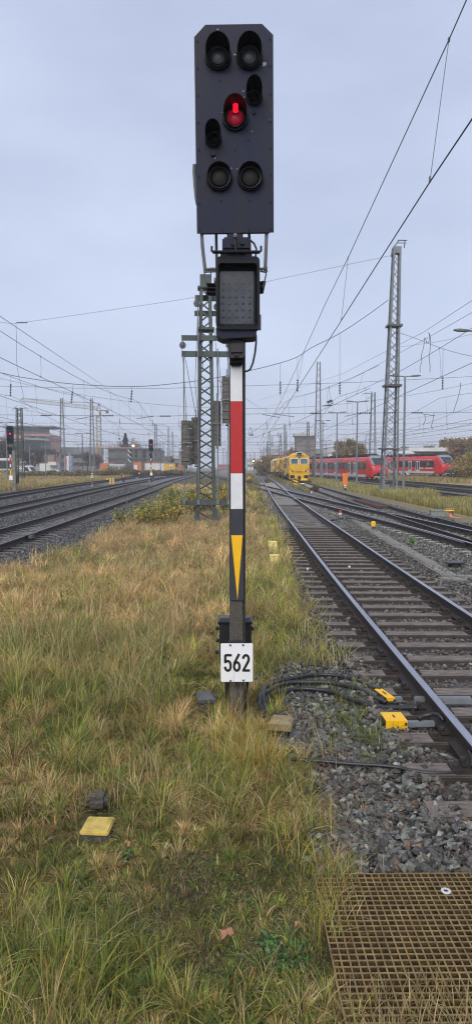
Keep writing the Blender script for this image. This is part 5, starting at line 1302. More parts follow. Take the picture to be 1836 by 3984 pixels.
building('grey_shed', 'square upper block standing on the left end of the grey shed', X(1040,262), X(1086,262), 262, 12, Zs(1750,262), 'clad', (6,), cols=3, roof=1.0)
building('terminal', 'pale low building at the end of the rails', X(960,560), X(1075,560), 560, 20, Zs(1790,560), 'roofg', (4, 8), cols=9, ww=2, roof=1.5)
building('terminal', 'small white hut left of the vanishing rails', X(963,420), X(985,420), 420, 8, Zs(1797,420), 'cwhite', (2.8,), cols=2)
# far red carriages
for k_, (a, b, lab) in enumerate(((975, 1012, 'distant pale red train at the end of the rails'), (850, 905, 'distant pale red train partly hidden by the green mast'))):
    Y = 480; t = thing('distant_train', lab, 'train', ((X(a,Y)+X(b,Y))/2, Y, 0)); w = X(b,Y)-X(a,Y)
    MB().box((0,1.5,2.3),(w,3,3.2),bev=.3).build('car_body', M['trainp'], t); MB().box((0,-.02,2.7),(w*.94,.1,.9)).build('window_band', M['glass'], t); MB().box((0,1.5,.5),(w*.9,2.4,.6)).build('underframe', M['under'], t)
# hall with white roof at right
Y = 185; building('long_hall', 'long low hall with a pale roof behind the red trains on the right', X(1600,Y), X(1900,Y), Y, 14, Zs(1757,Y), 'brown', (4.6,), cols=14, roof=1.0, roofm='cwhite', over=1.2)
t = building('hall', 'small white gabled hall behind the nearer train nose', X(1560,175), X(1600,175), 175, 10, Zs(1768,175), 'cwhite', (), roof=.2); MB().prism([(-2.2, Zs(1768,175)+.25), (2.2, Zs(1768,175)+.25), (.6, Zs(1752,175))], 0, 8).build('gable_roof', M['cwhite'], t)
building('house', 'grey roofed house between the lamp posts and the autumn tree', X(1240,230), X(1268,230), 230, 9, Zs(1766,230), 'roofg', (3,), cols=2, roof=1.2)
building('house', 'pointed pale house left of the autumn trees', X(1275,260), X(1300,260), 260, 9, Zs(1762,260), 'cwhite', (3,), cols=2, roof=2.0)
# left: pink office building
def zz7(y, Y): return Zs(1640 + y / 3.957, Y)
def xx7(x, Y): return X(x / 3.957, Y)
Y = 330; x0, x1 = xx7(80, Y), xx7(792, Y); h = zz7(200, Y)
pk = thing('office_building', 'pink office building with grey top storey and wide overhanging roof', 'building', ((x0+x1)/2, Y, 0)); w = x1 - x0
MB().box((0, 10, h/2), (w, 20, h)).build('wall', M['brick'], pk)
ht = zz7(92, Y); MB().box((-2.4, 10, (h+ht)/2), (w-6, 18, ht-h)).build('top_storey', M['clad'], pk); MB().box((.6, 9, ht+.25), (w+3.4, 24, .6), bev=.05).build('roof', M['clad'], pk)
mb = MB(); [mb.bar((w/2-1.5+dx, 0, h), (w/2-1.5+dx, 0, ht), .3) for dx in (0,)]; mb.box((w/2-2.5, -.1, h+.5), (5, .1, .9)); mb.build('balcony_rail', M['galv'], pk)
for zr in (262, 372, 470, 560):
    z = zz7(zr, Y)
    for i in range(12):
        wx_ = xx7(405 + i * 62 if i < 5 else 690 + (i - 5) * 28, Y) - (x0+x1)/2
        if i > 8: continue
        f = MB().box((wx_, -.05, z), ((3.0 if i < 5 else 1.2), .12, 2.3)).build('window', M['clad'], pk); MB().box((wx_, -.14, z), ((2.6 if i < 5 else .9), .05, 1.9)).build('pane', M['glassl' if i % 2 else 'glass'], f)
Y = 300; x0, x1 = xx7(-60, Y), xx7(650, Y); h = zz7(300, Y)
wg = thing('office_wing', 'grey office wing with a curved looking roof in front of the pink building', 'building', ((x0+x1)/2, Y, 0)); w = x1 - x0
MB().box((0, 8, h/2), (w, 16, h)).build('wall', M['clad'], wg); MB().loft([[(-w/2-2, y_, zz7(262,Y)+o), (-w*.1, y_, zz7(272,Y)+o), (w/2+4, y_, zz7(300,Y)+o), (w/2+4, y_, zz7(300,Y)+.8+o), (-w*.1, y_, zz7(272,Y)+.9+o), (-w/2-2, y_, zz7(262,Y)+.9+o)] for y_, o in ((-2, 0), (17, .1))]).build('roof', M['clad'], wg)
MB().box((w*.27, -.2, zz7(520,Y)), (w*.4, .3, zz7(400,Y)-zz7(630,Y))).build('white_facade', M['cwhite'], wg)
for zr in (355, 450, 550):
    for i in range(16):
        f = MB().box((-w/2 + (i+.5)*w/16, -.45, zz7(zr, Y)), (1.9, .12, 2.6)).build('window', M['glass'], wg)
Y = 340; building('office_building', 'reddish flat roofed office block at the far left edge', xx7(-120,Y), xx7(300,Y), Y+40, 16, zz7(185,Y), 'brown', (4, 8, 12, 16), cols=12, ww=1.6, wh=1.8, roof=.8, roofm='clad')
Y = 350; building('long_building', 'long dull brown building with a dark roof behind the flags', xx7(800,Y), xx7(1500,Y), Y, 16, zz7(505,Y), 'brown', (3.5, 7.5), cols=18, ww=2, wh=1.8, roof=3.6, roofm='clad')
building('long_building', 'brown low building behind the building site and the white container', X(630,330), X(700,330), 330, 12, Zs(1790,330), 'brown', (3,), cols=5, roof=1.5, roofm='clad')
building('long_building', 'grey low building left of the hanging weights', X(680,300), X(722,300), 300, 12, Zs(1786,300), 'clad', (3,), cols=5, roof=1.5, roofm='roofg')
building('tower_block', 'small brown block peeking out left of the hanging weights', X(696,290), X(722,290), 292, 8, Zs(1756,290), 'brown', (8,), cols=1, roof=.6)
building('white_building', 'distant white building right of the green mast', X(575,400), X(604,400), 400, 10, Zs(1779,400), 'cwhite', (5,), cols=3)
Y = 155; building('pale_building', 'long low pale yellow building at the left edge', xx7(-160,Y), xx7(215,Y), Y, 6, zz7(598,Y), 'cream', (zz7(665,Y),), cols=6, ww=1.0, wh=1.6, roof=.5, roofm='cwhite', over=.15)
M['corange'] = mat('container_orange', (.48,.17,.07), .6, var=.2, scale=.8)
# site containers
def container(label, a, b, top, Y, m, h=2.6, roofm=None, win=False, door=None, gp='site containers'):
    x0, x1 = X(a, Y), X(b, Y); zt = Zs(top, Y)
    if m == 'orange': m = 'corange'
    if roofm == 'orange': roofm = 'corange'
    t = thing('site_container', label, 'container', ((x0+x1)/2, Y, zt - h), 0, gp); w = x1 - x0
    MB().box((0, 1.2, h/2), (w, 2.4, h)).build('container_body', M[m], t)
    mb = MB(); [mb.box((-w/2 + (i+.5)*w/max(3,int(w/.6)), -.03, h/2), (.12, .06, h*.88)) for i in range(max(3,int(w/.6)))]; mb.build('side_panel', M[m], t)
    MB().box((0, 1.2, h + .08), (w + .1, 2.5, .2), bev=.02).build('roof', M[roofm or m], t)
    if win: f = MB().box((w*.12, -.08, h*.58), (w*.25, .08, h*.5)).build('window', M['enamel'], t); MB().box((w*.12, -.13, h*.58), (w*.17, .04, h*.38)).build('pane', M['clad'], f)
    if door: MB().box((-w*.2, -.06, h*.4), (.9, .06, h*.78)).build('door', M[door], t)
k8 = lambda x: 380 + x / 3.491; l8 = lambda y: 1640 + y / 3.491
container('long white site container with a red roof edge behind the farther signal', k8(645), k8(905), l8(567), 190, 'cwhite', roofm='orange')
container('yellow site container with one white framed window', k8(912), k8(1052), l8(572), 180, 'myel', roofm='clad', win=True)
container('orange site container left of the farther signal', k8(490), k8(597), l8(556), 185, 'orange', door='cwhite', h=3.2)
container('orange container with an arched cover beside the green one', k8(40), k8(236), l8(574), 185, 'orange')
container('dark green container beside the stacked slabs', k8(148), k8(245), l8(592), 176, 'teal')
container('small orange red container at the right end of the container row', k8(1095), k8(1145), l8(588), 200, 'orange')
container('white container with a red edge behind the bushes on the left', 157, 226, 1803, 200, 'cwhite', roofm='orange')
container('tan container stacked on the white container on the left', 190, 214, 1771, 203, 'brown', h=2.4)
container('small white container with red edge above the left container row', 190, 222, 1797, 198, 'cwhite', roofm='orange', h=1.0)
Y = 172; t = thing('slab_stack', 'stack of pale concrete slabs on battens beside the green container', 'slab stack', (X(k8(278),Y), Y, 0))
for i in range(6): MB().box((random.uniform(-.15,.15), 0, Zs(l8(668),Y)+.1 + i*.29), (3.9 - .2*i % .5, 2.2, .17), bev=.02).build('stacked_slab', M['cwhite'], t)
# building site with scaffold
Y = 232; x0, x1 = X(k8(140),Y), X(k8(850),Y); h = Zs(l8(375),Y); w = x1-x0
bs = thing('building_site', 'grey concrete shell of a new building behind scaffold netting', 'building', ((x0+x1)/2, Y, 0))
MB().box((0, 8, h/2), (w, 14, h)).build('wall', M['conc2'], bs)
mb = MB(); [mb.box((0, .6, z), (w+.6, 1.0, .3)) for z in (.3*h, .62*h, h+.1)]; mb.build('floor_slab', M['conc2'], bs)
for rx, ww_ in ((450,50),(525,34),(632,60),(800,40)):
    for zr in (430, 490): MB().box((X(k8(rx),Y)-(x0+x1)/2, .93, Zs(l8(zr),Y)), (ww_/3.491/FPX*Y, .2, 2.6)).build('opening', M['ink'], bs)
sc_ = thing('scaffold', 'steel scaffold with work decks along the building site', 'scaffold', ((x0+x1)/2 - 1, Y-2, 0))
mb = MB(); n = 22; xa = X(k8(60),Y)-(x0+x1)/2+1; xb = X(k8(900),Y)-(x0+x1)/2+1; H_ = Zs(l8(320),Y)
for i in range(n+1):
    x = xa + (xb-xa)*i/n; mb.bar((x,0,0),(x,0,H_),.09).bar((x,1.2,0),(x,1.2,H_),.07)
for i in range(0, n, 4): mb.bar((xa+(xb-xa)*i/n,0,.5),(xa+(xb-xa)*(i+1)/n,0,H_*.5),.07)
mb.build('scaffold_pole', M['galv'], sc_)
mb = MB(); [mb.box(((xa+xb)/2, .5, z), (xb-xa, 1.1, .12)) for z in (2.3, 4.4, 6.5, 8.4)]; [mb.bar((xa,0,z),(xb,0,z),.07) for z in (3.3,5.4,7.5,9.2,H_-.1)]; mb.build('deck', M['galvd'], sc_)
mb = MB(); [mb.bar((X(k8(430),Y)-(x0+x1)/2+1, -.2, Zs(l8(a),Y)), (X(k8(470),Y)-(x0+x1)/2+1, -.2, Zs(l8(a+45),Y)), .25) for a in (385,445,510)]; mb.build('stair', M['cwhite'], sc_)
mb = MB().box((X(k8(330),Y)-(x0+x1)/2+1, .4, H_-1.1), (13, .5, .4)); mb.build('timber_stack', M['brick'], sc_)
t = thing('site_lamp', 'bright round lamp shining above the building site', 'lamp', P3(519,1735,228)); MB().cyl((0,0,0),(0,.2,0),.38,n=12).build('lamp_head', mat('lit_lamp', (.9,.85,.6), .3, emit=(1,.85,.5), estr=3), t); MB().bar((0,.3,-9),(0,.3,0),.15).build('lamp_pole', M['galvd'], t)
# tower crane
Y = 250; cx = X(388, Y); base = 0; top = Zs(1600, Y)
cr = thing('tower_crane', 'cream and orange tower crane with its jib pointing left', 'crane', (cx, Y, 0))
legs, brc, PP = lattice_mb(top * .48, 1.7, 1.7, 1.7, .22, .12, cross='x'); a = MB(); [a.add(l.v, l.f) for l in legs]; a.add(brc.v, brc.f); a.build('lower_tower', M['craney'], cr)
legs, brc, PP = lattice_mb(top - .3, 1.7, 1.7, 1.7, .22, .12, cross='x', h0=top * .48); a = MB(); [a.add(l.v, l.f) for l in legs]; a.add(brc.v, brc.f); a.build('upper_tower', M['cranel'], cr)
za = Zs(1571, Y); a = MB(); [a.bar((s*.8, 0, top), (0.3, 0, za), .22) for s in (-1, 1)]; [a.bar((-.6+.3*q, 0, top+q*.9), (.6-.1*q, 0, top+q*.9), .12) for q in range(3)]; a.build('apex', M['galvd'], cr)
jx = X(85, Y*.93) - cx; jz = Zs(1565, Y*.93); dy = -Y*.07
a = MB(); n = 30
def J_(u, o, zz): return Vector((u*jx, u*dy + o, top + .2 + u*(jz-top) + zz))
a.bar(J_(0,-.6,0), J_(1,-.6,0), .13).bar(J_(0,.6,0), J_(1,.6,0), .13).bar(J_(0,0,1.2), J_(.98,0,1.0), .2)
for i in range(n): a.bar(J_(i/n,-.6,0), J_((i+.5)/n,0,1.15), .1).bar(J_((i+.5)/n,0,1.15), J_((i+1)/n,.6,0), .1)
a.build('jib', M['cranel'], cr)
a = MB().bar((0.3,0,za), J_(.55,0,1.1), .09).bar((.3,0,za), J_(.9,0,1.1), .08).bar((.3,0,za),(5,0,top),.09); a.build('tie_rod', M['galvd'], cr)
MB().box((2.0,0,top),(3.2,1.3,.25)).build('counter_jib', M['galvd'], cr); MB().box((3.2,0,top-.5),(.9,1.2,.9)).build('counterweight', M['galvd'], cr); MB().box((-.2,-1.2,top-1),(1.4,1.2,1.6)).build('cab', M['cwhite'], cr)
# vehicles on the far left road
def car(x, Y, L, h, w, m, label, rz, kind='car'):
    t = thing('parked_' + kind, label, kind, (x, Y, 0), rz)
    if kind == 'van': prof = [(-L/2,.35),(L/2,.35),(L/2,1.05),(L/2-.5,1.35),(L/2-1.35,h-.1),(L/2-1.8,h),(-L/2+.1,h),(-L/2,h-.2)]
    else: prof = [(-L/2,.3),(L/2,.3),(L/2,.75),(L/2-1.1,.95),(L/2-1.9,h),(-L/2+1.1,h),(-L/2+.2,1.0),(-L/2,.9)]
    MB().prism(prof, -w/2, w/2).build('body', M[m], t)
    for s in (-1, 1):
        if kind == 'van': MB().prism([(L/2-1.0,1.25),(L/2-1.5,h-.35),(L/2-2.3,h-.35),(L/2-2.3,1.25)], s*w/2, s*(w/2+.03)).build('window', M['glass'], t)
        else: MB().prism([(L/2-1.3,.98),(L/2-1.95,h-.08),(-L/2+1.2,h-.08),(-L/2+.5,1.0)], s*w/2, s*(w/2+.03)).build('window', M['glass'], t)
        for xx in (-L/2+.9, L/2-.9):
            wq = MB().cyl((xx, s*(w/2-.18), .33), (xx, s*(w/2+.02), .33), .33, n=14).build('wheel', M['ink'], t); MB().cyl((xx, s*(w/2+.01), .33), (xx, s*(w/2+.04), .33), .18, n=10).build('rim', M['galv'], wq)
        MB().box((L/2, s*(w/2-.3), .75), (.06,.35,.2)).build('headlight', M['trainw'], t)
    a, b = (prof[3], prof[4]); MB().add([(a[0]+.01,-w/2+.12,a[1]+.06),(a[0]+.01,w/2-.12,a[1]+.06),(b[0]+.04,w/2-.2,b[1]-.06),(b[0]+.04,-w/2+.2,b[1]-.06),(a[0]-.05,-w/2+.12,a[1]+.02),(a[0]-.05,w/2-.12,a[1]+.02),(b[0]-.03,w/2-.2,b[1]-.1),(b[0]-.03,-w/2+.2,b[1]-.1)], [(0,1,2,3),(7,6,5,4),(0,4,5,1),(1,5,6,2),(2,6,7,3),(3,7,4,0)]).build('windscreen', M['glass'], t)
car(X(104,150), 150, 5.2, 2.5, 2.0, 'cwhite', 'white van parked in front of the bare trees on the left', R(-18), 'van')
car(X(137,168), 168, 4.3, 1.5, 1.8, 'myel', 'yellow car partly behind shrubs, left', R(5)); car(X(220,165), 165, 4.4, 1.5, 1.8, 'cwhite', 'white car right of the white container', R(-10)); car(X(262,170), 170, 4.4, 1.5, 1.8, 'traing', 'silver grey car right of the left galvanised mast', R(-6))
car(X(505,178), 178, 4.4, 1.6, 1.8, 'traing', 'grey car in front of the building site', R(8)); car(X(522,176), 176, 4.2, 1.6, 1.8, 'ink', 'dark car beside the orange site container', R(-4))
for i, (fx, m_) in enumerate(((1012,'trainp'),(1040,'cwhite'),(1072,'galv'),(1103,'cblue'))):
    Y = 300; x = xx7(fx, Y); t = thing('flag', ('red','white','tall pale','blue')[i] + ' banner flag on a pole between the galvanised masts', 'flag', (x, Y, 0)); zt = zz7(480 if i == 2 else 520, Y)
    MB().cyl((0,0,0),(0,0,zt),.08,n=6).build('pole', M['cwhite'], t); MB().loft([[(.1,0,z),(.8,.2*math.sin(z),z),(.8,.05+.2*math.sin(z),z),(.1,.05,z)] for z in (zt-6.5,zt-5,zt-3.5,zt-2,zt-.3)]).build('banner', M[m_], t)
# ------------------------------------------------------------------ trees
def limbs(mb, p, d, L, r, lvl, maxl, tips, spread=.55, up=.12, n=(2, 4)):
    pts = [p]; rs = [r]; q = Vector(p); dd = Vector(d).normalized()
    for i in range(3):
        dd = (dd + Vector((random.gauss(0, .12), random.gauss(0, .12), up * .5))).normalized(); q = q + dd * L / 3; pts.append(q.copy()); rs.append(r * (1 - .18 * (i + 1)))
    mb.tube(pts, rs, 5 if lvl < 2 else 3, cap=False); tips.append((q.copy(), lvl))
    if lvl >= maxl: return
    for i in range(random.randint(*n)):
        t_ = random.uniform(.45, 1); b = Vector(pts[0]).lerp(pts[-1], t_) if t_ < .99 else pts[-1]
        b = pts[1].lerp(pts[3], random.random()) if i else pts[-1]
        nd = (dd + Vector((random.gauss(0, spread), random.gauss(0, spread), random.uniform(-.1, spread * .7)))).normalized()
        limbs(mb, b, nd, L * random.uniform(.6, .82), r * .58, lvl + 1, maxl, tips, spread, up, n)
def tree(x, y, h, label, leaf=None, nl=0, maxl=5, size=.3, cr=None, tr=.022, probs=None, name='deciduous_tree', n=(2, 4)):
    t = thing(name, label, 'tree', (x, y, -.1)); mb = MB(); tips = []
    limbs(mb, Vector((0, 0, 0)), (random.gauss(0,.04), 0, 1), h * .30, h * tr, 0, maxl, tips, n=n)
    zmax = max(p.z for p, _ in tips); s = h / zmax
    mb.v = [(a * s, b * s, c * s) for a, b, c in mb.v]; mb.build('trunk', M['bark'], t)
    if leaf:
        tp = [p * s for p, l in tips if l >= 2]; P = np.array([tuple(random.choice(tp)) for _ in range(nl)]) + RNG.normal(0, h * .035, (nl, 3))
        part_cards('crown', t, P, size * RNG.uniform(.6, 1.3, nl), pick(nl, leaf, probs or [1] * len(leaf), .25), leafM)
    return t
for sx, top, Y, lab in ((10,1702,160,'bare dark tree at the far left edge'),(22,1712,170,'second bare tree at the far left edge'),(100,1745,180,'bare tree left of the pair before the grey office wing'),(126,1738,178,'wide bare tree before the grey office wing'),
    (221,1740,210,'round bare tree behind the left galvanised mast'),(160,1768,215,'small bare tree in front of the pink wall'),(342,1755,230,'bare tree behind the right galvanised mast'),(365,1762,225,'low bare tree left of the crane'),(380,1770,215,'thin bare tree at the crane foot'),(52,1735,185,'bare tree behind the pale yellow building')):
    tree(X(sx, Y), Y, Zs(top, Y), lab, [(.085,.07,.06), (.12,.10,.08)], 1500, maxl=6, name='bare_tree', tr=.045, size=.34)
# spruce
Y = 262; h = Zs(1686, Y); t = thing('spruce_tree', 'dark spruce rising behind the building site', 'tree', (X(491,Y), Y, 0)); MB().cyl((0,0,0),(0,0,h),.3,.04,8).build('trunk', M['bark'], t)
n = 14000; u = RNG.random(n) ** .8; z = 3 + (h - 3) * (1 - u) ; z = h - (h-3)*u; rad = .25 + 4.3 * u * (.72 + .28 * np.sin(z * 3.1)); a = RNG.random(n) * 6.283; rr = rad * np.sqrt(RNG.random(n)) 
part_cards('crown', t, np.stack([rr*np.cos(a), rr*np.sin(a), z - rr*.35 + RNG.normal(0,.12,n)], 1), RNG.uniform(.25,.6,n), pick(n, [(.018,.034,.022),(.03,.05,.03),(.012,.022,.016)], [3,2,3]), leafM)
AUT = [(.36,.24,.05),(.28,.17,.045),(.20,.17,.05),(.14,.10,.04)]
for sx, top, Y, lab, lf, nl in ((1308,1745,190,'low autumn tree left of the larger golden one',AUT,3500),(1335,1712,195,'golden autumn tree above the nearer train roof',AUT,8000),(1362,1722,200,'broad autumn tree right of the golden one',AUT,7000),(1388,1730,205,'thinning autumn tree beside a lamp post',[(.2,.12,.06),(.3,.2,.08)],2500),
    (1412,1742,215,'sparse reddish tree left of the train nose',[(.22,.11,.08),(.28,.18,.08)],1800),(1600,1738,230,'sparse grey tree behind the second train',[(.17,.15,.12)],1500),(1630,1734,235,'second sparse grey tree behind the second train',[(.17,.15,.12)],1500),
    (1725,1728,190,'sparse tree behind the long hall',[(.2,.14,.07)],2500),(1765,1708,185,'golden tree behind the long hall near the right edge',AUT,6000),(1812,1704,180,'brown autumn tree behind the hall at the right edge',[(.24,.13,.06),(.3,.19,.07)],6500),(1845,1712,175,'green brown tree at the right edge',[(.10,.12,.04),(.24,.15,.06)],5000),
    (1140,1738,240,'reddish sparse tree between shed and tower',[(.25,.12,.1),(.3,.17,.1)],1800),(512,1708,280,'sparse pale tree right of the spruce',[(.3,.27,.2)],1500),(660,1772,300,'pale yellow tree right of the farther signal',AUT,2000)):
    tree(X(sx, Y), Y, Zs(top, Y), lab, lf, nl, 4, .55, n=(3, 4))
def bush(x, y, h, w, label, cols, n, size, probs=None, name='shrub', d=None, stems=9):
    t = thing(name, label, 'shrub', (x, y, -.06)); mb = MB()
    S = []
    for i in range(stems):
        a = random.random() * 6.28; r_ = random.random() ** .6; tip = Vector((math.cos(a) * r_ * w / 2, math.sin(a) * r_ * (d or w) / 2, h * random.uniform(.55, 1.05) * (1 - .35 * r_)))
        b = Vector((tip.x * .35, tip.y * .35, 0)); m_ = b.lerp(tip, .5) + Vector((0, 0, h * .08)); S.append((b, m_, tip)); mb.tube([b, m_, tip], [.008 + h * .004, .006 + h * .002, .003], 4)
    mb.build('stem', M['bark'], t)
    k_ = RNG.integers(0, stems, n); u = RNG.random(n) ** .7
    P = np.array([tuple(S[i][0].lerp(S[i][2], float(q)) + Vector((0, 0, h * .16 * math.sin(3.14 * q)))) for i, q in zip(k_, u)]) + RNG.normal(0, 1, (n, 3)) * np.array([w * .07, (d or w) * .07, h * .06])
    P[:, 2] = np.abs(P[:, 2])
    part_cards('foliage', t, P, size * RNG.uniform(.6, 1.3, n), pick(n, cols, probs or [1] * len(cols), .22), leafM)
# thicket behind the machine
TH = [(.22,.17,.08),(.28,.2,.09),(.13,.13,.06),(.32,.19,.08)]
for i, (sx, top, Y, w, lab) in enumerate(((1036,1772,178,6,'tall thicket bush right of the amber signals, left part'),(1052,1765,172,7,'tallest thicket bush left of the maintenance train'),(1068,1772,168,6,'thicket bush touching the rear of the maintenance train'),(1026,1790,190,5,'low thicket bush next to the amber signals'))):
    bush(X(sx,Y), Y, Zs(top, Y), w, lab, TH, 4200, .42, stems=16)
for sx, top, Y, w, lab in ((1815,1755,128,9,'tall golden bush behind the buffer stop'),(1840,1762,120,8,'golden bush at the right edge beside the buffer stop'),(1783,1775,140,7,'golden bush right of the second train nose'),(1850,1790,108,8,'lower bush at the right edge')):
    bush(X(sx,Y), Y, Zs(top, Y), w, lab, [(.34,.25,.08),(.24,.16,.06),(.15,.14,.05),(.40,.28,.09)], 5200, .36, stems=20)
for sx, top, Y, w, lab in ((150,1828,140,9,'green brown scrub below the white container'),(195,1826,138,9,'scrub left of the left galvanised mast foot'),(20,1818,150,10,'green scrub in front of the pale yellow building'),(305,1826,142,7,'green scrub between the galvanised masts'),(105,1830,140,8,'scrub in front of the white van'),
    (470,1810,160,8,'reddish scrub right of the slab stack'),(445,1822,150,5,'green scrub beneath the slab stack'),(610,1822,170,8,'scrub in front of the white container'),(575,1826,165,7,'scrub left of the farther signal post'),(650,1824,170,7,'scrub under the yellow container'),(545,1822,160,6,'reddish scrub in front of the orange container'),(345,1830,145,6,'brown scrub at the right galvanised mast'),(700,1828,170,7,'scrub below the hanging weights'),(260,1830,145,7,'brown scrub right of the left galvanised mast'),(398,1828,150,6,'brown scrub below the crane')):
    bush(X(sx,Y), Y, max(.8, Zs(top, Y)), w, lab, [(.12,.12,.045),(.2,.14,.07),(.09,.11,.04),(.24,.16,.08)], 2200, .3, stems=12)
# leafy shrubs on the island
YEL = [(.62,.40,.05),(.44,.35,.08),(.20,.22,.08),(.13,.16,.06)]; GR_ = [(.18,.22,.085),(.27,.29,.11),(.14,.17,.06),(.44,.36,.10)]
isl = [(-4.0,25.5,1.05,1.5,GR_,'green shrub nearest the left track on the island'),(-3.2,25.2,1.0,1.3,YEL,'yellow green shrub at the front of the shrub patch'),(-2.5,26.0,1.15,1.3,YEL,'bright yellow leaved shrub in the middle of the patch'),(-3.5,28,1.1,1.6,GR_,'green shrub behind the front yellow one'),(-2.75,29.5,1.2,1.6,YEL,'yellow shrub behind the bright one'),
    (-4.2,31,1.1,1.6,GR_,'green shrub along the left track, farther back'),(-3.1,33,1.15,1.8,GR_,'tall green shrub left of the green mast'),(-2.2,35,1.2,1.6,YEL,'yellowish shrub seen just left of the green mast'),(-3.6,38,1.2,2.0,GR_,'far green shrub by the bend of the left track'),(-1.6,36,1.35,1.5,YEL,'golden shrub seen through the green mast'),
    (-.55,37,1.4,1.2,YEL,'golden shrub between the green mast and the striped post'),(-2.6,44,1.3,2.4,GR_,'green brown shrub far behind the green mast'),(-4.6,46,1.2,2.2,GR_,'farthest shrub along the left track'),(-1.2,52,1.4,2.5,[(.22,.2,.08),(.14,.15,.05)],'dull shrub far behind the striped post')]
for x, y, h, w, c, lab in isl: bush(x, y, h, w, lab, c, int(720 if y < 34 else 650), .085 if y < 34 else .12, stems=26)
for sx, sy, h, lab in ((1225,1915,.9,'weedy plant beside the two light dwarf signal'),(1040,1880,.8,'brown weed tuft near the crossing of the near tracks'),(1035,1855,1.1,'brown bush beside the near track, far off'),(968,1885,.8,'weed tuft right behind the striped post'),(1000,1850,.9,'low weeds left of the near track, far off')):
    x, y, _ = gnd(sx, sy); bush(x, y, h, h*1.3, lab, [(.2,.17,.07),(.25,.18,.08),(.12,.13,.05)], 700, .12, stems=12)
x, y, _ = gnd(1597, 2115, 0)
bush(x, y, .28, .3, 'small bright green weed growing in the right gravel', [(.12,.28,.05),(.2,.34,.06)], 60, .10, stems=6, name='weed_plant')
for sx, sy, lab in ((480,3330,'small light green dock plant in the short grass'),(1110,3700,'clover patch left of the grating'),(455,2830,'dark green nettle tuft in the grass left of the post')):
    x, y, _ = gnd(sx, sy, 0); bush(x, y, .10 if sx != 1110 else .07, .14 if sx != 1110 else .34, lab, [(.07,.13,.04),(.13,.24,.07),(.10,.16,.07)], 60 if sx != 1110 else 420, .034, stems=8, name='weed_plant')
# ------------------------------------------------------------------ grass
lbx = lambda y: np.interp(y, [p[1] for p in LB], [p[0] for p in LB])
rbx = lambda y: np.interp(y, [p[1] for p in RBL], [p[0] for p in RBL])
def scatter(n, y0, y1, power=1.0, xf0=None, xf1=None):
    u = RNG.random(n); y = y0 + (y1 - y0) * u ** power
    a, b = xf0(y), xf1(y); x = a + (b - a) * RNG.random(n); return x, y
def grass_obj(name, label, x, y, h, w, lean, C, z0=-.055, tip=None, segs=3, ang=None):
    V, F, Cc = blades(np.stack([x, y], 1), h, w, lean, C, z0, segs, tip, ang)
    o = npmesh(name, V, F, Cc, grassM, 'stuff'); return tag(o, label, 'grass')
_H = np.random.default_rng(5).random((512, 512, 6))
def tussock(x, y, s):
    "nearest jittered tussock centre, its random numbers"
    best = None
    ix = np.floor(x / s).astype(int); iy = np.floor(y / s).astype(int)
    for dx in (-1, 0, 1):
        for dy in (-1, 0, 1):
            q = _H[(ix + dx) % 512, (iy + dy) % 512]; cx = (ix + dx + .1 + .8 * q[:, 0]) * s; cy = (iy + dy + .1 + .8 * q[:, 1]) * s; d = (x - cx) ** 2 + (y - cy) ** 2
            if best is None: best = [d, cx, cy, q]
            else:
                m = d < best[0]; best = [np.where(m, d, best[0]), np.where(m, cx, best[1]), np.where(m, cy, best[2]), np.where(m[:, None], q, best[3])]
    return best[1], best[2], best[3]
def mixc(sel, pal_a, pal_b):
    n = len(sel); A = pick(n, pal_a[0], pal_a[1], .2); B = pick(n, pal_b[0], pal_b[1], .2); return np.where(sel[:, None], A, B)
GREENS = ([GRN, GRN2, YGR, DGR, BGR], [3, 3, 2, 2, 2]); DRY = ([TAN, TAN2, STRAW, RBR], [4, 3, 3, .5])
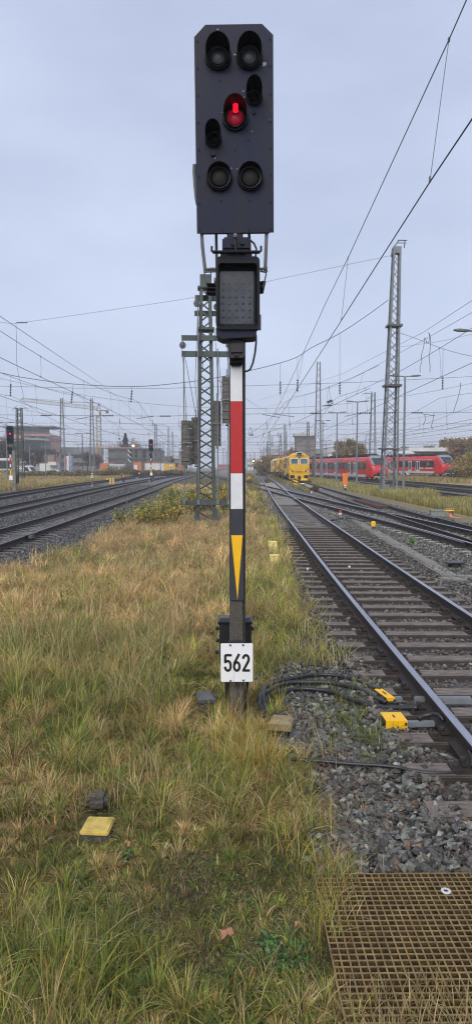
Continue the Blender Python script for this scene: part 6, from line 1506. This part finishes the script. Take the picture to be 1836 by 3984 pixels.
def island(n, y0, y1, power, wmul, ts=.2, hmul=1.0, lb=None, rb=None):
    x, y = scatter(n, y0, y1, power, lb or (lambda q: np.maximum(lbx(q) + .1, -.40 * q - .3)), rb or (lambda q: rbx(q) + .05))
    e = RNG.normal(0, .10 + .004 * y); x = x + np.where(RNG.random(n) < .12, np.abs(e) * 1.3, 0) * (x > 0)
    cx_, cy_, q_ = tussock(x, y, ts); inT = RNG.random(n) < np.where(np.exp(-((x - .15) / .85) ** 2 - ((y - 3.55) / .55) ** 2) > .35, .25, .52)
    pull = np.where(inT, .30 + .35 * q_[:, 5], 1.0); ang = np.where(inT, np.arctan2(y - cy_, x - cx_) + RNG.normal(0, .5, n), RNG.random(n) * 6.283 )
    x = cx_ + (x - cx_) * pull; y = cy_ + (y - cy_) * pull
    cl = vnoise(x, y, .16, 1); cl2 = vnoise(x, y, .55, 2); big = vnoise(x, y, 2.2, 3)
    lawn = np.exp(-((x - .15) / .85) ** 2 - ((y - 3.55) / .55) ** 2)
    tall = np.clip((-.25 - x) / .4, 0, 1) * np.clip((3.5 - y) / .5, 0, 1)
    h = .10 + .13 * cl2 + .10 * (cl > .6)
    h = np.where(y > 4.15, .13 + .15 * cl2 + .12 * np.clip((cl - .45) * 3, 0, 1), h)
    h = np.where((y > 6.2) & (x < -.45), .20 + .22 * cl2 + .12 * big, h)
    h = np.where(y > 9.5, .22 + .2 * cl2, h)
    h = np.where(y < 4.3, h * .62, h); h = h * (1 - .55 * lawn) + tall * .16 * (.4 + cl2)
    tr = (x > -.45) & (x < .3) & (y > 5.9) & (y < 8.0); h = np.where(tr, h * .62, h)
    # a worn hollow left of the post
    hol = np.exp(-((x + .75) / .45) ** 2 - ((y - 7.0) / 1.0) ** 2); h *= 1 - .5 * hol
    h *= RNG.uniform(.55, 1.2, n) * hmul * np.where(inT, .5 + 1.05 * q_[:, 2] ** 1.4, .5)
    pdry = np.select([y < 3.3, y < 4.2, y < 6.2, y < 9.5], [.30, .28, .47, .40], .78) + (big - .5) * .5
    pdry = np.where((x > rbx(y) - .9 - .02 * y) & (y > 6.5), pdry - .32, pdry)
    gpatch = vnoise(x, y, 1.3, 9); pdry -= .35 * (gpatch > .72) * (y < 20)
    pdry = pdry - .25 * np.clip(hol, 0, 1) + .25 * (cl2 > .62)
    pdry = np.where(inT, pdry + (q_[:, 3] - .5) * .95, pdry + .12)
    dry = RNG.random(n) < pdry
    C = mixc(dry, DRY, GREENS)
    C *= (np.where(y > 9.5, 1.45, np.where(y < 4.2, 1.06, 1.2)) * np.where(inT, .75 + .55 * q_[:, 4], .74) * (.62 + .76 * vnoise(x, y, .22 + 0 * y, 21)) * RNG.choice([.75, 1.0, 1.3], n))[:, None]
    orange = (np.abs(x - .15) < .22) & (np.abs(y - 5.4) < .45); C = np.where((orange & (RNG.random(n) < .7))[:, None], pick(n, [YGR, (.42,.27,.07), STRAW, RBR], [3, 3, 2, 1], .15), C); h = np.where(orange, h * 1.35, h)
    keep = ~((x > .46) & (x < 2.7) & (y > 2.15) & (y < 3.87) & ~((y > 3.25) & (x < .50 + (y - 3.25) * .30)) & ~((y < 2.95 + .25 * cl2) & (x < 1.25 - (y - 2.6) * .9) & (RNG.random(n) < .45)) & (RNG.random(n) > .012))
    # thinner cover on bare soil patches
    bare = (vnoise(x, y, .28, 5) > .55) & (lawn > .2) & (RNG.random(n) < .6); keep &= ~bare
    keep &= ~((np.abs(x - .02) < .07) & (np.abs(y - 6.05) < .08)) & ~((np.abs(x + .91) < .13) & (np.abs(y - 4.42) < .16))
    keep &= ~((np.abs(x + .91) < .16) & (y > 4.0) & (y < 4.32) & (h > .07))
    keep &= ~((np.abs(x - .41) < .15) & (y > 5.3) & (y < 6.2))
    keep &= ~((np.abs(x - tx) < .6) & (np.abs(y - ty) < .62))
    keep &= ~((np.abs(x + .31) < .11) & (y > 6.3) & (y < 6.85) & (h > .08))
    lean = np.clip(RNG.gamma(2.6, .33, n), .1, 1.32); lean = np.where(inT, lean, np.clip(lean * 1.3, .5, 1.32))
    w = RNG.uniform(.0030, .0068, n) * wmul * np.where(dry, .85, 1.1) * np.where(lawn > .4, .8, 1)
    tip = C * RNG.uniform(.85, 1.35, (n, 1)); tip[:, 0] *= 1.1
    for bx_, by_ in BLK: keep &= ~((np.abs(x - bx_) < .17) & (y > by_ - 1.1) & (y < by_ + .15) & (h > .03))
    return [a[keep] for a in (x, y, h, w, lean, C, tip, ang)]
BLK = [gnd(1060, 2140, 0)[:2], gnd(1068, 2198, 0)[:2]]
for nm, lab, args in (('grass', 'short green and straw grass in the foreground around the grating', (92000, 2.4, 4.3, .9, .88, .105, .8)),
    ('grass', 'mixed green and yellow tussock grass around the signal post', (110000, 4.3, 8.2, .85, 1.1, .155, .82)),
    ('grass', 'long pale grass left of and behind the signal', (95000, 8.2, 15, .8, 1.6, .24, .85)),
    ('grass', 'dry tan grass carpet reaching to the green mast', (75000, 15, 30, .8, 3.0, .5)),
    ('grass', 'far dry grass beyond the green mast', (26000, 30, 85, .7, 6.5, .9))):
    x, y, h, w, lean, C, tip, ang = island(*args); grass_obj(nm, lab, x, y, h, w, lean, C, tip=tip, ang=ang)
# big arching blades of the tussocks
def tuft_obj(lab, centres, per, hr, wr_, pal, r=.06, z0=-.05, lean0=.35):
    xs, ys, hs, ws, ls, cs = [], [], [], [], [], []
    for cx, cy in centres:
        n = int(per * random.uniform(.6, 1.3)); xs.append(cx + RNG.normal(0, r, n)); ys.append(cy + RNG.normal(0, r, n)); hs.append(RNG.uniform(hr[0], hr[1], n)); ws.append(RNG.uniform(*wr_, n)); ls.append(np.clip(RNG.normal(lean0 + .25, .35, n), .05, 1.3)); cs.append(pick(n, pal[0], pal[1], .18))
    C = np.concatenate(cs); x, y, h, w, l = [np.concatenate(q) for q in (xs, ys, hs, ws, ls)]
    tip = C * RNG.uniform(.9, 1.4, (len(x), 1)); return grass_obj('grass_tuft', lab, x, y, h, w, l, C, z0, tip, 4)
def rc(n, fx, fy): return [(random.uniform(*fx), random.uniform(*fy)) for _ in range(n)]
tuft_obj('grass hanging over the far left corner of the grating', [(.46,3.35),(.50,3.5),(.54,3.62),(.60,3.72),(.44,3.2),(.52,3.75),(.48,3.42),(.56,3.58),(.64,3.76),(.45,3.28)], 60, (.08, .19), (.003, .006), ([STRAW, GRN2, YGR, (.42,.25,.10)], [2, 3, 2, 2]), z0=-.03)
tuft_obj('tall green grass tufts in the bottom left corner', rc(26, (-1.15, -.55), (2.5, 3.15)), 20, (.14, .36), (.004, .009), ([GRN2, GRN, YGR, STRAW], [3, 2, 2, 1]))
tuft_obj('green and straw tufts along the bottom edge', rc(18, (-.5, .55), (2.35, 2.85)), 18, (.08, .2), (.003, .007), ([GRN2, TAN, STRAW, YGR], [2, 3, 2, 2]))
tuft_obj('drying grass lying over the near edge of the grating', rc(16, (.42, .95), (2.5, 2.85)), 24, (.07, .16), (.003, .006), ([TAN, TAN2, STRAW, GRN2], [3, 3, 2, 1]), z0=-.0)
tuft_obj('straw tussocks left of the signal foot', rc(50, (-1.3, .1), (4.5, 6.2)), 26, (.12, .28), (.004, .008), ([STRAW, TAN, YGR, GRN2, RBR], [4, 3, 2, 2, .6]))
tuft_obj('bright yellow orange tussock at the right foot of the post', rc(13, (-.04, .27), (4.95, 5.6)), 60, (.16, .34), (.004, .008), ([YGR, (.45,.30,.08), STRAW, GRN2], [3, 3, 2, 2]), r=.07)
tuft_obj('tussocks on the edge between grass and gravel', rc(20, (.25, .62), (3.85, 4.9)), 34, (.10, .24), (.004, .008), ([STRAW, YGR, GRN2, (.40,.24,.10)], [3, 2, 3, 2]))
tuft_obj('tall drooping grass on the left in front of the dry meadow', rc(90, (-3.2, -.7), (6.3, 9.6)), 34, (.26, .55), (.005, .010), ([STRAW, TAN, GRN2, BGR, YGR], [3, 3, 3, 2, 1]), r=.10)
tuft_obj('yellow green tussocks along the right edge of the island', rc(110, (.35, 1.2), (7.8, 19)), 26, (.16, .36), (.006, .012), ([YGR, GRN2, STRAW, TAN], [4, 3, 3, 1]), r=.12)
tuft_obj('small green tufts growing in the gravel by the cables', rc(34, (.75, 1.42), (5.2, 7.1)), 22, (.10, .21), (.004, .008), ([BGR, GRN, YGR], [3, 3, 2]), r=.05)
tuft_obj('sparse tufts in the far island grass', rc(220, (-4.2, 1.0), (10, 26)), 20, (.25, .5), (.010, .018), ([STRAW, TAN, TAN2, YGR], [4, 4, 2, 1]), r=.16)
tuft_obj('thin dead stems in front of the number plate', [(-.02, 5.75), (.04, 5.7), (.09, 5.72)], 6, (.6, .85), (.0022, .003), ([STRAW, TAN], [1, 1]), r=.03, lean0=-.1)
ns = 16000; x, y = scatter(ns, 7.5, 30, .75, lambda q: np.maximum(lbx(q) + .2, -.4 * q), lambda q: rbx(q) - .3)
P = np.stack([x, y, -.05 + RNG.uniform(.14, .40, ns) * (.6 + .6 * vnoise(x, y, .55, 2))], 1); P = P[~((np.abs(x - .1) < .35) & (y < 8.5))]
V, F, Cc = cards(P, .028 + .0018 * P[:, 1], pick(len(P), [(.44,.34,.20), (.36,.27,.15), (.52,.43,.28), (.30,.20,.12)], [3, 3, 2, 1], .18), aspect=.5)
tag(npmesh('seed_heads', V, F, Cc, grassM, 'stuff'), 'feathery dry seed heads over the tan meadow of the island', 'grass')
def field(lab, n, x0, x1, y0, y1, hh, ww, pal, pw=.8, edge=None):
    y = y0 + (y1 - y0) * RNG.random(n) ** pw; a = x0(y) if callable(x0) else x0; b = x1(y) if callable(x1) else x1
    x = a + (b - a) * RNG.random(n); big = vnoise(x, y, 3.0, 7); h = hh * (.45 + 1.0 * big) * RNG.uniform(.5, 1.2, n)
    k = big > .22; C = pick(n, pal[0], pal[1], .22); C = C * (.75 + .5 * big)[:, None]
    grass_obj('grass', lab, x[k], y[k], h[k], (ww * RNG.uniform(.6, 1.3, n) * (y / y1) ** .5)[k], np.clip(RNG.gamma(2, .22, n), .05, 1)[k], C[k], z0=-.05, tip=(C * 1.15)[k])
RG = ([(.30,.29,.08), (.22,.22,.07), STRAW, TAN, (.14,.17,.05)], [4, 3, 3, 2, 2])
field('yellow green long grass strip right of the big lattice mast', 30000, lambda y: np.full_like(y, 10.9), lambda y: 14.8 + 0 * y, 28, 56, .62, .03, RG)
field('yellow green grass strip around the lamp posts', 26000, lambda y: np.full_like(y, 10.7), lambda y: np.interp(y, [56, 80, 130], [14.6, 15.2, 14]), 56, 125, .5, .05, RG)
field('dry grass between the parked red trains', 14000, lambda y: np.interp(y, [88, 110, 140], [29, 27, 24]), lambda y: np.interp(y, [88, 110, 140], [60, 50, 42]), 92, 150, .7, .09, ([TAN, (.30,.24,.09), (.17,.16,.06)], [4, 3, 3]))
field('weedy strip between the near track and the maintenance machine', 16000, lambda y: np.interp(y, [58, 90, 200], [6.2, 6.4, 8.2]), lambda y: np.interp(y, [58, 90, 200], [6.6, 7.5, 9]), 60, 180, .4, .06, ([(.16,.16,.06), (.22,.2,.08), TAN], [3, 3, 2]))
field('weeds left of the far near track', 9000, lambda y: np.interp(y, [60, 100, 200], [1.2, 1.9, 3]), lambda y: np.interp(y, [60, 100, 200], [2.4, 3.3, 4.4]), 62, 190, .4, .06, ([(.2,.17,.07), (.16,.15,.06), TAN2], [3, 3, 2]))
field('tan meadow grass behind the left tracks', 60000, lambda y: -.40 * y, lambda y: np.interp(y, [60, 110, 170, 260], [-21.6, -21.8, -24, -24]), 58, 170, .55, .10, ([(.34,.27,.13), (.30,.22,.10), (.20,.19,.08), STRAW], [4, 3, 2, 2]), pw=.7)
field('tan grass strip in front of the farthest left track', 14000, lambda y: np.full_like(y, -23.6), lambda y: np.full_like(y, -20.9), 52, 130, .35, .07, ([(.34,.27,.13), (.30,.22,.10), (.20,.19,.08)], [4, 3, 2]))
# ------------------------------------------------------------------ stones
TPL = []
for k_ in range(14):
    rn = np.random.default_rng(k_ + 50); bm = bmesh.new(); sc3 = np.array([1, rn.uniform(.6, .9), rn.uniform(.5, .75)])
    for q in range(9):
        v = rn.normal(size=3); v /= np.linalg.norm(v); bm.verts.new(v * sc3 * rn.uniform(.85, 1.1))
    r_ = bmesh.ops.convex_hull(bm, input=bm.verts[:]); bmesh.ops.delete(bm, geom=[g_ for g_ in r_['geom_interior'] if isinstance(g_, bmesh.types.BMVert)], context='VERTS')
    bm.verts.index_update(); TPL.append((np.array([v.co[:] for v in bm.verts]), np.array([[v.index for v in f.verts] for f in bm.faces if len(f.verts) == 3]))); bm.free()
def stones(label, x, y, z, s, C):
    n = len(x); ti = RNG.integers(0, len(TPL), n); Vs, Fs, Cs = [], [], []; off = 0
    for k, (tv, tf) in enumerate(TPL):
        m = np.nonzero(ti == k)[0]
        if not len(m): continue
        a = RNG.random(len(m)) * 6.283; b = RNG.normal(0, .5, len(m)); c = RNG.normal(0, .5, len(m))
        ca, sa, cb_, sb, cc, s_c = np.cos(a), np.sin(a), np.cos(b), np.sin(b), np.cos(c), np.sin(c)
        Rz = np.stack([np.stack([ca, -sa, 0*a], 1), np.stack([sa, ca, 0*a], 1), np.stack([0*a, 0*a, 1+0*a], 1)], 1)
        Ry = np.stack([np.stack([cb_, 0*a, sb], 1), np.stack([0*a, 1+0*a, 0*a], 1), np.stack([-sb, 0*a, cb_], 1)], 1)
        Rx = np.stack([np.stack([1+0*a, 0*a, 0*a], 1), np.stack([0*a, cc, -s_c], 1), np.stack([0*a, s_c, cc], 1)], 1)
        Mx = Rz @ Ry @ Rx; V = np.einsum('nij,vj->nvi', Mx, tv) * s[m][:, None, None] + np.stack([x[m], y[m], z[m]], 1)[:, None, :]
        Vs.append(V.reshape(-1, 3)); Fs.append((tf[None] + (np.arange(len(m)) * len(tv))[:, None, None]).reshape(-1, 3) + off); Cs.append(np.repeat(C[m], len(tv), 0)); off += len(m) * len(tv)
    o = npmesh('gravel', np.concatenate(Vs), [np.concatenate(Fs)], np.concatenate(Cs), stoneM, 'stuff'); return tag(o, label, 'gravel')
LITE = [(.145,.152,.14), (.095,.098,.095), (.20,.205,.185), (.125,.11,.095), (.28,.28,.25), (.06,.056,.056), (.18,.125,.09)]
def near_rails(x, y, keys, w=.085):
    m = np.zeros(len(x), bool)
    for k in keys:
        c = np.array([TF[k](v) for v in y]) if len(y) < 500 else np.interp(y, np.arange(0, 130, 1.), [TF[k](v) for v in np.arange(0, 130, 1.)])
        for s in (-1, 1): m |= np.abs(x - c - s * .7525) < w
    return m
tA = lambda y: np.interp(y, np.arange(0, 130, 1.), [TF['A'](v) for v in np.arange(0, 130, 1.)])
def gravel_right(n, y0, y1, s0, s1, label, xr, pw=.9):
    y = y0 + (y1 - y0) * RNG.random(n) ** pw; a = rbx(y) - .12; b = np.minimum(xr, .37 * y + .35); x = a + (b - a) * RNG.random(n)
    x = np.where(RNG.random(n) < .02, x - np.abs(RNG.normal(0, .2, n)), x)
    k = ~near_rails(x, y, 'ABC' if y1 > 14 else 'A') & ~((x > .53) & (x < 2.7) & (y < 3.73)) & (b > a)
    x, y = x[k], y[k]; n = len(x); d = np.abs(x - tA(y)); crib = d < 1.25
    z = np.where(crib, np.where(y > 24, -.10, -.052), np.where(y < 8.3, -.036, -.018)); z = np.where((d > 1.08) & (d < 1.35) & (y < 8.2), -.012 + .012 * vnoise(x, y, .3, 14), z) + RNG.normal(0, .012, n) + .02 * vnoise(x, y, .7, 11)
    tr = (np.abs(x - 1.9) < 0) ; s = RNG.uniform(s0, s1, n) * np.where(RNG.random(n) < .25, .6, 1)
    cd = (d < 1.75) & (y < 25)
    C = np.where(cd[:, None], pick(n, [(.09,.086,.08), (.13,.124,.115), (.05,.043,.04), (.20,.195,.18), (.12,.082,.06)], [3, 3, 3, 1.6, 1.0], .25, .08), pick(n, LITE, [4, 3, 3, 2, 1.2, 2, .4], .2, .08))
    C = np.where((crib & (y >= 25))[:, None], pick(n, [(.10,.098,.09), (.07,.066,.06), (.15,.145,.13)], [3, 3, 1.5], .2, .08), C)
    if y1 < 9: C = np.where((~crib)[:, None], pick(n, LITE, [4, 3, 2.6, 2.2, .9, 2.6, .5], .3, .07) * .88, C)
    stones(label, x, y, z, s, C)
gravel_right(8200, 3.70, 8.2, .027, .054, 'coarse angular ballast stones right of the signal foot', 9, 1.0)
gravel_right(15000, 8.2, 15.5, .028, .050, 'ballast stones along the near track, middle distance', 9)
gravel_right(26000, 15.5, 28, .030, .048, 'paler ballast between the near track and the curved track', 9.4)
gravel_right(20000, 28, 52, .045, .07, 'far ballast around the switch rails', 9.4)
def gravel_left(n, y0, y1, s0, s1, label):
    y = y0 + (y1 - y0) * RNG.random(n) ** .9; b = lbx(y) + .25; a = np.maximum(-.37 * y - .5, -20.5); k = b > a; y, a, b = y[k], a[k], b[k]; n = len(y); x = a + (b - a) * RNG.random(n)
    x = np.where(RNG.random(n) < .04, x + np.abs(RNG.normal(0, .3, n)), x)
    k = ~near_rails(x, y, 'LMN'); x, y = x[k], y[k]; n = len(x)
    tl = lambda K: np.abs(x - np.interp(y, np.arange(0, 130, 1.), [TF[K](v) for v in np.arange(0, 130, 1.)])) < 1.3
    crib = tl('L') | tl('M') | tl('N'); z = np.where(crib, -.06, -.025) + RNG.normal(0, .013, n) + np.where(crib, 0, .05 * vnoise(x, y, 1.0, 12))
    stones(label, x, y, z, RNG.uniform(s0, s1, n), pick(n, [(.085,.088,.095), (.12,.125,.13), (.055,.055,.06), (.17,.175,.18), (.09,.075,.065)], [4, 3, 3, 1.2, 1.2], .3, .06))
gravel_left(16000, 13, 26, .030, .050, 'dark ballast stones beside the nearest left track')
gravel_left(22000, 26, 48, .040, .065, 'dark ballast between the first and second left tracks')
gravel_left(15000, 48, 85, .06, .095, 'far ballast between the left tracks')
# soil crumbs and broad-leaved ground cover on the worn foreground
n = 7000; x = RNG.uniform(-1.1, .62, n); y = RNG.uniform(2.75, 4.3, n)
stones('small clods and crumbs of dark soil between the short grass', x, y, np.full(n, -.058) + RNG.normal(0, .003, n), RNG.uniform(.004, .013, n), pick(n, [(.075,.058,.042), (.05,.04,.03), (.11,.09,.07), (.14,.13,.12)], [4, 4, 2, .6], .25, .06))
n = 15000; x = RNG.uniform(-1.2, .62, n); y = RNG.uniform(2.7, 5.4, n); k = (vnoise(x, y, .33, 31) > .52); x, y = x[k], y[k]; n = len(x)
V, F, Cc = cards(np.stack([x, y, -.055 + RNG.uniform(.0, .028, n)], 1), RNG.uniform(.010, .024, n), pick(n, [(.085,.14,.05), (.13,.19,.08), (.07,.10,.05), (.20,.22,.09)], [4, 3, 2, 1], .2), aspect=1.2)
tag(npmesh('ground_cover', V, F, Cc, leafM, 'stuff'), 'small broad leaved weeds and clover in the worn foreground', 'ground cover')
# dead twigs lying on the stones
mb = MB()
for i in range(150):
    y = random.uniform(4.0, 6.2); x = random.uniform(.45, .55 + .33 * (y - 3) ) ; a = random.random() * 6.28; L = random.uniform(.06, .28); z = .02 + random.random() * .02
    mb.tube([(x, y, z), (x + math.cos(a) * L * .5, y + math.sin(a) * L * .5, z + random.uniform(-.01, .03)), (x + math.cos(a + .3) * L, y + math.sin(a + .3) * L, z)], .0016, 3)
tag(mb.build('dead_stems', mat('dead_stem', (.17,.11,.07), .8, var=.3, scale=20)), 'thin dead stems strewn over the stones right of the signal', 'twigs', kind='stuff')
mb = MB()
for i in range(170):
    y = random.uniform(2.9, 4.6); x = random.uniform(-1.2, .7); a = random.random() * 6.28; L = random.uniform(.03, .12)
    mb.tube([(x, y, -.035), (x + math.cos(a) * L, y + math.sin(a) * L, -.03)], .0016, 3)
tag(mb.build('dead_stems', MATS['dead_stem']), 'short dead stalks on the bare soil of the foreground', 'twigs', kind='stuff')
# ------------------------------------------------------------------ camera, light, air
cam = bpy.data.cameras.new('camera'); co = bpy.data.objects.new('camera', cam); col.objects.link(co); scene.camera = co
co.location = (0, 0, CZ); co.rotation_euler = (math.pi / 2 - _t, 0, 0)
cam.sensor_fit = 'VERTICAL'; cam.sensor_height = 36; cam.lens = 36 * FPX / 3984; cam.clip_start = .05; cam.clip_end = 9000
w = bpy.data.worlds.new('World'); scene.world = w; w.use_nodes = True; nt = w.node_tree; N, L = nt.nodes, nt.links; N.clear()
ELEV, AZ = 42, 195     # a pale diffuse sun behind and left of the camera, under cloud
sky = N.new('ShaderNodeTexSky'); sky.sky_type = 'NISHITA'; sky.sun_disc = False; sky.sun_elevation = R(ELEV); sky.sun_rotation = R(AZ); sky.air_density = 1.2; sky.dust_density = 2.0; sky.ozone_density = 1.5
tc = N.new('ShaderNodeTexCoord'); mp = N.new('ShaderNodeMapping'); mp.inputs['Scale'].default_value = (1, 1, 2.6); L.new(tc.outputs['Generated'], mp.inputs['Vector'])
nz = N.new('ShaderNodeTexNoise'); nz.inputs['Scale'].default_value = 1.6; nz.inputs['Detail'].default_value = 5; nz.inputs['Roughness'].default_value = .5; L.new(mp.outputs['Vector'], nz.inputs['Vector'])
rp = N.new('ShaderNodeValToRGB'); rp.color_ramp.elements[0].position = .3; rp.color_ramp.elements[1].position = .72
K = 10.0
rp.color_ramp.elements[0].color = (.235, .270, .372, 1); rp.color_ramp.elements[1].color = (.356, .400, .512, 1)
L.new(nz.outputs['Fac'], rp.inputs['Fac'])
sc_n = N.new('ShaderNodeVectorMath'); sc_n.operation = 'SCALE'; sc_n.inputs['Scale'].default_value = K; L.new(rp.outputs['Color'], sc_n.inputs[0])
mx = N.new('ShaderNodeMix'); mx.data_type = 'RGBA'; mx.inputs[0].default_value = .93; L.new(sky.outputs['Color'], mx.inputs[6]); L.new(sc_n.outputs['Vector'], mx.inputs[7])
bg = N.new('ShaderNodeBackground'); bg.inputs['Strength'].default_value = .1; L.new(mx.outputs[2], bg.inputs['Color'])
ow = N.new('ShaderNodeOutputWorld'); L.new(bg.outputs['Background'], ow.inputs['Surface'])
sl = bpy.data.lights.new('sun', 'SUN'); so = bpy.data.objects.new('sun', sl); col.objects.link(so); sl.energy = 1.5; sl.angle = R(50); sl.color = (1, .935, .83)
# direction to the sun: azimuth measured like the sky texture (0 = +Y, clockwise seen from above)
az = R(AZ); dirv = Vector((math.sin(az) * math.cos(R(ELEV)), math.cos(az) * math.cos(R(ELEV)), math.sin(R(ELEV))))
so.rotation_euler = dirv.to_track_quat('Z', 'Y').to_euler()
HAZE = 1
if HAZE:
    hm = bpy.data.materials.new('haze_air'); hm.use_nodes = True; n2 = hm.node_tree; n2.nodes.clear()
    pv = n2.nodes.new('ShaderNodeVolumePrincipled'); pv.inputs['Density'].default_value = .0008; pv.inputs['Color'].default_value = (.93, .95, .98, 1); pv.inputs['Anisotropy'].default_value = 0
    mo = n2.nodes.new('ShaderNodeOutputMaterial'); n2.links.new(pv.outputs['Volume'], mo.inputs['Volume'])
    hz = MB().box((0, 550, 21), (1800, 1400, 44)).build('haze', hm); tag(hz, 'pale blue grey haze over the far end of the yard', 'haze', kind='stuff')
scene.view_settings.view_transform = 'Standard'; scene.view_settings.look = 'None'; scene.view_settings.exposure = 0.92; scene.view_settings.gamma = 1
scene.cycles.use_denoising = True; scene.cycles.max_bounces = 5; scene.cycles.diffuse_bounces = 3; scene.cycles.glossy_bounces = 2; scene.cycles.transmission_bounces = 2; scene.cycles.volume_bounces = 0; scene.cycles.transparent_max_bounces = 4
scene.cycles.sample_clamp_indirect = 4
scene.cycles.filter_width = 1.2
